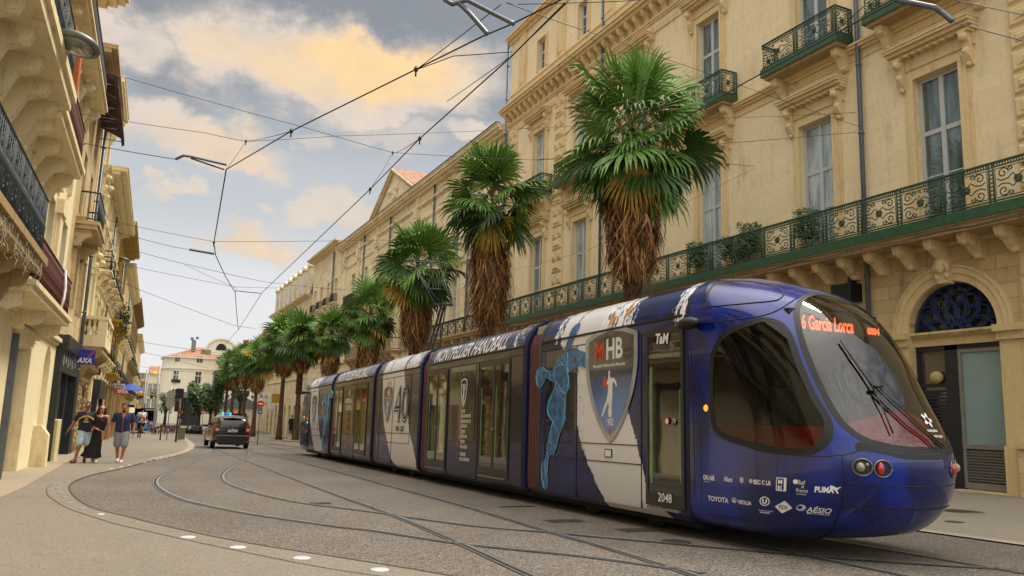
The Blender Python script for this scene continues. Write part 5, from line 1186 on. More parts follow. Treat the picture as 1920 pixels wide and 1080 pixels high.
for i in range(8):
    x = 110 + 31 * (i + .5) / 8; b = MB(); b.box(x - .9, x + .9, -2.5, .05, 17.8, 21.6); b.box(x - 1.05, x + 1.05, -2.5, .2, 21.6, 21.9); b.prism([(x - .9, 21.9), (x + .9, 21.9), (x, 22.4)], 'y', -2.5, .15); dm = part('dormer', b, S_pale, b4)
    b = MB(); b.box(x - .5, x + .5, .05, .08, 18.4, 21.0); part('dormer_pane', b, M_pane_dk, parent=dm)
# far ones that close the right side of the street
th = rad(7)
def turned(X, Y, ang): return Matrix.Translation((X, Y, 0)) @ Matrix.Rotation(ang, 4, 'Z') @ Matrix(((0, -1, 0, 0), (1, 0, 0, 0), (0, 0, 1, 0), (0, 0, 0, 1)))
b5 = block('building with rounded corner block past the mansard roof', 0, 24, 15.8, -3.4, S_pale, 6, [(3.6, 2.4), (8.0, 2.3), (12.0, 1.8)], M=turned(21.2, 141.3, rad(-4)), corn=.9, rm=M_slate, roof=3.4)
# ---------------------------------------------------------------- left side of the street
_ld = ray(285, 768.5); _ld = Vector((_ld.x, _ld.y, 0)).normalized(); _lp = gp(40, 881); _ln = Vector((_ld.y, -_ld.x, 0))
LM = Matrix(((-_ld.x, _ln.x, 0, _lp.x), (-_ld.y, _ln.y, 0, _lp.y), (0, 0, 1, 0), (0, 0, 0, 1)))
LI = LM.inverted(); LE = LI @ EYE; L3 = LI.to_3x3()
def lw(px, py, off=0.0):                         # point of the photograph on the left wall: (x, z), x = minus the distance along the street
    r = L3 @ ray(px, py); q = LE + r * ((off - LE.y) / r.y); return q.x, q.z
S_mustard = stone('render_mustard', 'b79a4a', '5a4a22', .6); S_carv = stone('carved_old_stone', 'a58c64', '2a2218', 1.0, stain=(2, 2, 1.2))
l1 = thing('building', 'cream rendered building at the left edge with dark ornate and red iron balconies', 'building', mat=LM)
xs = [1.2, 4.6, 8.0, 11.4, 14.8, 18.2]
dx0, dx1 = lw(25, 640)[0], lw(60, 650)[0]; dc = (dx0 + dx1) / 2; dw = abs(dx0 - dx1)
nx = (lw(78, 700)[0] + lw(98, 700)[0]) / 2 + .3
h = [rct(dc, -.5, dw, 3.35), arc_hole(nx, .35, 1.5, 2.9)] + [rct(x, -.5, 2.2, 3.3) for x in (9.2, 13.5)]
for x in xs[0:]: h += [rct(x - 3.2, 4.25, 1.3, 2.7), rct(x - 3.2, 8.0, 1.3, 2.9)] + ([rct(x - 3.2, 12.2, 1.2, 2.2)])
wall(l1, [(-4.6, -1.2), (24, -1.2), (24, 16.0), (-4.6, 16.0)], h, S_cream, .45)
shell(l1, -4.6, 24, -1.2, 16.0, 12, S_cream, 2.0)
for i, x in enumerate(xs):
    x -= 3.2
    window(l1, x, 4.25, 1.3, 2.7, pm=M_pane_dk); surround(l1, x, 4.25, 1.3, 2.7, S_creamd, .25, hood=False)
    window(l1, x, 8.0, 1.3, 2.9, pm=M_pane_dk); surround(l1, x, 8.0, 1.3, 2.9, S_creamd, .25, hood=True, pj=.35)
    window(l1, x, 12.2, 1.2, 2.2, pm=M_pane_dk); surround(l1, x, 12.2, 1.2, 2.2, S_creamd, .2, hood=False)
    b = MB(); q = x + 1.7; b.box(q - .42, q + .42, 0, .12, 4.0, 7.2); b.box(q - .32, q + .32, .12, .2, 4.2, 6.8); b.box(q - .5, q + .5, 0, .26, 6.8, 7.2); b.box(q - .42, q + .42, 0, .12, 7.6, 15.4); b.box(q - .32, q + .32, .12, .19, 7.9, 15.0); part('pilaster', b, S_creamd, l1)
strip(l1, -4.6, 24, 3.35, [(.08, .1), (.16, .12)], S_creamd); strip(l1, -4.6, 24, 11.3, [(.1, .12), (.2, .14), (.28, .08)], S_creamd)
strip(l1, -4.6, 24, 15.4, [(.3, .15), (.6, .15), (.85, .15), (.95, .1)], S_creamd, 'cornice', both=.3)
b = MB(); b.box(dc - dw/2 - .35, dc + dw/2 + .35, 0, .07, 3.02, 3.18); b.box(dc - dw/2 - .3, dc + dw/2 + .3, 0, .11, 3.18, 3.24); part('door_moulding', b, S_creamd, l1)
b = MB(); b.box(dc + dw/2 - .9, dc + dw/2, -.42, -.36, -.5, 2.85); b.box(dc - dw/2, dc - dw/2 + .12, -.42, -.3, -.5, 2.85); b.box(dc - dw/2, dc + dw/2, -.42, -.3, 2.6, 2.85); part('door', b, mat('grey_door', '565a5c', .5, .2, 5, .1), l1)
b = MB(); b.quad((dc - dw/2, -.4, -.5), (dc + dw/2, -.4, -.5), (dc + dw/2, -.4, 2.8), (dc - dw/2, -.4, 2.8)); b.quad((nx - .8, -.44, .3), (nx + .8, -.44, .3), (nx + .8, -.44, 3.3), (nx - .8, -.44, 3.3)); part('recess_back', b, S_cream, l1)
b = MB(); b.box(dc + dw/2 + .15, dc + dw/2 + .27, 0, .14, -1, 3.0); part('downpipe', b, M_gut, l1)
bx = lw(54, 880)[0]; b = MB(); b.prism([(0, -1), (.42, -1), (.40, .55), (.2, .82), (0, .82)], 'x', bx - .28, bx + .22); part('buttress_stone', b, S_creamd, l1)
b = MB(); q = lw(84, 868)[0]; b.box(q - .55, q + .55, 0, .30, -1, .95); part('meter_box', b, mat('cream_paint', 'dccf98', .6, .15, 5, .1), l1, bevel=.02)
# lower red iron balcony and the ornate one before it
zr = 3.72; xe = lw(130, 560, .75)[0]; xo = lw(78, 400, .75)[0]
balcony(l1, xe, xo + .3, zr, .75, S_creamd, M_ironred, .95, 'dense', 3, None, .22, ch=.4)
b = MB(); p0 = Vector((xe + 2.2, .80, zr + 1.0)); b.tube([p0, p0 + Vector((.02, .05, -.45)), p0 + Vector((.28, .07, -.75)), p0 + Vector((.32, .04, -1.0))], .03, 6); part('hanging_hose', b, M_white, l1)
balcony(l1, xo + .2, 20, zr + .45, .85, S_carv, M_irongrn, 1.1, 'ornate', 1.5, None, .3, ch=.8, pw=.8)
rnd = random.Random(3); b = MB(); x = xo + .4
while x < 20:
    n = rnd.randint(3, 9); q = [(x + rnd.uniform(-.02, .02), .9 + rnd.uniform(-.03, .06), zr + .3 - j * .07) for j in range(n)]
    b.tube(q, .005, 3); [b.ball(v, .012, n=4) for v in q[::3]]; x += rnd.uniform(.06, .22)
tag_ = solo('light_garland', b, mat('garland_white', 'b9b39c', .6), 'dangling unlit light garland hanging below the dark ornate balcony at the left edge', 'light garland'); tag_.matrix_world = LM; tag_['kind'] = 'stuff'
# upper ledges and balconies
ze = 7.42; xa = lw(152, 300, .8)[0]; xb = lw(128, 100, .8)[0]
balcony(l1, xa, xb + .1, ze, .8, S_creamd, M_ironred, 1.0, 'dense', 4, None, .26, ch=.75)
balcony(l1, xb + .7, 20, ze + .1, 1.0, S_creamd, M_irongrn, 1.1, 'ornate', 1.1, None, .36, ch=.95, pw=.8)
b = MB()
for x in (xa + .5, xa + 2.0, xb - .6): b.box(x, x + .42, .02, .6, ze + .1, ze + 2.9)
part('wooden_shutter', b, M_wood, l1)
balcony(l1, -4.2, 20, 11.55, .6, S_creamd, M_wiron, .95, 'bars', 2.4, None, .2)
# second: tan building with the dark shop front
l2 = thing('building', 'narrow tan building with a dark shop front and a small green balcony on the left', 'building', mat=LM)
X0, X1_ = -12.2, -4.62
h = [rct(-8.1, -.8, 6.3, 4.2), rct(-6.9, 4.9, 1.1, 2.2), rct(-10, 4.9, 1.1, 2.2), rct(-6.9, 8.3, 1.1, 2.3), rct(-10, 8.3, 1.1, 2.3), rct(-6.9, 11.4, 1, 1.7), rct(-10, 11.4, 1, 1.7)]
wall(l2, [(X0, -1.2), (X1_, -1.2), (X1_, 14.2), (X0, 14.2)], h, S_tan, .35); shell(l2, X0, X1_, -1.2, 14.2, 12, S_tan, 1.8)
for x in (-6.9, -10):
    window(l2, x, 4.9, 1.1, 2.2, pm=M_pane_dk); surround(l2, x, 4.9, 1.1, 2.2, S_tan, .2, pj=.3, brackets=False)
    window(l2, x, 8.3, 1.1, 2.3, pm=M_pane_dk); window(l2, x, 11.4, 1, 1.7, pm=M_pane_dk)
strip(l2, X0, X1_, 13.6, [(.3, .15), (.6, .15), (.8, .15)], S_tan, 'cornice', both=.2)
balcony(l2, -9.3, -5.9, 7.9, .65, S_tan, M_irongrn, 1.05, 'bars', 2, None, .28)
b = MB()
for a, c, z0, z1, pr in ((-11.4, -4.7, 3.3, 3.75, .35), (-11.4, -4.7, 2.55, 3.3, .18), (-11.4, -11.15, -.8, 2.55, .2), (-4.95, -4.7, -.8, 2.55, .2), (-8.9, -8.8, -.8, 2.55, .05), (-6.6, -6.5, -.8, 2.55, .05)): b.box(a, c, -.3, pr, z0, z1)
sf = part('shop_front', b, M_dkmetal, l2, bevel=.01)
b = MB(); b.quad((-11.3, -.1, -.8), (-4.8, -.1, -.8), (-4.8, -.1, 2.6), (-11.3, -.1, 2.6)); part('shop_shutter', b, mat('roller_blue_grey', '2b3a42', .45, .2, 4, .1), parent=sf)
for k, q in enumerate((-5.3, -6.1, -6.9, -7.7, -8.5, -9.6)): b = MB(); b.box(q - .3, q + .1, .185, .20, 2.75 + .1 * (k % 2), 3.1); part('sign_panel', b, mat('pale_sign_panel', '8c8f90', .5, .4, 12, 0), parent=sf)
for k in range(3):
    x = -5.4 - k * 2.5; t = thing('awning', ('rolled dark red awning high on the tan building, ' + ('nearest', 'middle', 'farthest')[k] + ' of three'), 'awning', mat=LM @ Matrix.Translation((x, 0, 0))); b = MB(); b.prism([(0, 13.3), (.9, 12.9), (.95, 12.5), (.85, 12.4), (.8, 12.75), (0, 13.1)], 'x', -.9, .9); part('fabric', b, mat('awning_dark_red', '3e2220', .8, .3, 9, .1), t)
    b = MB(); [b.tube([(q, 0, 12.6), (q, .85, 12.6)], .02, 5) for q in (-.8, .8)]; part('arm', b, M_alu, t)
pipe(l2, -12.15, -1, 13.6, .12, .07)
# third: white balustraded balcony over carved consoles
l3 = thing('building', 'narrow tall building with a white stone balustrade balcony on carved consoles', 'building', mat=LM)
X0, X1_ = -17.6, -12.3
h = [rct(-15, -.8, 1.8, 3.0), rct(-15, 4.4, 1.5, 3.2), rct(-15, 8.6, 1.4, 2.6), rct(-15, 12.0, 1.3, 2.2)]
wall(l3, [(X0, -1.4), (X1_, -1.4), (X1_, 15.6), (X0, 15.6)], h, S_cream, .35); shell(l3, X0, X1_, -1.4, 15.6, 12, S_cream, 1.5)
for z, hh, w_ in ((4.4, 3.2, 1.5), (8.6, 2.6, 1.4), (12, 2.2, 1.3)): window(l3, -15, z, w_, hh, closed=M_shut if z < 9 else None, pm=M_pane_dk); surround(l3, -15, z, w_, hh, S_creamd, .25, pj=.35)
strip(l3, X0, X1_, 15.2, [(.25, .2), (.5, .2), (.62, .2), (.66, .08)], S_creamd, 'cornice', both=.4)
b = MB(); z0 = 4.05; a, c, pj = -17.2, -12.5, 1.0
b.box(a, c, 0, pj, z0 - .12, z0 + .34); b.box(a - .04, c + .04, 0, pj + .04, z0 + 1.02, z0 + 1.16)
for q in (a, c - .34, (a + c) / 2 - .17): b.box(q, q + .34, pj - .34, pj, z0 + .34, z0 + 1.02)
bl = part('balustrade', b, S_cream, l3)
def balu(x, y): 
    b = MB(); b.lathe([(.07, 0), (.07, .06), (.04, .1), (.10, .25), (.09, .33), (.035, .5), (.06, .58), (.07, .68)], 10, (x, y, z0 + .34)); part('baluster', b, S_cream, parent=bl)
for i in range(3): balu(c - .1, .12 + i * .2)
for i in range(16):
    q = a + .45 + i * .245
    if abs(q - (a + c) / 2) > .25 and q < c - .4: balu(q, pj - .12)
b = MB()
for i in range(7):
    q = a + .3 + i * .72; b.prism([(0, z0 - .12), (pj - .05, z0 - .12), (pj - .1, z0 - .5), (.55, z0 - .75), (.35, z0 - 1.3), (.12, z0 - 1.6), (0, z0 - 1.6)], 'x', q - .14, q + .14); b.ball((q, pj - .2, z0 - .35), .17, .17, .2, 8); b.ball((q, .45, z0 - .95), .16, .18, .25, 8); b.ball((q, .2, z0 - 1.5), .15, .15, .2, 8)
part('carved_consoles', b, S_carv, parent=bl)['kind'] = 'stuff'
rnd = random.Random(8)
for q in (X1_ - .35, X1_ - 1.5, X0 + .5, X0 + 1.6):
    b = MB(); b.box(q - .25, q + .25, 0, .22, -1.2, 2.6)
    for i in range(22): b.ball((q + rnd.uniform(-.2, .2), .2, rnd.uniform(-.6, 2.5)), rnd.uniform(.05, .13), .1, rnd.uniform(.06, .2), 6)
    part('carved_pier', b, S_carv, l3)
b = MB(); b.quad((-16, -.3, -.8), (-14, -.3, -.8), (-14, -.3, 2.3), (-16, -.3, 2.3)); part('shop_pane', b, M_pane_dk, l3)
# farther facades
fl = [(2.6 + 1.6, 2.5), (8.2, 2.3), (11.0, 1.5)]
l4 = block('cream building with bracketed grey balconies behind the black sign', -34.0, -17.8, 13.2, -1.5, S_creamd, 5, fl, M=LM, bal=(0, 1), balst='bars', corn=.85, closed=M_shut, depth=10, dark=True)
l5 = block('mustard fronted building beyond the cream one with planted balconies', -48.0, -34.2, 14.0, -1.8, S_mustard, 4, [(3.8, 2.3), (7.4, 2.3), (10.6, 2.0)], M=LM, bal=(0, 1), corn=.9, depth=10, dark=True)
l6 = block('long cream terrace with many small iron balconies on the left', -74.0, -48.2, 13.4, -2.0, S_cream, 7, [(3.6, 2.3), (7.2, 2.3), (10.4, 1.7)], M=LM, bal=(0, 1), corn=.7, depth=10, dark=True)
l7 = block('old stone terrace on the left past the long cream one', -108.0, -74.2, 13.8, -2.6, S_old, 9, [(3.2, 2.3), (6.8, 2.3), (10.2, 1.7)], M=LM, bal=(0, 1), corn=.8, depth=10, dark=True)
l8 = block('last cream terrace on the left before the square', -150.0, -108.2, 12.6, -3.0, S_cream, 10, [(3.0, 2.3), (6.4, 2.3), (9.4, 1.6)], M=LM, bal=(0, 1), corn=.7, depth=10, dark=True)
# piers and door frames between the ground floor shops
for r, a, c, k in ((l4, -34, -17.8, 5), (l5, -48, -34.2, 4), (l6, -74, -48.2, 7)):
    for i in range(k + 1):
        q = a + (c - a) * i / k; b = MB(); b.box(q - .35, q + .35, 0, .16, -1.6, 3.1); b.box(q - .42, q + .42, 0, .26, 2.9, 3.15); part('pier', b, S_creamd if r is l4 else S_carv, r)
for q, r, lb in ((-26, l4, 0), (-41, l5, 1), (-60, l6, 2)): pipe(r, q, -1.5, 12.5, .12, .07)
b = MB(); b.box(-29.5, -23.5, 0, .4, 1.9, 2.9); b.box(-29.5, -29.2, 0, .3, -1.5, 1.9); b.box(-23.8, -23.5, 0, .3, -1.5, 1.9); part('shop_front', b, M_dkmetal, l4)
rnd = random.Random(5); b = MB()
for i in range(46): c = Vector((-37 + rnd.gauss(0, 1.3), .5 + rnd.uniform(0, .4), 7.6 + rnd.gauss(0, .7))); pots(b, c, .35, rnd, 9, .3)
t = solo('balcony_greenery', b, M_leafp, 'trailing green plants over a balcony high on the mustard fronted building', 'plants', fixn=False); t.matrix_world = LM
# ---- hanging signs (perpendicular to the wall, facing us)
def sign(name, lab, cat, px0, py0, px1, py1, dist_u, bg, art, thick=.14, arm=True, rnd_=.0):
    """board hung out from the left wall; its face looks up the street at us"""
    Y = _lp.y + dist_u
    p0, p1 = ony(px0, py0, Y), ony(px1, py1, Y); w_, h_ = abs(p1.x - p0.x), abs(p0.z - p1.z)
    t = thing(name, lab, cat, ((p0.x + p1.x) / 2, Y, min(p0.z, p1.z)), rad(1.5))
    b = MB(); b.box(-w_/2, w_/2, 0, thick, 0, h_); part('board', b, bg, t, bevel=.015 + rnd_)
    if arm: b = MB(); [b.box(-w_/2 - .35, -w_/2, thick * .4, thick * .6, z, z + .04) for z in (h_ * .2, h_ * .8)]; part('arm', b, M_alu, t)
    for (txt, u, v, s, m, kw) in art:
        V, F = textmesh(txt, s * h_, **kw); b = MB(); b.add([(-w_/2 + u * w_ + a, -.006, v * h_ + c) for a, c in V], F); part('lettering', b, m, t)
    return t, w_, h_
M_axa = mat('sign_blue', '14208c', .4, .1, 4, 0); M_sred = mat('sign_red', 'cf2c20', .4, .1, 4, 0); M_sor = mat('sign_orange_red', 'e04a22', .4, .1, 4, 0)
t, w_, h_ = sign('hanging_sign', 'square blue AXA sign with a red diagonal stroke', 'sign', 147, 654, 177, 684, 9.0, M_axa, [('AXA', .02, .10, .46, M_white, dict(off=.012, shear=.25, wid=.88))])
b = MB(); b.add([(x * w_ - w_/2, -.008, z * h_) for x, z in ((.58, .50), (.68, .50), (.98, .97), (.90, .97))], [(0, 1, 2, 3)]); part('diagonal_stroke', b, M_sred, t)
t, w_, h_ = sign('hanging_sign', 'dark square FUTON sign above the orange one', 'sign', 213, 713, 231, 729, 35, mat('sign_dark_green', '26302c', .5, .1, 4, 0), [('FUTON', .06, .36, .36, M_white, dict(off=.01)), ('BOUTIQUE', .10, .08, .24, M_white, dict(off=.006))])
b = MB(); b.add([(x * w_ - w_/2, -.008, z * h_) for x, z in ((.36, .68), (.64, .68), (.64, .95), (.36, .95))], [(0, 1, 2, 3)]); b.add([(x * w_ - w_/2, -.012, z * h_) for x, z in ((.42, .72), (.5, .72), (.5, .9), (.42, .9))], [(0, 1, 2, 3)], 1); part('emblem', b, [M_white, M_dkmetal], t)
sign('hanging_sign', 'orange red SFR sign below the dark FUTON board', 'sign', 218, 728, 234, 739, 37, M_sor, [('SFR', .16, .22, .75, M_white, dict(off=.012))], rnd_=.05)
sign('hanging_sign', 'low dark blue sign board over the distant blue tram', 'sign', 238, 758, 252, 764, 60, mat('sign_navy', '1b2450', .5, .1, 4, 0), [])
sign('hanging_sign', 'small yellow sign board left of the lamp masts', 'sign', 257, 761, 264, 766, 75, mat('sign_yellow', 'e8c020', .5, .1, 4, 0), [])
# ---- lamps on the wall
def wall_lamp(px, py, dist, R, lb, ax):
    c = EYE + ray(px, py) * dist; t = thing('street_lamp', lb, 'street lamp', c)
    tilt = Matrix.Rotation(rad(10), 4, 'Y') @ Matrix.Rotation(rad(-8), 4, 'X')
    b = MB(); b.lathe([(R, 0), (R * 1.02, .04), (R * .9, .10), (R * .55, .17), (R * .2, .20), (.02, .21)], 24, M=tilt); part('lamp_housing', b, mat('lamp_grey', '7c7e78', .45, .2, 5, .1, metal=.3), t)
    b = MB(); b.lathe([(R * .82, -.015), (R * .6, -.05), (.02, -.06)], 24, M=tilt); part('lamp_glass_cover', b, glassy('lamp_cover', '6d766c', .15, .7), t)
    b = MB(); [b.tube([(-R * .9, q, .05), (-ax, q, .0)], .03, 6) for q in (-.05, .05)]; b.box(-ax - .1, -ax + .1, -.12, .12, -.1, .1); part('bracket_arm', b, M_alu, t)
wall_lamp(144, 86, 16.5, .37, 'large round grey street lamp on a wall arm at the top left', 1.2)
wall_lamp(231, 488, 62, .42, 'small round street lamp on the left wall in front of the mustard building', 1.6)
wall_lamp(238, 605, 80, .5, 'tiny street lamp low on the left facades above the FUTON sign', 1.6)
# ---------------------------------------------------------------- palms
M_fr = [mat('palm_green_mid', '648c34', .5, .4, 4, 0, col2='426826'), mat('palm_green_light', '779c42', .5, .35, 4, 0, col2='567f30'), mat('palm_green_dark', '385a22', .5, .4, 4, 0), mat('palm_yellow', 'b8952a', .6, .3, 4, 0, col2='86741f'), mat('palm_petiole', '7c7a34', .6, .3, 8, 0, col2='4c4a1c')]
M_dead = [mat('dead_frond', '9c6c3c', .9, .45, 6, 0, col2='6b4526'), mat('dead_frond_dark', '52371f', .9, .4, 6, 0), mat('dead_frond_pale', 'c09a66', .9, .3, 6, 0)]
M_trunk = mat('palm_trunk', '6a5039', .95, .5, 5, .8, col2='33251a', bscale=18)
M_flower = mat('palm_flower', 'b98f56', .9, .3, 10, 0)
def fan(b, P, D, U, R, rnd, nseg, mi, droop=1.0, half=1.75):
    """costapalmate leaf: hub P, direction D, face normal U"""
    S = D.cross(U).normalized(); U = S.cross(D).normalized()
    for i in range(nseg):
        th = -half + 2 * half * (i + .5) / nseg + rnd.uniform(-.03, .03); L_ = R * (1 - .22 * abs(th / half) ** 2) * rnd.uniform(.88, 1.06)
        d = (D * math.cos(th) + S * math.sin(th) + U * (.14 * math.cos(th * 1.3) - .18 + .05 * (i % 2))).normalized(); wv = (D * -math.sin(th) + S * math.cos(th)).normalized()
        w_ = L_ * half * .62 / nseg; g_ = Vector((0, 0, -1))
        p1 = P + d * L_ * .08; p2 = P + d * L_ * .55 + g_ * (.02 * L_); d2 = (d + g_ * .32 * droop * rnd.uniform(.5, 1.5)).normalized(); p3 = p2 + d2 * L_ * .22; d3 = (d2 + g_ * 1.0 * droop * rnd.uniform(.4, 1.7)).normalized(); p4 = p3 + d3 * L_ * .24
        k = U * (w_ * .5)
        b.add([p1 - wv * w_ * .25, p1 + wv * w_ * .25, p2 + wv * w_, p2 - wv * w_, p3 + wv * w_ * .62, p3 - wv * w_ * .62, p4, p2 - k, p3 - k * .6], [(0, 1, 2, 7), (0, 7, 3), (7, 2, 4, 8), (3, 7, 8, 5), (8, 4, 6), (5, 8, 6)], mi)
def palm(label, px, X, ytop, ycen, ysk, halfpx, seed, nl=64, nseg=26, lean=0.0):
    rnd = random.Random(seed); Y = onx(px, ycen, X).y; cz, tz, sk = onx(px, ycen, X).z, onx(px, ytop, X).z, onx(px, ysk, X).z
    z0 = gz(Y); dist = math.hypot(X, Y); HW = 1.2 * halfpx * (Vector((X, Y, 0)).dot(Vector((.418, .894, 0)))) / 1510
    t = thing('palm_tree', label, 'palm tree', (X, Y, z0), group='palm trees along the right pavement'); cz -= z0; tz -= z0; sk -= z0
    up = tz - cz; C_ = Vector((lean, 0, cz))
    # trunk
    b = MB(); prof = [(.36, 0), (.31, .4), (.25, 1.6), (.20, sk * .6), (.185, sk + .5), (.2, cz)]
    b.lathe([(r, z) for r, z in prof], 14)
    zz = 1.0; i = 0
    while zz < sk + .4 and dist < 75:
        r = .36 - .11 * min(1, zz / 1.6) - .05 * min(1, zz / sk)
        if zz > sk - 2.2:
            for j in range(7):
                a = 2 * PI * (j + .5 * (i % 2)) / 7 + rnd.uniform(-.1, .1); o_ = Vector((math.cos(a), math.sin(a), 0)); s_ = Vector((-o_.y, o_.x, 0)); p = o_ * (r - .01) + Vector((0, 0, zz))
                b.add([p - s_ * .08, p + s_ * .08, p + o_ * .10 + s_ * .035 + Vector((0, 0, .20)), p + o_ * .10 - s_ * .035 + Vector((0, 0, .20)), p + Vector((0, 0, .16)) + s_ * .03, p + Vector((0, 0, .16)) - s_ * .03], [(0, 1, 2, 3), (3, 2, 4, 5), (0, 3, 5), (1, 4, 2)])
        zz += .13; i += 1
    part('trunk', b, M_trunk, t)
    # skirt of dead leaves
    b = MB(); top = cz - .1 * up; SH = top - sk; n = int(2600 * min(1, 30 / dist) ** .6); sr = HW * .28
    for _ in range(n):
        f = rnd.random() ** .8; z = top - f * SH * .84; env = (.30 + .70 * math.sin(min(1, (1 - f) * 1.0 + .12) * PI * .86) ** .7) if f > .25 else (.35 + f * 2.3); env = max(.2, env)
        a = rnd.uniform(0, 2 * PI); r = sr * env * rnd.uniform(.55, 1.0); o_ = Vector((math.cos(a), math.sin(a), 0)); s_ = Vector((-o_.y, o_.x, 0))
        L_ = SH * rnd.uniform(.18, .42); w_ = rnd.uniform(.010, .028) * sr / .8 * (1 if dist < 45 else 1.6); p = o_ * r + Vector((lean * .5, 0, z)); sw = s_ * rnd.uniform(-.35, .35); ot = o_ * rnd.uniform(-.15, .28)
        q = p + (Vector((0, 0, -.55)) + ot + sw * .5) * L_; e = q + (Vector((0, 0, -.5)) - ot * .7 + sw) * L_
        b.add([p - s_ * w_, p + s_ * w_, q + s_ * w_ * 1.2, q - s_ * w_ * 1.2, e], [(0, 1, 2, 3), (3, 2, 4)], rnd.choice((0, 0, 0, 1, 1, 2)))
    if dist < 60: b.lathe([(.22, sk + .1), (sr * .5, sk + SH * .25), (sr * .62, sk + SH * .5), (sr * .5, sk + SH * .8), (.2, top)], 12, mi=1)
    part('dead_leaf_skirt', b, M_dead, t, fixn=False)
    # crown
    b = MB(); R = HW * .60
    for i in range(nl):
        f = i / (nl - 1); el = rad(80) - f ** 1.0 * rad(128) + rnd.uniform(-.32, .32); a = i * 2.39996 + rnd.uniform(-.25, .25)
        d = Vector((math.cos(a) * math.cos(el), math.sin(a) * math.cos(el), math.sin(el)))
        PL = (HW * .52 if el > -.2 else HW * .38) * rnd.uniform(.42, 1.10); vs_ = up / (HW * 1.02) if el > 0 else .9
        st = C_ + Vector((0, 0, up * (.20 - .30 * f))); m1 = st + Vector((d.x, d.y, d.z * vs_)) * PL * .55; hub = st + Vector((d.x, d.y, d.z * vs_ - .10 * math.cos(el))) * PL
        b.tube([st, m1, hub], [.028, .02, .014], 4, 4, cap=False)
        D = (hub - m1).normalized(); D = (D + Vector((0, 0, -.28 * math.cos(el)))).normalized(); S_ = D.cross(Vector((0, 0, 1)));
        if S_.length < .1: S_ = Vector((1, 0, 0))
        U = S_.normalized().cross(D); U = (U + S_.normalized() * rnd.uniform(-1.1, 1.1)).normalized()
        mi = rnd.choice((1, 1, 0)) if f < .35 else (rnd.choice((0, 0, 1, 2)) if f < .7 else rnd.choice((0, 2, 2)))
        if f > .93 and rnd.random() < .6: mi = 3
        fan(b, hub, D, U, R * rnd.uniform(.75, 1.12), rnd, nseg, mi, droop=.35 + 1.0 * f)
    if seed in (1, 2):                            # one dying yellow leaf hanging over the skirt toward the street
        v = Vector((-X, -Y, 0)).normalized(); fan(b, C_ + v * HW * .40 + Vector((0, 0, -.22 * up)), Vector((v.x * .15, v.y * .15, -1)).normalized(), v, R * 1.05, rnd, 30, 3, .3, .85 if seed == 1 else .7)
    part('crown', b, M_fr, t, fixn=False)
    b = MB()
    for i in range(7 if dist < 60 else 4):
        a = rnd.uniform(0, 2 * PI); o_ = Vector((math.cos(a), math.sin(a), 0)); tip = C_ + o_ * HW * rnd.uniform(.5, .8) + Vector((0, 0, up * rnd.uniform(-.1, .5))); mid = C_ + o_ * HW * .4 + Vector((0, 0, up * .45))
        b.tube([C_, mid, tip], .018, 4)
        for j in range(60): q = tip + Vector((rnd.gauss(0, .09), rnd.gauss(0, .09), rnd.uniform(-.45, .12))) * (HW / 2); d = Vector((rnd.uniform(-1, 1), rnd.uniform(-1, 1), rnd.uniform(-1, .3))).normalized() * .06 * HW / 1.6; e = d.orthogonal().normalized() * .02; b.add([q, q + e, q + d], [(0, 1, 2)])
    part('flower_stalk', b, M_flower, t, fixn=False)
    return t
P_ = 13.3
palm('nearest and tallest palm, directly above the tram front section', 1188, P_, 75, 275, 500, 150, 1, 54, 26, .0)
palm('second nearest palm, above the tram lettering', 922, P_, 265, 390, 592, 102, 2, 50, 24)
palm('third palm, right behind the pantograph', 783, P_, 415, 512, 640, 86, 3, 50, 24)
palm('fourth palm, looser crown left of the pantograph', 693, P_, 522, 600, 688, 58, 4, 48, 24)
palm('fifth palm, above the rear end of the tram', 622, P_, 582, 632, 698, 50, 5, 50, 22)
palm('sixth palm, its trunk just left of the tram tail', 567, P_, 590, 640, 692, 56, 6, 52, 22)
palm('seventh palm, with the cyclist in black beneath it', 536, P_, 588, 645, 700, 52, 7, 50, 22)
palm('eighth palm, behind the red no entry sign', 485, P_, 640, 676, 730, 42, 8, 48, 20)
palm('ninth palm, above the roof of the dark car', 464, P_, 640, 680, 722, 34, 9, 44, 18)
palm('tenth palm, second from the far end of the row', 441, P_, 655, 690, 728, 30, 10, 42, 18)
palm('farthest palm, at the left end of the row', 429, P_, 662, 694, 728, 28, 11, 42, 18)
# ---------------------------------------------------------------- people
def cap(b, a, c, ra, rb, n=12, fl=1.0):
    a, c = Vector(a), Vector(c); k = 4; P = []; R = []
    d = (c - a); L_ = d.length; d.normalize()
    for i in range(3): t = PI / 2 * (i / 3); P.append(a - d * ra * math.cos(t)); R.append(max(.002, ra * math.sin(t)))
    for i in range(k + 1): P.append(a + (c - a) * i / k); R.append(ra + (rb - ra) * i / k)
    for i in range(1, 4): t = PI / 2 * (i / 3); P.append(c + d * rb * math.sin(t)); R.append(max(.002, rb * math.cos(t)))
    b.tube(P, R, n, flat=fl)
def fuse(name, b, m, parent, vox, smooth=2):
    o = b.build(name, m); r = o.modifiers.new('r', 'REMESH'); r.mode = 'VOXEL'; r.voxel_size = vox
    s = o.modifiers.new('s', 'SMOOTH'); s.iterations = smooth; s.factor = .5
    dg = bpy.context.evaluated_depsgraph_get(); me = bpy.data.meshes.new_from_object(o.evaluated_get(dg)); old = o.data
    o.modifiers.clear(); o.data = me; bpy.data.meshes.remove(old); me.name = name
    me.polygons.foreach_set('use_smooth', [True] * len(me.polygons))
    if not me.materials: me.materials.append(m)
    o.parent = parent; return o
def skin(h_): return mat('skin_' + h_, h_, .5, .15, 14, .05)
def fabric(h_, v=.25): return mat('fabric_' + h_, h_, .85, v, 7, .25)
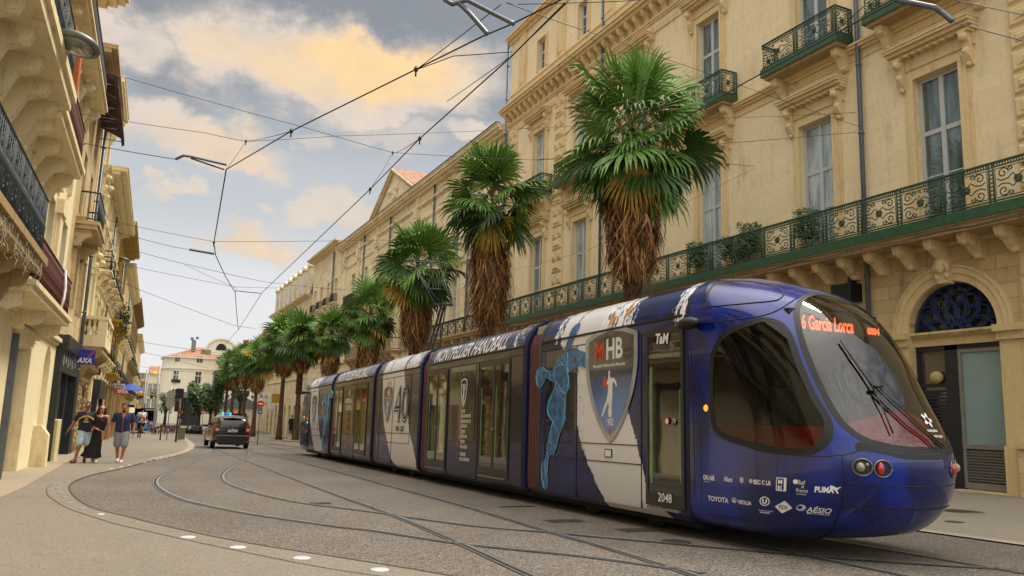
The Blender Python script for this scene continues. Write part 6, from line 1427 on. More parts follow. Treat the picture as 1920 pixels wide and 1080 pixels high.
def hand(b, w_, d, side, s=1.0, grip=0.0):
    """palm and five bent fingers hanging from the wrist w_ along d"""
    d = Vector(d).normalized(); f = Vector((0, -1, 0)); sd = d.cross(f).normalized(); f = sd.cross(d).normalized()
    pe = w_ + d * .085 * s
    for q in (-.028, -.009, .010, .028): cap(b, w_ + f * q * .6 * s, pe + f * q * s, .017 * s, .014 * s, 8)
    for i, (q, l) in enumerate(((-.034, .068), (-.012, .080), (.011, .084), (.033, .072))):
        a = pe + f * -q * s; m1 = a + (d * .95 + sd * .22 * side).normalized() * l * .5 * s; e = m1 + (d * .8 + sd * (.55 + grip) * side).normalized() * l * .5 * s; cap(b, a, m1, .0095 * s, .009 * s, 6); cap(b, m1, e, .009 * s, .0075 * s, 6)
    t0 = w_ + f * .03 * s + d * .02 * s; t1 = t0 + (f * .8 + d * .7).normalized() * .045 * s; t2 = t1 + (d * .9 + f * .2).normalized() * .035 * s; cap(b, t0, t1, .012 * s, .011 * s, 6); cap(b, t1, t2, .0105 * s, .008 * s, 6)
def person(label, loc, rz, J, S, group=None, scale=1.0, vox=.011, sk='b07a55', top=None, bottom=None, shoe='2a2a2a', hair=None, extra=None):
    """J: joints in metres for a 1.78 m figure facing -Y (x = picture right when seen from the front)"""
    t = thing('person', label, 'person', loc, rz, group); t.scale = (scale,) * 3
    J = {k: Vector(v) for k, v in J.items()}; fine = vox < .015
    hips, chest, neck, head = J['hips'], J['chest'], J['neck'], J['head']; W_ = S.get('w', 1.0); fem = S.get('fem', 0)
    b = MB(); up = (head - neck).normalized()
    for sx in (-1, 1): cap(b, hips + Vector((sx * .075, 0, .03)), hips + Vector((sx * .07 * W_, 0, .20)), .105 * W_, .10 * W_)
    cap(b, hips + Vector((0, 0, .15)), chest, .13 * W_, .155 * W_)
    for sx in (-1, 1): cap(b, chest + Vector((sx * .07, 0, -.08)), chest + Vector((sx * .095, 0, .06)), .105 * W_, .095 * W_)
    cap(b, J['shL'], J['shR'], .062, .062); cap(b, chest + Vector((0, .01, .1)), neck, .085, .055); cap(b, neck + Vector((0, .01, -.03)), head + Vector((0, .012, -.03)), .054, .052)
    M = Matrix.Translation(head) @ up.to_track_quat('Z', 'Y').to_matrix().to_4x4() if False else Matrix.Translation(head) @ Matrix.Rotation(J['tilt'].x, 4, 'X') @ Matrix.Rotation(J['tilt'].y, 4, 'Y') @ Matrix.Rotation(J['tilt'].z, 4, 'Z')
    b.ball((0, .005, .045), .078, .095, .095, 16, M=M); b.ball((0, -.022, -.02), .062, .072, .09, 14, M=M)       # skull and jaw, face toward -Y
    if fine:
        b.ball((0, -.085, -.075), .026, .02, .022, 8, M=M); b.ball((0, -.102, .0), .014, .02, .03, 8, M=M); b.ball((0, -.112, -.018), .018, .016, .012, 8, M=M)
        for sx in (-1, 1): b.ball((sx * .080, .012, .0), .012, .02, .034, 8, M=M); b.ball((sx * .036, -.083, -.02), .022, .018, .022, 8, M=M)
        b.ball((0, -.092, .04), .05, .016, .012, 8, M=M)
    for s_ in 'LR':
        sg = -1 if s_ == 'L' else 1
        cap(b, J['sh' + s_], J['el' + s_], .052 * W_, .041 * W_); cap(b, J['el' + s_], J['wr' + s_], .042 * W_, .028); d = (J['wr' + s_] - J['el' + s_])
        if fine: hand(b, J['wr' + s_], d, sg)
        else: cap(b, J['wr' + s_], J['wr' + s_] + d.normalized() * .13, .034, .028)
        hp = hips + Vector((sg * .09, 0, -.02)); cap(b, hp, J['kn' + s_], .088 * W_, .058); cap(b, J['kn' + s_], J['kn' + s_].lerp(J['an' + s_], .35) + Vector((0, .015, 0)), .056, .058); cap(b, J['kn' + s_].lerp(J['an' + s_], .3) + Vector((0, .012, 0)), J['an' + s_], .055, .036)
        toe = J['toe' + s_]; cap(b, J['an' + s_] + Vector((0, .01, -.04)), toe, .038, .03)
    fuse('body', b, skin(sk), t, vox)
    if fine:
        bb = MB()
        for sx in (-1, 1): bb.ball((sx * .031, -.090, .016), .013, .008, .009, 8, M=M)
        part('eyes', bb, mat('eye_dark', '1a1512', .2), t); bb = MB(); bb.ball((0, -.108, -.045), .026, .010, .009, 8, M=M); part('mouth', bb, mat('lips', '9b4a40', .4), t)
    cl = vox * 1.1
    if top:
        b = MB(); m, sl, kind = top; g_ = .014
        for sx in (-1, 1): cap(b, chest + Vector((sx * .08, 0, -.10)), chest + Vector((sx * .10, 0, .06)), .105 * W_ + g_, .098 * W_ + g_)
        hem = Vector((0, 0, -.04)) if kind != 'tank' else Vector((0, 0, .05))
        for sx in (-1, 1): cap(b, hips + Vector((sx * .08, 0, .03)) + hem, chest + Vector((sx * .06, 0, 0)), (.112 if not fem else .10) * W_ + g_, .12 * W_)
        cap(b, hips + Vector((0, 0, .08)), chest, .14 * W_, .16 * W_)
        if kind != 'tank':
            cap(b, J['shL'], J['shR'], .07, .07); cap(b, chest + Vector((0, .01, .08)), neck + Vector((0, .012, -.045)), .09, .062)
            for s_ in 'LR': e = J['sh' + s_].lerp(J['el' + s_], sl); cap(b, J['sh' + s_], e, .068 * W_, .062 * W_)
        else:
            for s_ in 'LR': e = J['sh' + s_].lerp(neck, .42); cap(b, chest + Vector(((-1 if s_ == 'L' else 1) * .09, -.02, .05)), e + Vector((0, 0, .02)), .05, .035)
        fuse('shirt' if kind != 'tank' else 'top', b, m, t, cl, 3)
    if bottom:
        b = MB(); m, f, kind = bottom; g_ = .016
        if kind == 'skirt':
            hm = J['hem']; k = 18; P = []; prof = [(.135, hips.z + .16), (.15, hips.z + .04), (.175, hips.z - .15), (.19, (hips.z + hm.z) / 2), (.22, hm.z + .12), (.27, hm.z)]
            vs = []
            for i, (r, z) in enumerate(prof):
                w2 = (prof[0][1] - z) / (prof[0][1] - hm.z); cx, cy = hips.x + (hm.x - hips.x) * w2, hips.y + (hm.y - hips.y) * w2
                for j in range(k * 2): a = PI * j / k; q = r * (1 + .10 * w2 * math.sin(a * 7 + i)); vs.append((cx + q * math.cos(a), cy + q * .8 * math.sin(a), z + .05 * w2 * math.sin(a * 2 + 1)))
            n = 2 * k; b.add(vs, [(i*n+j, i*n+(j+1) % n, (i+1)*n+(j+1) % n, (i+1)*n+j) for i in range(len(prof)-1) for j in range(n)], 0, True); part('skirt', b, m, t)
        else:
            for s_ in 'LR':
                sg = -1 if s_ == 'L' else 1; hp = hips + Vector((sg * .085, 0, 0)); e = hp.lerp(J['kn' + s_], f) if f <= 1 else J['kn' + s_].lerp(J['an' + s_], f - 1)
                cap(b, hp, hp.lerp(J['kn' + s_], min(f, 1)), .105 * W_ + g_, .075 + g_ + (.02 if f < 1 else 0))
                if f > 1: cap(b, J['kn' + s_], e, .078, .06)
            for sx in (-1, 1): cap(b, hips + Vector((sx * .07, 0, .02)), hips + Vector((sx * .07, 0, .10)), .115 * W_ + g_ * .6, .105 * W_ + g_ * .6)
            fuse('shorts' if f <= 1 else 'trousers', b, m, t, cl, 2)
    for s_ in 'LR':
        b = MB(); an, toe = J['an' + s_], J['toe' + s_]; heel = an + Vector((0, .035, -.055)) + (an - toe) * .0
        cap(b, heel, toe, .045, .042); cap(b, an + Vector((0, 0, -.02)), an + Vector((0, -.02, -.05)), .046, .048); cap(b, heel + Vector((0, -.02, -.012)), toe + Vector((0, 0, -.006)), .044, .044)
        fuse('shoe', b, fabric(shoe, .15) if isinstance(shoe, str) else shoe, t, cl, 1)
    if hair:
        hm_, kind = hair; b = MB(); b.ball((0, .022, .068), .086, .092, .088, 14, M=M)
        if kind == 'long':
            for sx in (-1, 1): cap(b, M @ Vector((sx * .07, .01, .05)), M @ Vector((sx * .10, .03, -.10)), .045, .05); cap(b, M @ Vector((sx * .09, .03, -.10)), M @ Vector((sx * .11, .02, -.20)), .05, .03)
            cap(b, M @ Vector((0, .07, .04)), M @ Vector((0, .08, -.18)), .08, .07)
        else: b.ball((0, .05, .02), .078, .06, .08, 10, M=M)
        fuse('hair', b, fabric(hm_), t, vox, 1)
    if extra: extra(t, M, J)
    return t
def std(**k):
    J = dict(hips=(0, 0, .95), chest=(0, -.01, 1.30), neck=(0, .01, 1.50), head=(0, -.01, 1.65), tilt=(0, 0, 0), shL=(-.19, 0, 1.43), shR=(.19, 0, 1.43), elL=(-.25, .02, 1.14), elR=(.25, .02, 1.14), wrL=(-.27, -.05, .90), wrR=(.27, -.05, .90),
             knL=(-.09, -.04, .50), knR=(.09, -.02, .50), anL=(-.10, .02, .09), anR=(.10, .06, .09), toeL=(-.11, -.14, .035), toeR=(.11, -.10, .035)); J.update(k); return J
def shades(t, M, J):
    b = MB()
    for sx in (-1, 1): b.ball((sx * .034, -.098, .016), .030, .010, .021, 12, M=M)
    b.tube([M @ Vector((-.075, .0, .022)), M @ Vector((-.06, -.09, .024)), M @ Vector((.06, -.09, .024)), M @ Vector((.075, .0, .022))], .005, 5); part('sunglasses', b, M_black, t)
def foot(px, py): p = gp(px, py, .012); return p
def man_a(t, M, J):
    shades(t, M, J); b = MB()
    txt = 'CAPRICORNER'; V, F = textmesh(txt, .065, .004, 0, .95, align='CENTER')
    b.add([(u, -.196 - .01 * math.cos(u * 6) + abs(u) * .24, 1.345 + v - u * u * 2.2) for u, v in V], F); V, F = textmesh('PARIS', .05, .003, 0, 1, align='CENTER'); b.add([(u, -.196 + abs(u) * .1, 1.19 + v) for u, v in V], F)
    V, F = shape(circ(.04, 14), [circ(.024, 10)]); b.add([(u, -.199, 1.275 + v) for u, v in V], F); part('shirt_print', b, mat('print_yellow', 'd8b545', .7), t)
fa = foot(153, 868)
person('man in a navy T-shirt and pale denim shorts, left of the walking trio', fa, rad(0), std(hips=(0, 0, .95), shL=(-.20, 0, 1.43), shR=(.19, .0, 1.43), elL=(-.33, .02, 1.17), wrL=(-.45, -.04, .93), elR=(.25, .03, 1.15), wrR=(.18, -.12, .95), tilt=(.05, 0, -.1),
       knL=(-.12, -.12, .50), anL=(-.17, -.20, .12), toeL=(-.26, -.34, .06), knR=(.07, .05, .50), anR=(.05, .22, .10), toeR=(.06, .08, .03)), dict(w=1.05), scale=1.085, sk='8a5638', top=(fabric('171b2c'), .62, 'tee'), bottom=(fabric('a9bdc9'), .80, 'shorts'), shoe='7a3a1e', hair=('15110f', 'short'), extra=man_a)
fb = foot(177, 868)
person('woman in a long black sleeveless dress and sunglasses walking between two men', fb, rad(6), std(hips=(0, 0, .90), chest=(0.03, -.01, 1.22), neck=(.04, .01, 1.41), head=(.05, -.01, 1.555), shL=(-.13, 0, 1.34), shR=(.20, 0, 1.34), elL=(-.16, .02, 1.06), wrL=(-.03, -.16, .98), elR=(.30, .02, 1.05), wrR=(.30, -.05, .80), tilt=(-.05, .05, .1),
       knL=(-.05, .02, .48), knR=(.05, .02, .48), anL=(-.05, .12, .1), toeL=(-.06, .0, .03), anR=(.03, -.06, .10), toeR=(.02, -.21, .045), hem=(-.10, .06, .17)), dict(w=.86, fem=1), scale=1.10, sk='c4896a', top=(fabric('0e0e11'), 0, 'tank'), bottom=(fabric('0e0e11'), 0, 'skirt'), shoe='cfc9c0', hair=('3a2018', 'long'), extra=shades)
def man_b(t, M, J):
    b = MB(); w_ = J['wrR']; b.tube([w_ + Vector((.04 * math.cos(a), .04 * math.sin(a), .02)) for a in [2 * PI * i / 12 for i in range(13)]], .012, 6); b.ball(w_ + Vector((.035, -.025, .02)), .022, n=8); part('wristwatch', b, M_black, t)
    b = MB(); b.ball((0, -.07, -.065), .055, .045, .04, 10, M=M); part('beard', b, mat('beard', '4a3428', .9, .4, 30, .3), t)
    b = MB(); b.add([(-.05, -.155, 1.47), (.05, -.155, 1.47), (.0, -.195, 1.30)], [(0, 1, 2)]); b.box(-.006, .006, -.205, -.18, .95, 1.30); part('open_collar', b, skin('b06a48'), t)
fc = foot(223, 868)
person('bearded man in dark blue shirt and grey shorts, right of the walking trio', fc, rad(-3), std(shL=(-.215, 0, 1.43), shR=(.215, 0, 1.43), elL=(-.31, .02, 1.14), wrL=(-.31, -.06, .90), elR=(.31, .02, 1.13), wrR=(.31, -.06, .88), tilt=(.38, 0, .05), head=(0, -.05, 1.64),
       knL=(-.10, .02, .52), anL=(-.07, .20, .13), toeL=(-.06, .08, .05), knR=(.10, -.10, .50), anR=(.06, -.10, .10), toeR=(.06, -.25, .035)), dict(w=1.12), scale=1.09, sk='b06a48', top=(fabric('1c2c55'), .60, 'shirt'), bottom=(fabric('8d9094'), .92, 'shorts'), shoe='d8d4cc', hair=('2e221b', 'short'), extra=man_b)
# ---- small figures farther off
def far(label, px, py, hpx, rz, top, bot, sk='b07a55', hair='1a1512', f=1.85, kind='tee', pose=None, dy=None, female=False, group='people in the distance', sl=.5):
    p = gp(px, py, .012) if dy is None else None
    if p is None or (dy and p.y > dy): p = ony(px, py, dy); p.z = gz(dy)
    dep = p.y * .894 + p.x * .418; s = hpx / 1510 * dep / 1.78
    return person(label, p, rz, pose or std(knL=(-.09, -.12, .50), anL=(-.10, -.10, .09), toeL=(-.11, -.26, .035), knR=(.09, .03, .50), anR=(.10, .18, .11), toeR=(.11, .04, .03)), dict(w=1.0 if not female else .88), None, s, .03, sk, (fabric(top), sl, kind), (fabric(bot), f, 'x'), '24211f', (hair, 'long' if female else 'short'))
# cyclist from behind
ride = std(hips=(0, .05, 1.0), chest=(0, -.12, 1.32), neck=(0, -.18, 1.50), head=(0, -.24, 1.64), shL=(-.19, -.14, 1.44), shR=(.19, -.14, 1.44), elL=(-.27, -.32, 1.22), elR=(.27, -.32, 1.22), wrL=(-.24, -.55, 1.08), wrR=(.24, -.55, 1.08), knL=(-.11, -.28, .72), knR=(.11, -.20, .55), anL=(-.11, -.02, .42), anR=(.11, -.05, .16), toeL=(-.12, -.16, .36), toeR=(.12, -.18, .10))
def bicycle(label, loc, rz, col, s=1.0):
    t = thing('bicycle', label, 'bicycle', loc, rz); t.scale = (s,) * 3
    for y in (-.52, .52):
        b = MB(); c = Vector((0, y, .34)); b.tube([c + Vector((0, .33 * math.cos(a), .33 * math.sin(a))) for a in [2 * PI * i / 28 for i in range(29)]], .022, 6); w_ = part('wheel', b, M_black, t)
        b = MB()
        for i in range(10): a = PI * i / 10; b.tube([c + Vector((0, .32 * math.cos(a), .32 * math.sin(a))), c - Vector((0, .32 * math.cos(a), .32 * math.sin(a)))], .004, 3)
        part('spokes', b, M_alu, parent=w_)
    b = MB(); bb, st, hd, ax, fx = Vector((0, .05, .30)), Vector((0, .2, .82)), Vector((0, -.38, .88)), Vector((0, .52, .34)), Vector((0, -.52, .34))
    for a, c in ((bb, st), (bb, hd), (st, hd + Vector((0, 0, -.06))), (bb, ax), (st, ax), (hd, fx)): b.tube([a, c], .02, 6)
    part('frame', b, col, t)
    b = MB(); b.tube([hd, hd + Vector((0, .02, .16))], .015, 6); b.tube([(-.28, -.30, 1.06), (-.15, -.36, 1.05), (.15, -.36, 1.05), (.28, -.30, 1.06)], .015, 6); part('handlebar', b, M_black, t)
    b = MB(); b.ball((0, .24, .88), .07, .13, .035, 8); part('saddle', b, M_black, t); return t
cp = gp(262, 822, .012); cp = cp; s_ = 58 / 1510 * (cp.y * .894) / 1.80
bicycle('red bicycle ridden away from us past the cafe chairs', cp, rad(180), mat('bike_red', 'b3201a', .4), s_)
person('cyclist in a white T-shirt and black shorts seen from behind on the red bicycle', cp, rad(180), ride, dict(w=1.05), None, s_, .025, '7a4a32', (fabric('c9c7cb'), .55, 'tee'), (fabric('0f0f12'), .75, 'x'), '24211f', ('120e0c', 'short'))
far('man in a blue T-shirt and dark trousers walking away on the left pavement', 248, 811, 37, PI, '1f4677', '2a2a2e', dy=None)
far('person in black with a black cap standing by a bicycle under the seventh palm', 545, 817, 38, PI, '101012', '141416', f=1.8, sl=1.0)
far('woman in a pale dress with bare legs on the right pavement', 496, 810, 27, 0, 'a89a7c', 'a89a7c', f=.5, female=True)
far('dark haired woman behind the one-way sign on the right pavement', 478, 806, 25, PI, '1b1514', 'b9a49a', f=.6, female=True)
far('man in a purple jacket crossing the tracks beyond the car', 378, 803, 20, PI, '3a2c52', '26242a')
far('person in a white T-shirt and pale jeans crossing beyond the car', 396, 798, 18, PI, 'd6d6d8', '7c92ad', dy=95)
far('person in white beside the left edge of the car', 407, 806, 20, PI, 'd0cdc8', '33302e', dy=80)
far('person in dark clothes near the red traffic light', 389, 797, 17, 0, '1c1a1c', '5a4638', dy=98)
far('person in white with a bicycle by the motorbikes', 357, 793, 16, 0, 'cfcac4', '3a3838', dy=110)
cr = random.Random(21); cols = ['a23b2a', '1c1c20', 'd8d4cc', '2f4a7a', '5d5348', '101012', 'b98a5a', '7a2f2a', '364a3a', 'c9b49a']
words = ['red top', 'black top', 'white top', 'blue top', 'grey top', 'black dress', 'tan top', 'dark red shirt', 'green shirt', 'beige top']
where = ['by the distant blue tram', 'left of the lamp masts', 'between the two lamp masts', 'right of the lamp masts', 'under the small plane tree', 'near the round sign backs', 'by the cafe tables', 'beside the traffic light pole']
for i in range(22):
    px = 284 + i * 2.6 + cr.uniform(-.8, .8); k = i % 10
    far('small distant passer-by in a %s %s, %s' % (words[k], where[min(7, i // 3)], ('first', 'second', 'third')[i % 3]), px, 790 + cr.uniform(-1, 3), 14.5 + cr.uniform(-1, 1.5), cr.uniform(0, 6), cols[k], cr.choice(cols), dy=112 + cr.uniform(-15, 10), female=i % 2 == 0)
# ---------------------------------------------------------------- the dark car
cg = gp(433, 842, .0); cdep = cg.y * .894 + cg.x * .418; cs = (70 / 1510 * cdep) / 1.80
car = thing('parked_car', 'dark grey people carrier seen from behind with a lit blue taxi light on its roof', 'car', cg, rad(1)); car.scale = (cs,) * 3; car.name = 'car'
M_car = mat('car_grey_paint', '33322f', .25, .12, 3, 0, metal=.5, coat=.8); M_cg = glassy('car_window', '1d2226', .03, .9); M_tyre = mat('tyre', '121212', .85, .2, 20, .3)
st_ = [  # y from the rear, half width at sill / belt / roof, z sill, belt, roof
 (-.02, .66, .74, .50, .42, .98, 1.10), (.05, .80, .82, .58, .30, 1.00, 1.38), (.22, .87, .87, .62, .24, 1.01, 1.52), (.6, .89, .88, .64, .22, 1.01, 1.575), (1.4, .89, .88, .65, .22, 1.00, 1.60), (2.2, .89, .88, .65, .22, .98, 1.58), (2.9, .89, .87, .60, .22, .95, 1.42), (3.5, .88, .84, .62, .22, .90, .98), (4.2, .84, .78, .5, .25, .78, .80), (4.45, .7, .6, .4, .3, .6, .62)]
b = MB(); vs = []
for (y, a, c, d, z0, z1, z2) in st_:
    ring = [(a * .9, z0), (a, z0 + .12), (a + .01, (z0 + z1) / 2), (c, z1), ((c + d) / 2 + .02, (z1 + z2) / 2), (d, z2 - .05), (d * .8, z2 - .005), (0, z2 + .015)]
    vs += [(x, y, z) for x, z in ring] + [(-x, y, z) for x, z in ring[-2::-1]]
n = 15; b.add(vs, [(i*n+j, i*n+(j+1) % n, (i+1)*n+(j+1) % n, (i+1)*n+j) for i in range(len(st_)-1) for j in range(n)] + [tuple(range(n))[::-1], tuple(len(vs) - n + j for j in range(n))], 0, True)
b.box(-.62, .62, -.10, .25, 1.50, 1.56)
o = part('body', b, M_car, car); sdv = o.modifiers.new('s', 'SUBSURF'); sdv.levels = 1; sdv.render_levels = 1
b = MB(); b.prism([(-.60, 1.05), (.60, 1.05), (.52, 1.46), (-.52, 1.46)], 'y', -.035, .05, M=Matrix.Translation((0, .02, 0)) @ Matrix.Shear('XZ', 4, (0, 0)) ); V = [(x, y + max(0, z - 1.0) * .38, z) for x, y, z in b.v]; b.v = V; part('rear_window', b, M_cg, car)
b = MB()
for sx in (-1, 1):
    b.v and None
    q = [(.6, 1.04), (3.0, 1.0), (2.7, 1.38), (.75, 1.46)]; b.add([(sx * (.885 - (z - 1.0) * .45 + .012), y, z) for y, z in q], [(0, 1, 2, 3)])
part('side_window', b, M_cg, car)
b = MB(); b.box(-.80, .80, -.13, .1, .40, .66); b.box(-.72, .72, -.09, .1, .26, .42); part('bumper', b, M_car, car, bevel=.04)
b = MB(); b.box(-.60, .60, -.115, .1, .20, .33); part('rear_diffuser', b, M_black, car)
b = MB(); b.box(-.52, .52, -.075, 0, .74, .755); b.box(-.66, .66, -.05, .02, .985, 1.01); part('tailgate_seam', b, M_black, car)
for sx in (-1, 1):
    b = MB(); b.prism([(sx * .60, .80), (sx * .80, .78), (sx * .82, 1.10), (sx * .70, 1.16), (sx * .62, 1.0)], 'y', -.045, .12); l_ = part('tail_light', b, mat('tail_red', 'b3140f'), car, bevel=.01); b = MB(); b.box(sx * .70 - .08, sx * .70 + .08, -.052, 0, .86, .97); part('light_lens', b, mat('lens_clear', 'c9b9b0', .15, .2, 9, 0, coat=.7), parent=l_)
    b = MB(); b.box(sx * .74 - .02, sx * .74 + .02, -.14, -.1, .44, .58); part('reflector', b, mat('tail_red', 'b3140f'), car)
    b = MB(); b.ball((sx * 1.0, 2.75, 1.05), .12, .06, .08, 10); b.cbox((sx * .92, 2.75, 1.0), .12, .04, .04); part('wing_mirror', b, M_car, car)
for sx in (-1, 1):
    for y in (.75, 3.5):
        b = MB(); b.lathe([(.12, -.1), (.26, -.1), (.31, -.08), (.325, 0), (.31, .08), (.26, .1), (.12, .1)], 22, M=Matrix.Translation((sx * .78, y, .325)) @ Matrix.Rotation(PI/2, 4, 'Y')); w_ = part('wheel', b, M_tyre, car); b = MB(); b.lathe([(.02, 0), (.22, 0), (.24, .02), (.02, .03)], 14, M=Matrix.Translation((sx * .86, y, .325)) @ Matrix.Rotation(sx * PI/2, 4, 'Y')); part('rim', b, M_alu, parent=w_)
b = MB(); b.box(-.26, .26, -.155 + .07, -.06, .80, .91); npl = part('number_plate', b, M_white, car); b = MB(); b.box(-.26, -.215, -.089, -.08, .80, .91); b.box(.215, .26, -.089, -.08, .80, .91); part('plate_band', b, M_axa, parent=npl)
b = MB(); V, F = textmesh('FS-363-QP', .10, .002, 0, .72, align='CENTER'); b.add([(u, -.090, .82 + v) for u, v in V], F); part('plate_letters', b, M_black, parent=npl)
b = MB(); b.ball((0, -.06, 1.0 - .06), .06, .012, .035, 12); part('badge', b, M_alu, car)
b = MB(); b.box(-.42, .0, -.07, -.05, 1.075, 1.095); part('wiper', b, M_black, car)
b = MB(); b.box(-.36, .0, 1.15, 1.35, 1.62, 1.70); lb_ = part('roof_light_bar', b, mat('roof_light_blue', '1766c0', .3, .1, 4, 0, emit=.6), car, bevel=.02); b = MB(); b.ball((-.34, 1.25, 1.65), .06, .1, .07, 8); b.ball((-.02, 1.25, 1.65), .06, .1, .07, 8); part('light_end', b, mat('roof_light_green', '2ff0d8', .3, .1, 4, 0, emit=.9), parent=lb_)
b = MB(); b.tube([(.15, 1.0, 1.6), (.15, .9, 1.78)], .008, 4); part('aerial', b, M_black, car)
# ---------------------------------------------------------------- signs and posts
def at(px, py, dy, g=True): p = ony(px, py, dy); return Vector((p.x, dy, gz(dy) + (.012 if g else 0)))
def ppm(p): return 1510 / (p.y * .894 + p.x * .418)           # pixels per metre at p
def disc(b, c, r, m=0, th=.03): b.lathe([(r, 0), (r, th)], 28, M=Matrix.Translation(c) @ Matrix.Rotation(PI/2, 4, 'X'), mi=m, smooth=False)
M_sgrey = mat('sign_back_grey', '9a9890', .5, .15, 5, .05); M_sblue = mat('road_sign_blue', '1140a0', .4, .1, 4, 0)
Ym = 58
p = at(483, 826, Ym); k = ppm(p)
t = thing('road_sign', 'red no entry disc above a blue arrow disc on one grey post behind the car', 'road sign', p); zt = ony(483, 757, Ym).z - p.z; zb = ony(483, 772, Ym).z - p.z
b = MB(); b.tube([(0, 0, 0), (0, 0, zt + .3)], .035, 8); part('post', b, M_alu, t)
b = MB(); disc(b, Vector((0, -.05, zt)), 6.6 / k); d_ = part('no_entry_disc', b, M_sred, t); b = MB(); b.box(-4.2 / k, 4.2 / k, -.095, -.085, zt - 1.1 / k, zt + 1.1 / k); part('white_bar', b, M_white, parent=d_)
b = MB(); disc(b, Vector((0, -.05, zb)), 4.6 / k); d_ = part('arrow_disc', b, M_sblue, t); b = MB(); b.box(-3 / k, 1 / k, -.095, -.085, zb - .5 / k, zb + .5 / k); b.add([(.3 / k, -.09, zb + 2 / k), (3.2 / k, -.09, zb), (.3 / k, -.09, zb - 2 / k)], [(0, 1, 2)]); part('arrow', b, M_white, parent=d_)
p = at(379, 792, 120); k = ppm(p); t = thing('road_sign', 'small distant no entry sign above the crossing left of the car', 'road sign', p); zt = ony(379, 773, 120).z - p.z
b = MB(); b.tube([(0, 0, 0), (0, 0, zt)], .04, 6); part('post', b, M_alu, t); b = MB(); disc(b, Vector((0, -.05, zt)), 3.8 / k); d_ = part('no_entry_disc', b, M_sred, t); b = MB(); b.box(-2.6 / k, 2.6 / k, -.1, -.085, zt - .7 / k, zt + .7 / k); part('white_bar', b, M_white, parent=d_)
p = at(339, 788, 118); k = ppm(p); t = thing('road_sign', 'tiny red disc sign right of the traffic light', 'road sign', p); b = MB(); b.tube([(0, 0, 0), (0, 0, 1.8)], .04, 6); part('post', b, M_alu, t); b = MB(); disc(b, Vector((0, -.05, ony(339, 772, 118).z - p.z)), 2.4 / k); part('disc', b, M_sred, t)
# backs of round signs
p = at(314, 806, 68); k = ppm(p); t = thing('road_sign', 'grey backs of two round signs and a plate on one thin post', 'road sign', p)
b = MB(); zt = ony(316, 731, 68).z - p.z; b.tube([(0, 0, 0), (0, 0, zt + .3)], .035, 8); part('post', b, M_alu, t)
for py, r in ((739, 7.6), (758, 8.0)): b = MB(); disc(b, Vector((0, -.04, ony(316, py, 68).z - p.z)), r / k); part('sign_back', b, M_sgrey, t)
b = MB(); z = ony(316, 749, 68).z - p.z; b.box(-8 / k, 8 / k, -.06, -.03, z - 2 / k, z + 2 / k); part('plate', b, M_sgrey, t)
p = at(331, 826, 62); k = ppm(p)
t = thing('traffic_light', 'black two-box traffic light seen from behind on a sticker covered pole', 'traffic light', at(331, 812, 62)); z0 = t.location.z
b = MB(); b.tube([(0, 0, 0), (0, 0, ony(334, 735, 62).z - z0)], .07, 10); part('pole', b, mat('pole_grey_brown', '5c534a', .6, .4, 6, .2), t)
z1, z2 = ony(334, 728, 62).z - z0, ony(334, 747, 62).z - z0; b = MB(); b.box(-.28, .22, -.1, .3, z2, z1); part('signal_head', b, M_black, t, bevel=.06)
b = MB(); z1, z2 = ony(334, 752, 62).z - z0, ony(334, 772, 62).z - z0; b.box(-.30, -.02, -.1, .2, z2, z1); part('side_signal', b, M_black, t, bevel=.04)
rnd = random.Random(2)
for i in range(14): b = MB(); z = rnd.uniform(.9, 3.0); q = rnd.uniform(-.04, .04); b.box(q - .05, q + .05, -.085, -.072, z, z + rnd.uniform(.08, .16)); part('sticker', b, mat(rnd.choice(['sticker_a', 'sticker_b', 'sticker_c']), rnd.choice(['b9c4c9', 'a34a3a', '4a6a9a']), .6), t)
b = MB(); z = .75; b.box(.1, .55, -.2, .2, .2, 1.0); part('bin_box', b, mat('bin_olive', '6b6a4a', .6), t)
p = at(439, 795, 100); t = thing('traffic_light', 'black traffic light with a glowing red lamp above the car roof', 'traffic light', p); k = ppm(p); z = ony(439, 774, 100).z - p.z
b = MB(); b.tube([(0, 0, 0), (0, 0, z)], .06, 8); part('pole', b, M_black, t); b = MB(); b.box(-2.2 / k, 2.2 / k, -.1, .2, z - 6 / k, z + 3 / k); part('signal_head', b, M_black, t, bevel=.03); b = MB(); b.ball((0, -.12, z + .5 / k), 1.7 / k, .05, 1.7 / k, 12); part('red_lamp', b, mat('lamp_red_lit', 'ff1a10', .3, .1, 4, 0, emit=4), t)
p = at(467, 790, 75); t = thing('number_plate_sign', 'yellow square sign reading 15 hanging among the far palm crowns', 'sign', ony(467, 662, 75)); t.name = 'hanging_number_sign'; k = ppm(p)
b = MB(); b.box(-4.5 / k, 4.5 / k, -.03, .03, -4.5 / k, 4.5 / k); b.tube([(0, 0, 4 / k), (0, 0, 9 / k)], .02, 4); part('board', b, mat('sign_orange_yellow', 'e89a14', .5, .1, 4, 0), t); b = MB(); V, F = textmesh('15', 7 / k, .01, align='CENTER'); b.add([(u, -.04, v - 2.4 / k) for u, v in V], F); part('numerals', b, M_black, t)
b = MB(); q = ony(386, 660, 90); b.box(-.5, .5, -.05, .05, -.25, .25); t = solo('hanging_plate', b, mat('plate_cream', '9b9a80', .6), 'small cream plate hanging on a wire over the distant junction', 'sign'); t.location = q
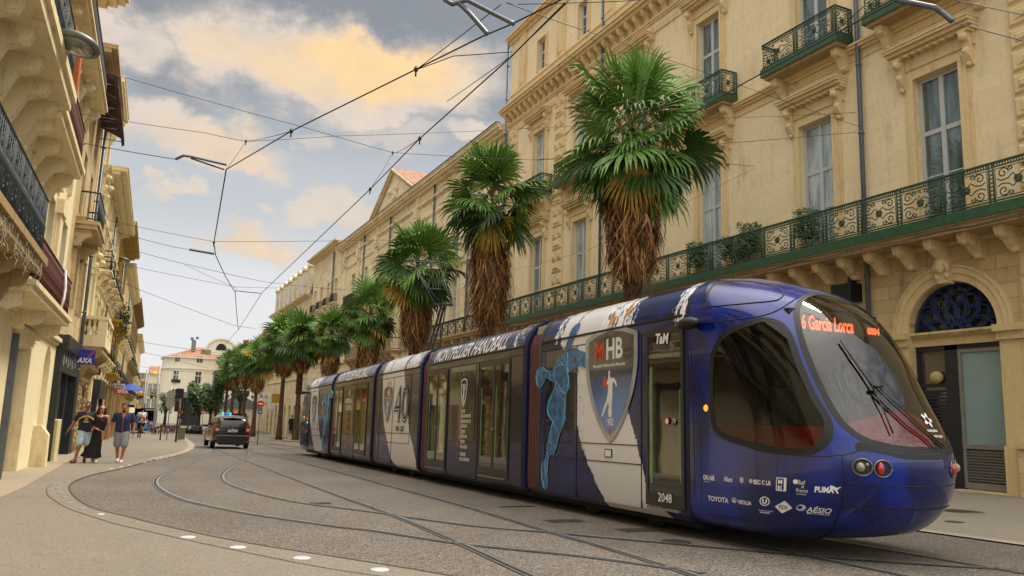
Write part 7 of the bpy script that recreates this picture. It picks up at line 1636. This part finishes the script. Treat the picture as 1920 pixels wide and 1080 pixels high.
# bollard hoop and posts
pa, pb = gp(300, 825, .012), gp(326, 825, .012); h_ = 1.02 * 25 / ppm(pa) / .55
t = thing('cycle_hoop', 'brown steel hoop barrier on the left pavement before the round sign backs', 'barrier', pa); b = MB(); w_ = (pb - pa).length; hh = 26 / ppm(pa)
b.tube([(0, 0, 0), (0, 0, hh - .1), (.08, 0, hh), (w_ - .08, 0, hh), (w_, 0, hh - .1), (w_, 0, 0)], .055, 8); part('hoop', b, mat('hoop_brown', '4d443d', .5, .2, 8, .1, metal=.3), t)
b = MB(); b.tube([(0, 0, 0), (0, 0, 28 / ppm(pb))], .07, 10); t = solo('bollard', b, mat('hoop_brown', '4d443d'), 'slim brown post to the right of the hoop barrier', 'bollard'); t.location = gp(330, 824, .012)
# cafe tables and chairs in the distance
rnd = random.Random(4)
def chair(label, loc, rz, s):
    t = thing('cafe_chair', label, 'chair', loc, rz, 'cafe chairs on the left pavement'); t.scale = (s,) * 3
    b = MB(); b.box(-.22, .22, -.22, .22, .43, .46); part('seat', b, M_dkmetal, t)
    b = MB(); [b.tube([(x, .22, .46), (x, .26, .86)], .014, 5) for x in (-.2, -.07, .07, .2)]; b.tube([(-.21, .26, .86), (.21, .26, .86)], .018, 5); part('backrest', b, M_dkmetal, t)
    for x in (-.2, .2):
        for y in (-.2, .2): b = MB(); b.tube([(x, y, .43), (x * 1.1, y * 1.1, 0)], .014, 5); part('leg', b, M_dkmetal, t)
for i, (x, y, r, w_) in enumerate(((276, 812, .2, 'nearest'), (281, 812, 3.3, 'second nearest'), (286, 811, .4, 'third'), (289, 809, 3.0, 'fourth'), (279, 806, .1, 'fifth'), (285, 805, 3.2, 'farthest'))): p = gp(x, y, .012); chair('dark metal cafe chair, ' + w_ + ' of the cluster right of the red bicycle', p, r, 13.5 / ppm(p) / .88)
p = gp(283, 810, .012); t = thing('cafe_table', 'dark round cafe table among the metal chairs', 'table', p); b = MB(); b.lathe([(.5, .95), (.5, .99), (.02, 1.0)], 16); part('table_top', b, M_dkmetal, t); b = MB(); b.lathe([(.3, 0), (.28, .03), (.04, .06), (.04, .95)], 12); part('pedestal', b, M_dkmetal, t)
# parasol over the far cafe
p = ony(245, 722, 82); t = thing('parasol', 'blue parasol hanging over the left pavement below the street lamp', 'parasol', (p.x, 82, p.z - .5)); b = MB(); b.lathe([(1.3, 0), (.9, .25), (.4, .5), (.03, .62)], 12, smooth=False); part('canopy', b, mat('parasol_blue', '1f4fa8', .7, .2, 4, .1), t); b = MB(); b.tube([(0, 0, -3.2), (0, 0, .6)], .03, 6); part('pole', b, M_alu, t)
# lamp masts far left
for i, (px, yt, dy, lb) in enumerate(((265, 693, 115, 'slim pale mast with an orange lamp left of the far white building'), (289, 685, 105, 'tall pale mast in front of the corner of the far white building'))):
    p = at(px, 795, dy); t = thing('lamp_mast', lb, 'mast', p); b = MB(); b.tube([(0, 0, 0), (0, 0, ony(px, yt, dy).z - p.z)], [.16, .09], 8); part('mast', b, mat('mast_pale', 'b5b6b4', .5, .1, 5, 0), t)
    b = MB(); z = ony(px, 736 if i == 0 else 700, dy).z - p.z; b.ball((-.5, 0, z), .35, .25, .2, 8); b.tube([(0, 0, z), (-.5, 0, z)], .04, 5); part('lamp_head', b, mat('lamp_head_orange' if i == 0 else 'lamp_head_yellow', 'e8912a' if i == 0 else 'c9c44a', .4, .1, 4, 0, emit=.3), t)
# far blue tram
p = at(266, 800, 105); t = thing('tram', 'tiny distant blue tram facing us at the end of the left pavement', 'tram', p); k = ppm(p); w_ = 12.5 / k; h_ = 26 / k
b = MB(); b.prism([(-w_, .3), (w_, .3), (w_, h_ * .8), (w_ * .8, h_), (-w_ * .8, h_), (-w_, h_ * .8)], 'y', 0, 14); part('body', b, mat('tram_far_blue', '1a56b8', .3, .2, 3, 0, coat=.5), t, bevel=.15)
b = MB(); b.prism([(-w_ * .8, h_ * .38), (w_ * .8, h_ * .38), (w_ * .7, h_ * .76), (-w_ * .7, h_ * .76)], 'y', -.05, 0); part('windscreen', b, mat('far_screen', '5fa7b5', .1, .2, 3, 0, coat=.5), t); b = MB(); b.box(-w_ * .6, w_ * .6, -.06, -.05, h_ * .78, h_ * .88); part('destination_sign', b, M_led, t)
# kerb slabs and motorbikes on the right pavement
for x, y, lb in ((523, 822, 'farther'), (553, 829, 'nearer')): b = MB(); b.box(-.9, .9, -.5, .5, -.1, .16); t = solo('stone_bench_slab', b, M_kerb, 'low pale stone slab at a palm foot, ' + lb + ' of two beside the tram tail', 'stone slab', bevel=.02); t.location = gp(x, y, .0)
bicycle('dark bicycle parked beside the person in black', gp(551, 818, .012), rad(175), M_black, .95)
M_mb = mat('motorbike_dark', '1b1c20', .35, .4, 9, .1, coat=.4)
for i in range(6):
    p = at(352 + i * 4.5, 792, 112 - i); t = thing('motorbike', 'dark parked motorbike in the row under the far trees, number %s from the left' % ('one', 'two', 'three', 'four', 'five', 'six')[i], 'motorbike', p, rad(20), 'motorbikes parked under the far trees')
    for y in (-.65, .65): b = MB(); b.lathe([(.15, -.06), (.30, -.06), (.31, .06), (.15, .06)], 14, M=Matrix.Translation((0, y, .31)) @ Matrix.Rotation(PI/2, 4, 'Y')); part('wheel', b, M_tyre, t)
    b = MB(); b.ball((0, 0, .6), .2, .6, .25, 10); b.ball((0, -.45, .85), .2, .2, .25, 8); b.box(-.35, .35, -.5, -.46, 1.05, 1.09); part('fairing', b, M_mb, t)
# ---------------------------------------------------------------- far buildings and trees that close the view
def fb(label, pxl, pxr, pyt, dy, m, nb, fls, ang=0, roof=2.2, rm=None, depth=14, **k):
    a, c = ony(pxl, 780, dy), ony(pxr, 780, dy); z = ony((pxl + pxr) / 2, pyt, dy).z
    M = Matrix.Translation((c.x, dy, 0)) @ Matrix.Rotation(rad(ang), 4, 'Z') @ Matrix.Rotation(PI, 4, 'Z')
    return block(label, 0, c.x - a.x, z, gz(dy) - .2, m, nb, [(gz(dy) + f_, h_) for f_, h_ in fls], M=M, roof=roof, rm=rm or M_tile, depth=depth, fm=M_wframe2, **k)
S_farw = stone('far_white_render', 'e9e2cc', 'a89a7a', .25)
def hipped(label, pxl, pxr, pyt, dy, m, cols, rows, ww=1.1):
    """flat-fronted block whose left end turns back in a wide curve"""
    a, c = ony(pxl, 780, dy), ony(pxr, 780, dy); z0 = gz(dy) - .3; z1 = ony((pxl + pxr) / 2, pyt, dy).z; t = thing('building', label, 'building', (a.x, dy, 0)); W_ = c.x - a.x
    R = 5.0; ol = [(0, 9 + R)] + [(R - R * math.cos(PI / 2 * i / 8), R + 0 - R * math.sin(PI / 2 * i / 8)) for i in range(9)] + [(W_, 0), (W_, 14)]
    b = MB(); b.prism(ol, 'z', z0, z1); part('wall', b, m, t)
    for z, pj in ((z1 - 3.0, .25), (z1 - .3, .5), (z0 + 5.0, .2)):
        o2 = [(x - pj if i < 9 else x, y - (pj if i > 3 else 0)) for i, (x, y) in enumerate(ol)]; b = MB(); b.prism(o2, 'z', z, z + .3); part('string_course', b, m, t)
    b = MB(); cx, cy = (R + W_) / 2, 8; n = len(ol); o2 = [(x - (.5 if i < 9 else 0), y - (.5 if i > 3 else 0)) for i, (x, y) in enumerate(ol)]
    b.add([(x, y, z1) for x, y in o2] + [(R + 3, 7, z1 + 3), (W_, 7, z1 + 3)], [(i, i + 1, n) for i in range(0, 9)] + [(9, 10, n + 1, n), (10, 11, n + 1), (11, 0, n, n + 1)]); part('roof', b, M_tile, t)
    for x in cols:
        for z, hh in rows:
            yy = -.02 if x > R else R - math.sqrt(max(0, R * R - (R - x) ** 2)) - .05
            b = MB(); b.box(x - ww / 2 - .12, x + ww / 2 + .12, yy - .06, yy + .1, z - .12, z + hh + .12); f = part('window', b, m, t); b = MB(); b.box(x - ww / 2, x + ww / 2, yy - .09, yy, z, z + hh); pn_ = part('pane', b, M_pane_dk, parent=f); b = MB(); b.box(x - .05, x + .05, yy - .11, yy - .09, z, z + hh); b.box(x - ww / 2, x + ww / 2, yy - .11, yy - .09, z + hh * .6, z + hh * .66); part('bars', b, M_white, parent=f)
            if hh > 2: b = MB(); b.box(x - ww * .8, x + ww * .8, yy - .35, yy - .1, z - .1, z + .0); b.box(x - ww * .8, x + ww * .8, yy - .37, yy - .33, z, z + .7); part('balcony_rail', b, M_wiron, t) if x < 5 else None
    return t
hb = hipped('big white building with terracotta roof and curved left corner closing the street', 298, 412, 669, 214, S_farw, [3.0, 8.0, 12.6, 17.2], [(3.6, 2.9), (8.2, 2.8), (13.3, 1.5)], 1.3)
b = MB(); q = hb.location; b.box(6, 7, 3, 4, 16.5, 19.0); b.ball((6, 3, 19.3), .45, .2, .45, 10); b.ball((7.2, 3, 19.6), .4, .2, .4, 10); part('chimney_and_dishes', b, M_zinc, hb)
fb('pale building with iron balconies left of the white one, partly behind the masts', 272, 298, 700, 232, S_farw, 3, [(3.5, 2.4), (7.5, 2.4)], bal=(1,), corn=.6)
fb('brownish terrace behind the masts at the far left', 246, 273, 715, 262, S_old, 4, [(4, 2.2), (8, 2.2), (12, 1.6)], corn=.6)
ar = fb('building with a big arched dormer and tall zinc roof behind the far palms', 412, 482, 667, 200, S_farw, 6, [(4, 2.2), (8, 2.2), (12, 1.8)], corn=.7, roof=3.2)
b = MB(); W_ = 17; n = 16; cx = W_ * .55
b.prism([(cx - 3.2, 14.5)] + [(cx + 3.2 * math.cos(PI - PI * i / n), 15.5 + 2.6 * math.sin(PI * i / n)) for i in range(n + 1)] + [(cx + 3.2, 14.5)], 'y', -2, .3); b.prism([(cx + 3.6 * math.cos(PI * i / n), 15.5 + 3.0 * math.sin(PI * i / n)) for i in range(n + 1)] + [(cx + 3.2 * math.cos(PI * (n - i) / n), 15.5 + 2.6 * math.sin(PI * i / n)) for i in range(n + 1)], 'y', -2, .7); dm = part('arched_dormer', b, S_farw, ar)
b = MB(); b.prism([(cx + 1.2 * math.cos(PI * i / n), 15.6 + 1.6 * math.sin(PI * i / n)) for i in range(n + 1)], 'y', .3, .4); part('dormer_pane', b, M_pane_dk, parent=dm); b = MB(); b.box(3.0, 4.2, -3, -2, 14, 18.6); part('chimney', b, M_brick, ar)
b = MB()
a, c = ony(337, 790, 185), ony(370, 790, 185); z0 = gz(185); 
t = thing('pavilion', 'low dark grey glazed pavilion in front of the white building behind the bushy trees', 'building', (a.x, 185, z0)); W_ = c.x - a.x
b = MB(); b.box(0, W_, 0, 8, ony(350, 735, 185).z - z0 - 1.2, ony(350, 735, 185).z - z0); part('roof_slab', b, mat('pavilion_grey', '6d7072', .5, .2, 3, .1), t)
b = MB(); hh = ony(350, 735, 185).z - z0 - 1.2
for i in range(9): b.box(W_ * i / 8 - .12, W_ * i / 8 + .12, .1, .5, 0, hh)
b.box(0, W_, .2, .4, 2.6, 2.9); part('frame', b, M_dkmetal, t); b = MB(); b.box(0, W_, .5, 1, 0, hh); part('glazing', b, M_pane_dk, t)
# broadleaf trees
M_leafd = [mat('tree_leaf', '3a5a2c', .6, .4, 3, 0, col2='22381c'), mat('tree_leaf_light', '56702f', .6, .3, 3, 0)]; M_bark = mat('bark', '4d4032', .9, .4, 6, .5)
def tree(label, px, dy, ytop, ybot, hw, seed, n=2600, cat='tree'):
    rnd = random.Random(seed); p = at(px, 795, dy); k = ppm(p); t = thing('tree', label, cat, p); zt, zb = ony(px, ytop, dy).z - p.z, ony(px, ybot, dy).z - p.z; R = hw / k; cz = (zt + zb) / 2; hz = (zt - zb) / 2
    b = MB(); b.tube([(0, 0, 0), (.05, 0, zb), (0, 0, cz)], [.3, .2, .1], 8); [b.tube([(0, 0, zb * .9), (R * .6 * math.cos(a), R * .6 * math.sin(a), cz)], [.12, .04], 5) for a in (0, 1.3, 2.6, 3.9, 5.2)]; part('trunk', b, M_bark, t)
    cl = [(Vector((rnd.uniform(-1, 1) * R * .72, rnd.uniform(-1, 1) * R * .6, cz + rnd.uniform(-1, 1) * hz * .72)), rnd.uniform(.28, .5)) for _ in range(26)]; b = MB()
    for _ in range(n):
        c, r = rnd.choice(cl); d = Vector((rnd.gauss(0, 1), rnd.gauss(0, 1), rnd.gauss(0, 1))).normalized(); q = c + Vector((d.x * R * r, d.y * R * r, d.z * hz * r)) * rnd.uniform(.6, 1.05)
        s = rnd.uniform(.2, .5) * R / 3.2; e = Vector((rnd.uniform(-1, 1), rnd.uniform(-1, 1), rnd.uniform(-1, 1))).normalized(); f = e.orthogonal().normalized()
        b.add([q - e * s, q + f * s * .6, q + e * s, q - f * s * .6], [(0, 1, 2, 3)], 1 if rnd.random() < .3 else 0)
    part('crown', b, M_leafd, t, fixn=False)
tree('broad dark green tree in front of the white building, right of the traffic light', 372, 150, 718, 780, 24, 1)
tree('second bushy tree overlapping it just left of the farthest palm', 393, 140, 712, 778, 20, 2)
tree('tall narrow dark tree behind the farthest palm trunks', 402, 128, 700, 775, 14, 3, 1800)
tree('small young tree by the round sign backs', 308, 150, 737, 776, 13, 4, 1200)
tree('round dark tree seen between the far palm trunks', 447, 135, 716, 752, 16, 5, 1200)
tree('low green bush right of the car roof', 457, 88, 778, 800, 9, 6, 700, 'bush')
t = thing('gable_shop', 'pale gabled cafe canopy seen between the palm trunks', 'building', at(445, 795, 150)); k = ppm(t.location); b = MB(); b.box(-4, 4, 0, 5, 0, 4); part('wall', b, S_farw, t); b = MB(); b.prism([(-4.6, 4), (4.6, 4), (0, 6.2)], 'y', -.6, 5); part('roof', b, M_zinc, t); b = MB(); b.box(-1.4, 1.4, -.06, 0, 0, 3); part('door', b, M_dkmetal, t)
# shop signs on the right wall
def rsign(lb, px, py, w_, h_, m, art=None, mm=None):
    y = onx(px, py, 20.6).y; z = onx(px, py, 20.6).z; t = thing('hanging_sign', lb, 'sign', (20.6, y, z)); b = MB(); b.box(-w_/2, w_/2, -.06, .06, -h_/2, h_/2); b.box(w_/2, .7, -.02, .02, -.03, .03); part('board', b, m, t)
    if art: V, F = textmesh(art, h_ * .7, .01, align='CENTER'); b = MB(); b.add([(u, -.07, v - h_ * .25) for u, v in V], F); part('lettering', b, mm or M_black, t)
rsign('white square sign with black letters behind the eighth palm', 494, 743, 1.3, 1.3, M_white, 'A·n')
rsign('white vertical sign beneath the ochre one on the far right wall', 507, 758, .9, 1.8, M_white)
rsign('ochre square sign on the far right wall between palm trunks', 519, 747, 1.5, 1.4, mat('sign_ochre', 'a8842c', .6))
# ---------------------------------------------------------------- overhead wires
M_wire = mat('wire_dark', '1b1d22', .5, .2, 8, 0); M_tubeg = mat('cantilever_grey', '5b6068', .45, .2, 8, .1, metal=.4)
def wp3(v):
    px, py, w_ = v
    if w_ == 'L': q = LM @ Vector((lw(px, py, .02)[0], .02, lw(px, py, .02)[1])); return q
    if w_ == 'R': return onx(px, py, 21.1)
    if w_ == 'c': return gp(px, py, 6.1)
    if w_ == 'c2': return gp(px, py, 6.9)
    return EYE + ray(px, py) * w_
def wire(label, pts, r=.013, sag=True, clamps=(), name='overhead_wire', m=None, cat='wire'):
    if cat == 'wire': r *= .68
    P = [wp3(v) for v in pts]; Q = []
    for a, c in zip(P, P[1:]):
        for i in range(12): t = i / 12; Q.append(a.lerp(c, t) + Vector((0, 0, -.012 * (c - a).length * 4 * t * (1 - t) * (.25 if sag else 0))))
    Q.append(P[-1]); t = thing(name, label, cat, P[0]); b = MB(); o = P[0]; b.tube([q - o for q in Q], r, 5); part('wire', b, m or M_wire, t)
    for i in clamps:
        b = MB(); c = P[i] - o; b.ball(c, .032, .032, .04, 8); b.tube([c + Vector((0, 0, .05)), c + Vector((0, 0, -.10))], .012, 5); part('clamp', b, M_wire, t)
    return t
wire('contact wire sweeping from the upper right cantilever down toward the left bend', [(1075, -12, 'c'), (960, 45, 'c'), (905, 68, 'c'), (780, 130, 'c'), (546, 246, 'c'), (424, 318, 'c')], .015, False, (3, 4))
wire('contact wire of the bend running from the bent arm down to the far junction', [(424, 318, 'c'), (412, 390, 'c'), (401, 455, 'c'), (404, 478, 'c'), (422, 517, 'c'), (441, 548, 'c'), (443, 580, 'c'), (447, 618, 'c')], .02, False, (2,))
wire('contact wire of the straight track crossing the sky diagonally to the top right', [(1060, 5, 'c'), (960, 105, 'c'), (787, 260, 'c'), (694, 355, 'c'), (492, 548, 'c'), (447, 618, 'c'), (410, 660, 'c')], .015, False, (2, 3))
wire('contact wire above the tram, passing through the palm crowns to the pantograph', [(1682, 0, 'c'), (1400, 153, 'c'), (1150, 298, 'c'), (880, 432, 'c'), (800, 492, 'c'), (640, 575, 'c'), (470, 665, 'c')], .014, False)
wire('upper span wire from the lamp wall to the second palm crown', [(85, 97, 'L'), (230, 144, 28), (571, 239, 26), (736, 286, 26), (1000, 300, 30), (1200, 290, 32), (1415, 312, 'R')], .013, True, (3,))
wire('span wire with a turnbuckle above the bent grey arms', [(45, 190, 'L'), (215, 224, 26), (384, 249, 24), (461, 265, 22), (632, 255, 24), (1000, 240, 30), (1340, 222, 34), (1604, 211, 'R')], .011, True, (3,))
wire('span wire ending at the bent grey arms from the left balcony', [(40, 220, 'L'), (160, 269, 22), (288, 292, 20), (332, 299, 20)], .013)
wire('lower strand meeting the bent arm wire at the left wall', [(42, 283, 'L'), (100, 277, 24), (162, 270, 22)], .012)
wire('short bridle wire linking the turnbuckle span to the diagonal contact wire', [(461, 265, 22), (424, 318, 'c')], .009); wire('short bridle wire rising from the span clamp to the contact wire', [(461, 265, 22), (546, 246, 'c')], .009)
wire('bridle wire pair under the span clamp left of the second palm', [(787, 260, 'c'), (736, 288, 26), (694, 355, 'c')], .010)
wire('third span wire crossing level through the middle of the sky', [(200, 412, 'L'), (243, 422, 45), (400, 453, 42), (716, 450, 44), (800, 452, 46), (960, 430, 50)], .016)
wire('fourth span wire with a grey rod from the left balconies', [(190, 425, 'L'), (243, 442, 42), (330, 464, 40), (356, 468, 40)], .016)
wire('fifth span wire running low toward the pedimented building', [(180, 445, 'L'), (249, 469, 52), (330, 491, 52), (493, 528, 55), (604, 540, 60), (700, 545, 'R')], .02)
wire('forked strand under the fifth span wire', [(345, 496, 52), (443, 540, 50), (441, 548, 'c')], .014); wire('sixth span wire just below the fifth', [(205, 490, 'L'), (249, 500, 56), (441, 538, 55), (530, 540, 58)], .018)
wire('steep strand from the left facades to the far junction', [(150, 490, 'L'), (300, 558, 60), (438, 610, 62), (480, 616, 66)], .02)
wire('low far span wire above the white building', [(250, 638, 'L'), (382, 658, 90), (410, 662, 95), (560, 690, 98)], .03); wire('lower far span wire to the yellow plate on the left', [(252, 655, 'L'), (300, 667, 95), (390, 690, 110)], .026); wire('far strand to the lamp of the left mast', [(255, 684, 'L'), (300, 693, 110), (400, 700, 120)], .026)
wire('horizontal pull-off rods pair below the arm junction', [(441, 545, 'c'), (489, 550, 'c')], .022); wire('thin stay from the upper right cantilever to the golden wall', [(950, 5, 'c'), (1140, 70, 17), (1300, 128, 22), (1613, 238, 'R')], .010)
wire('stay crossing the crown of the nearest palm to the golden wall', [(1000, 300, 30), (1340, 270, 26), (1614, 247, 'R')], .011); wire('stay at the top right corner going out of the picture', [(1790, 0, 12), (1920, 28, 11.5), (2060, 60, 11)], .009)
wire('wire running from the far right cantilever out of the picture', [(1788, 41, 12), (1920, 77, 11), (2050, 112, 10.5)], .009); wire('short stay from the top of the downpipe to the tram wire', [(1622, 10, 14), (1570, 55, 14), (1552, 63, 14)], .012); wire('level stay at the upper middle from the diagonal wire', [(780, 131, 'c'), (850, 105, 'c'), (962, 97, 'c')], .010)
wire('bundle of parallel strands at the corner of the golden building', [(838, 190, 14), (960, 104, 12), (1060, 8, 11), (1075, -12, 11)], .009); wire('upper strand toward the top edge beside the corner', [(940, 8, 'c'), (780, 131, 'c')], .009); wire('strand leaving the top edge above the corner of the golden building', [(970, 8, 11), (1170, 2, 11), (1300, -10, 11)], .009)
wire('low span behind the pantograph toward the green balcony', [(640, 560, 48), (800, 555, 50), (900, 520, 44), (1100, 470, 30), (1415, 315, 'R')], .009)
wire('grey bent cantilever arm hanging left of the bend contact wire', [(329, 299, 20), (344, 292, 20), (360, 294, 20), (424, 309, 20.3)], .032, False, (), 'cantilever_arm', M_tubeg, 'cantilever'); wire('straight lower cantilever arm beneath the bent one', [(358, 297, 20), (420, 318, 20.3)], .022, False, (), 'cantilever_arm', M_tubeg, 'cantilever')
wire('far grey rod of the second cantilever on the left', [(355, 468, 40), (402, 476, 40)], .06, False, (), 'cantilever_arm', M_tubeg, 'cantilever')
wire('upper thick grey cantilever tube at the top centre', [(832, -2, 9.5), (848, 8, 9.5), (875, 0, 9.5), (963, 45, 9)], .028, False, (), 'cantilever_arm', M_tubeg, 'cantilever'); wire('lower thick grey cantilever tube ending at the contact wire', [(858, 4, 9.5), (880, 25, 9.4), (914, 64, 9.2)], .028, False, (), 'cantilever_arm', M_tubeg, 'cantilever')
wire('long grey cantilever tube at the top right over the green balcony', [(1620, -22, 12.5), (1682, 0, 12.5), (1752, 14, 12.4), (1764, 22, 12.4), (1786, 40, 12.3)], .04, False, (), 'cantilever_arm', M_tubeg, 'cantilever')
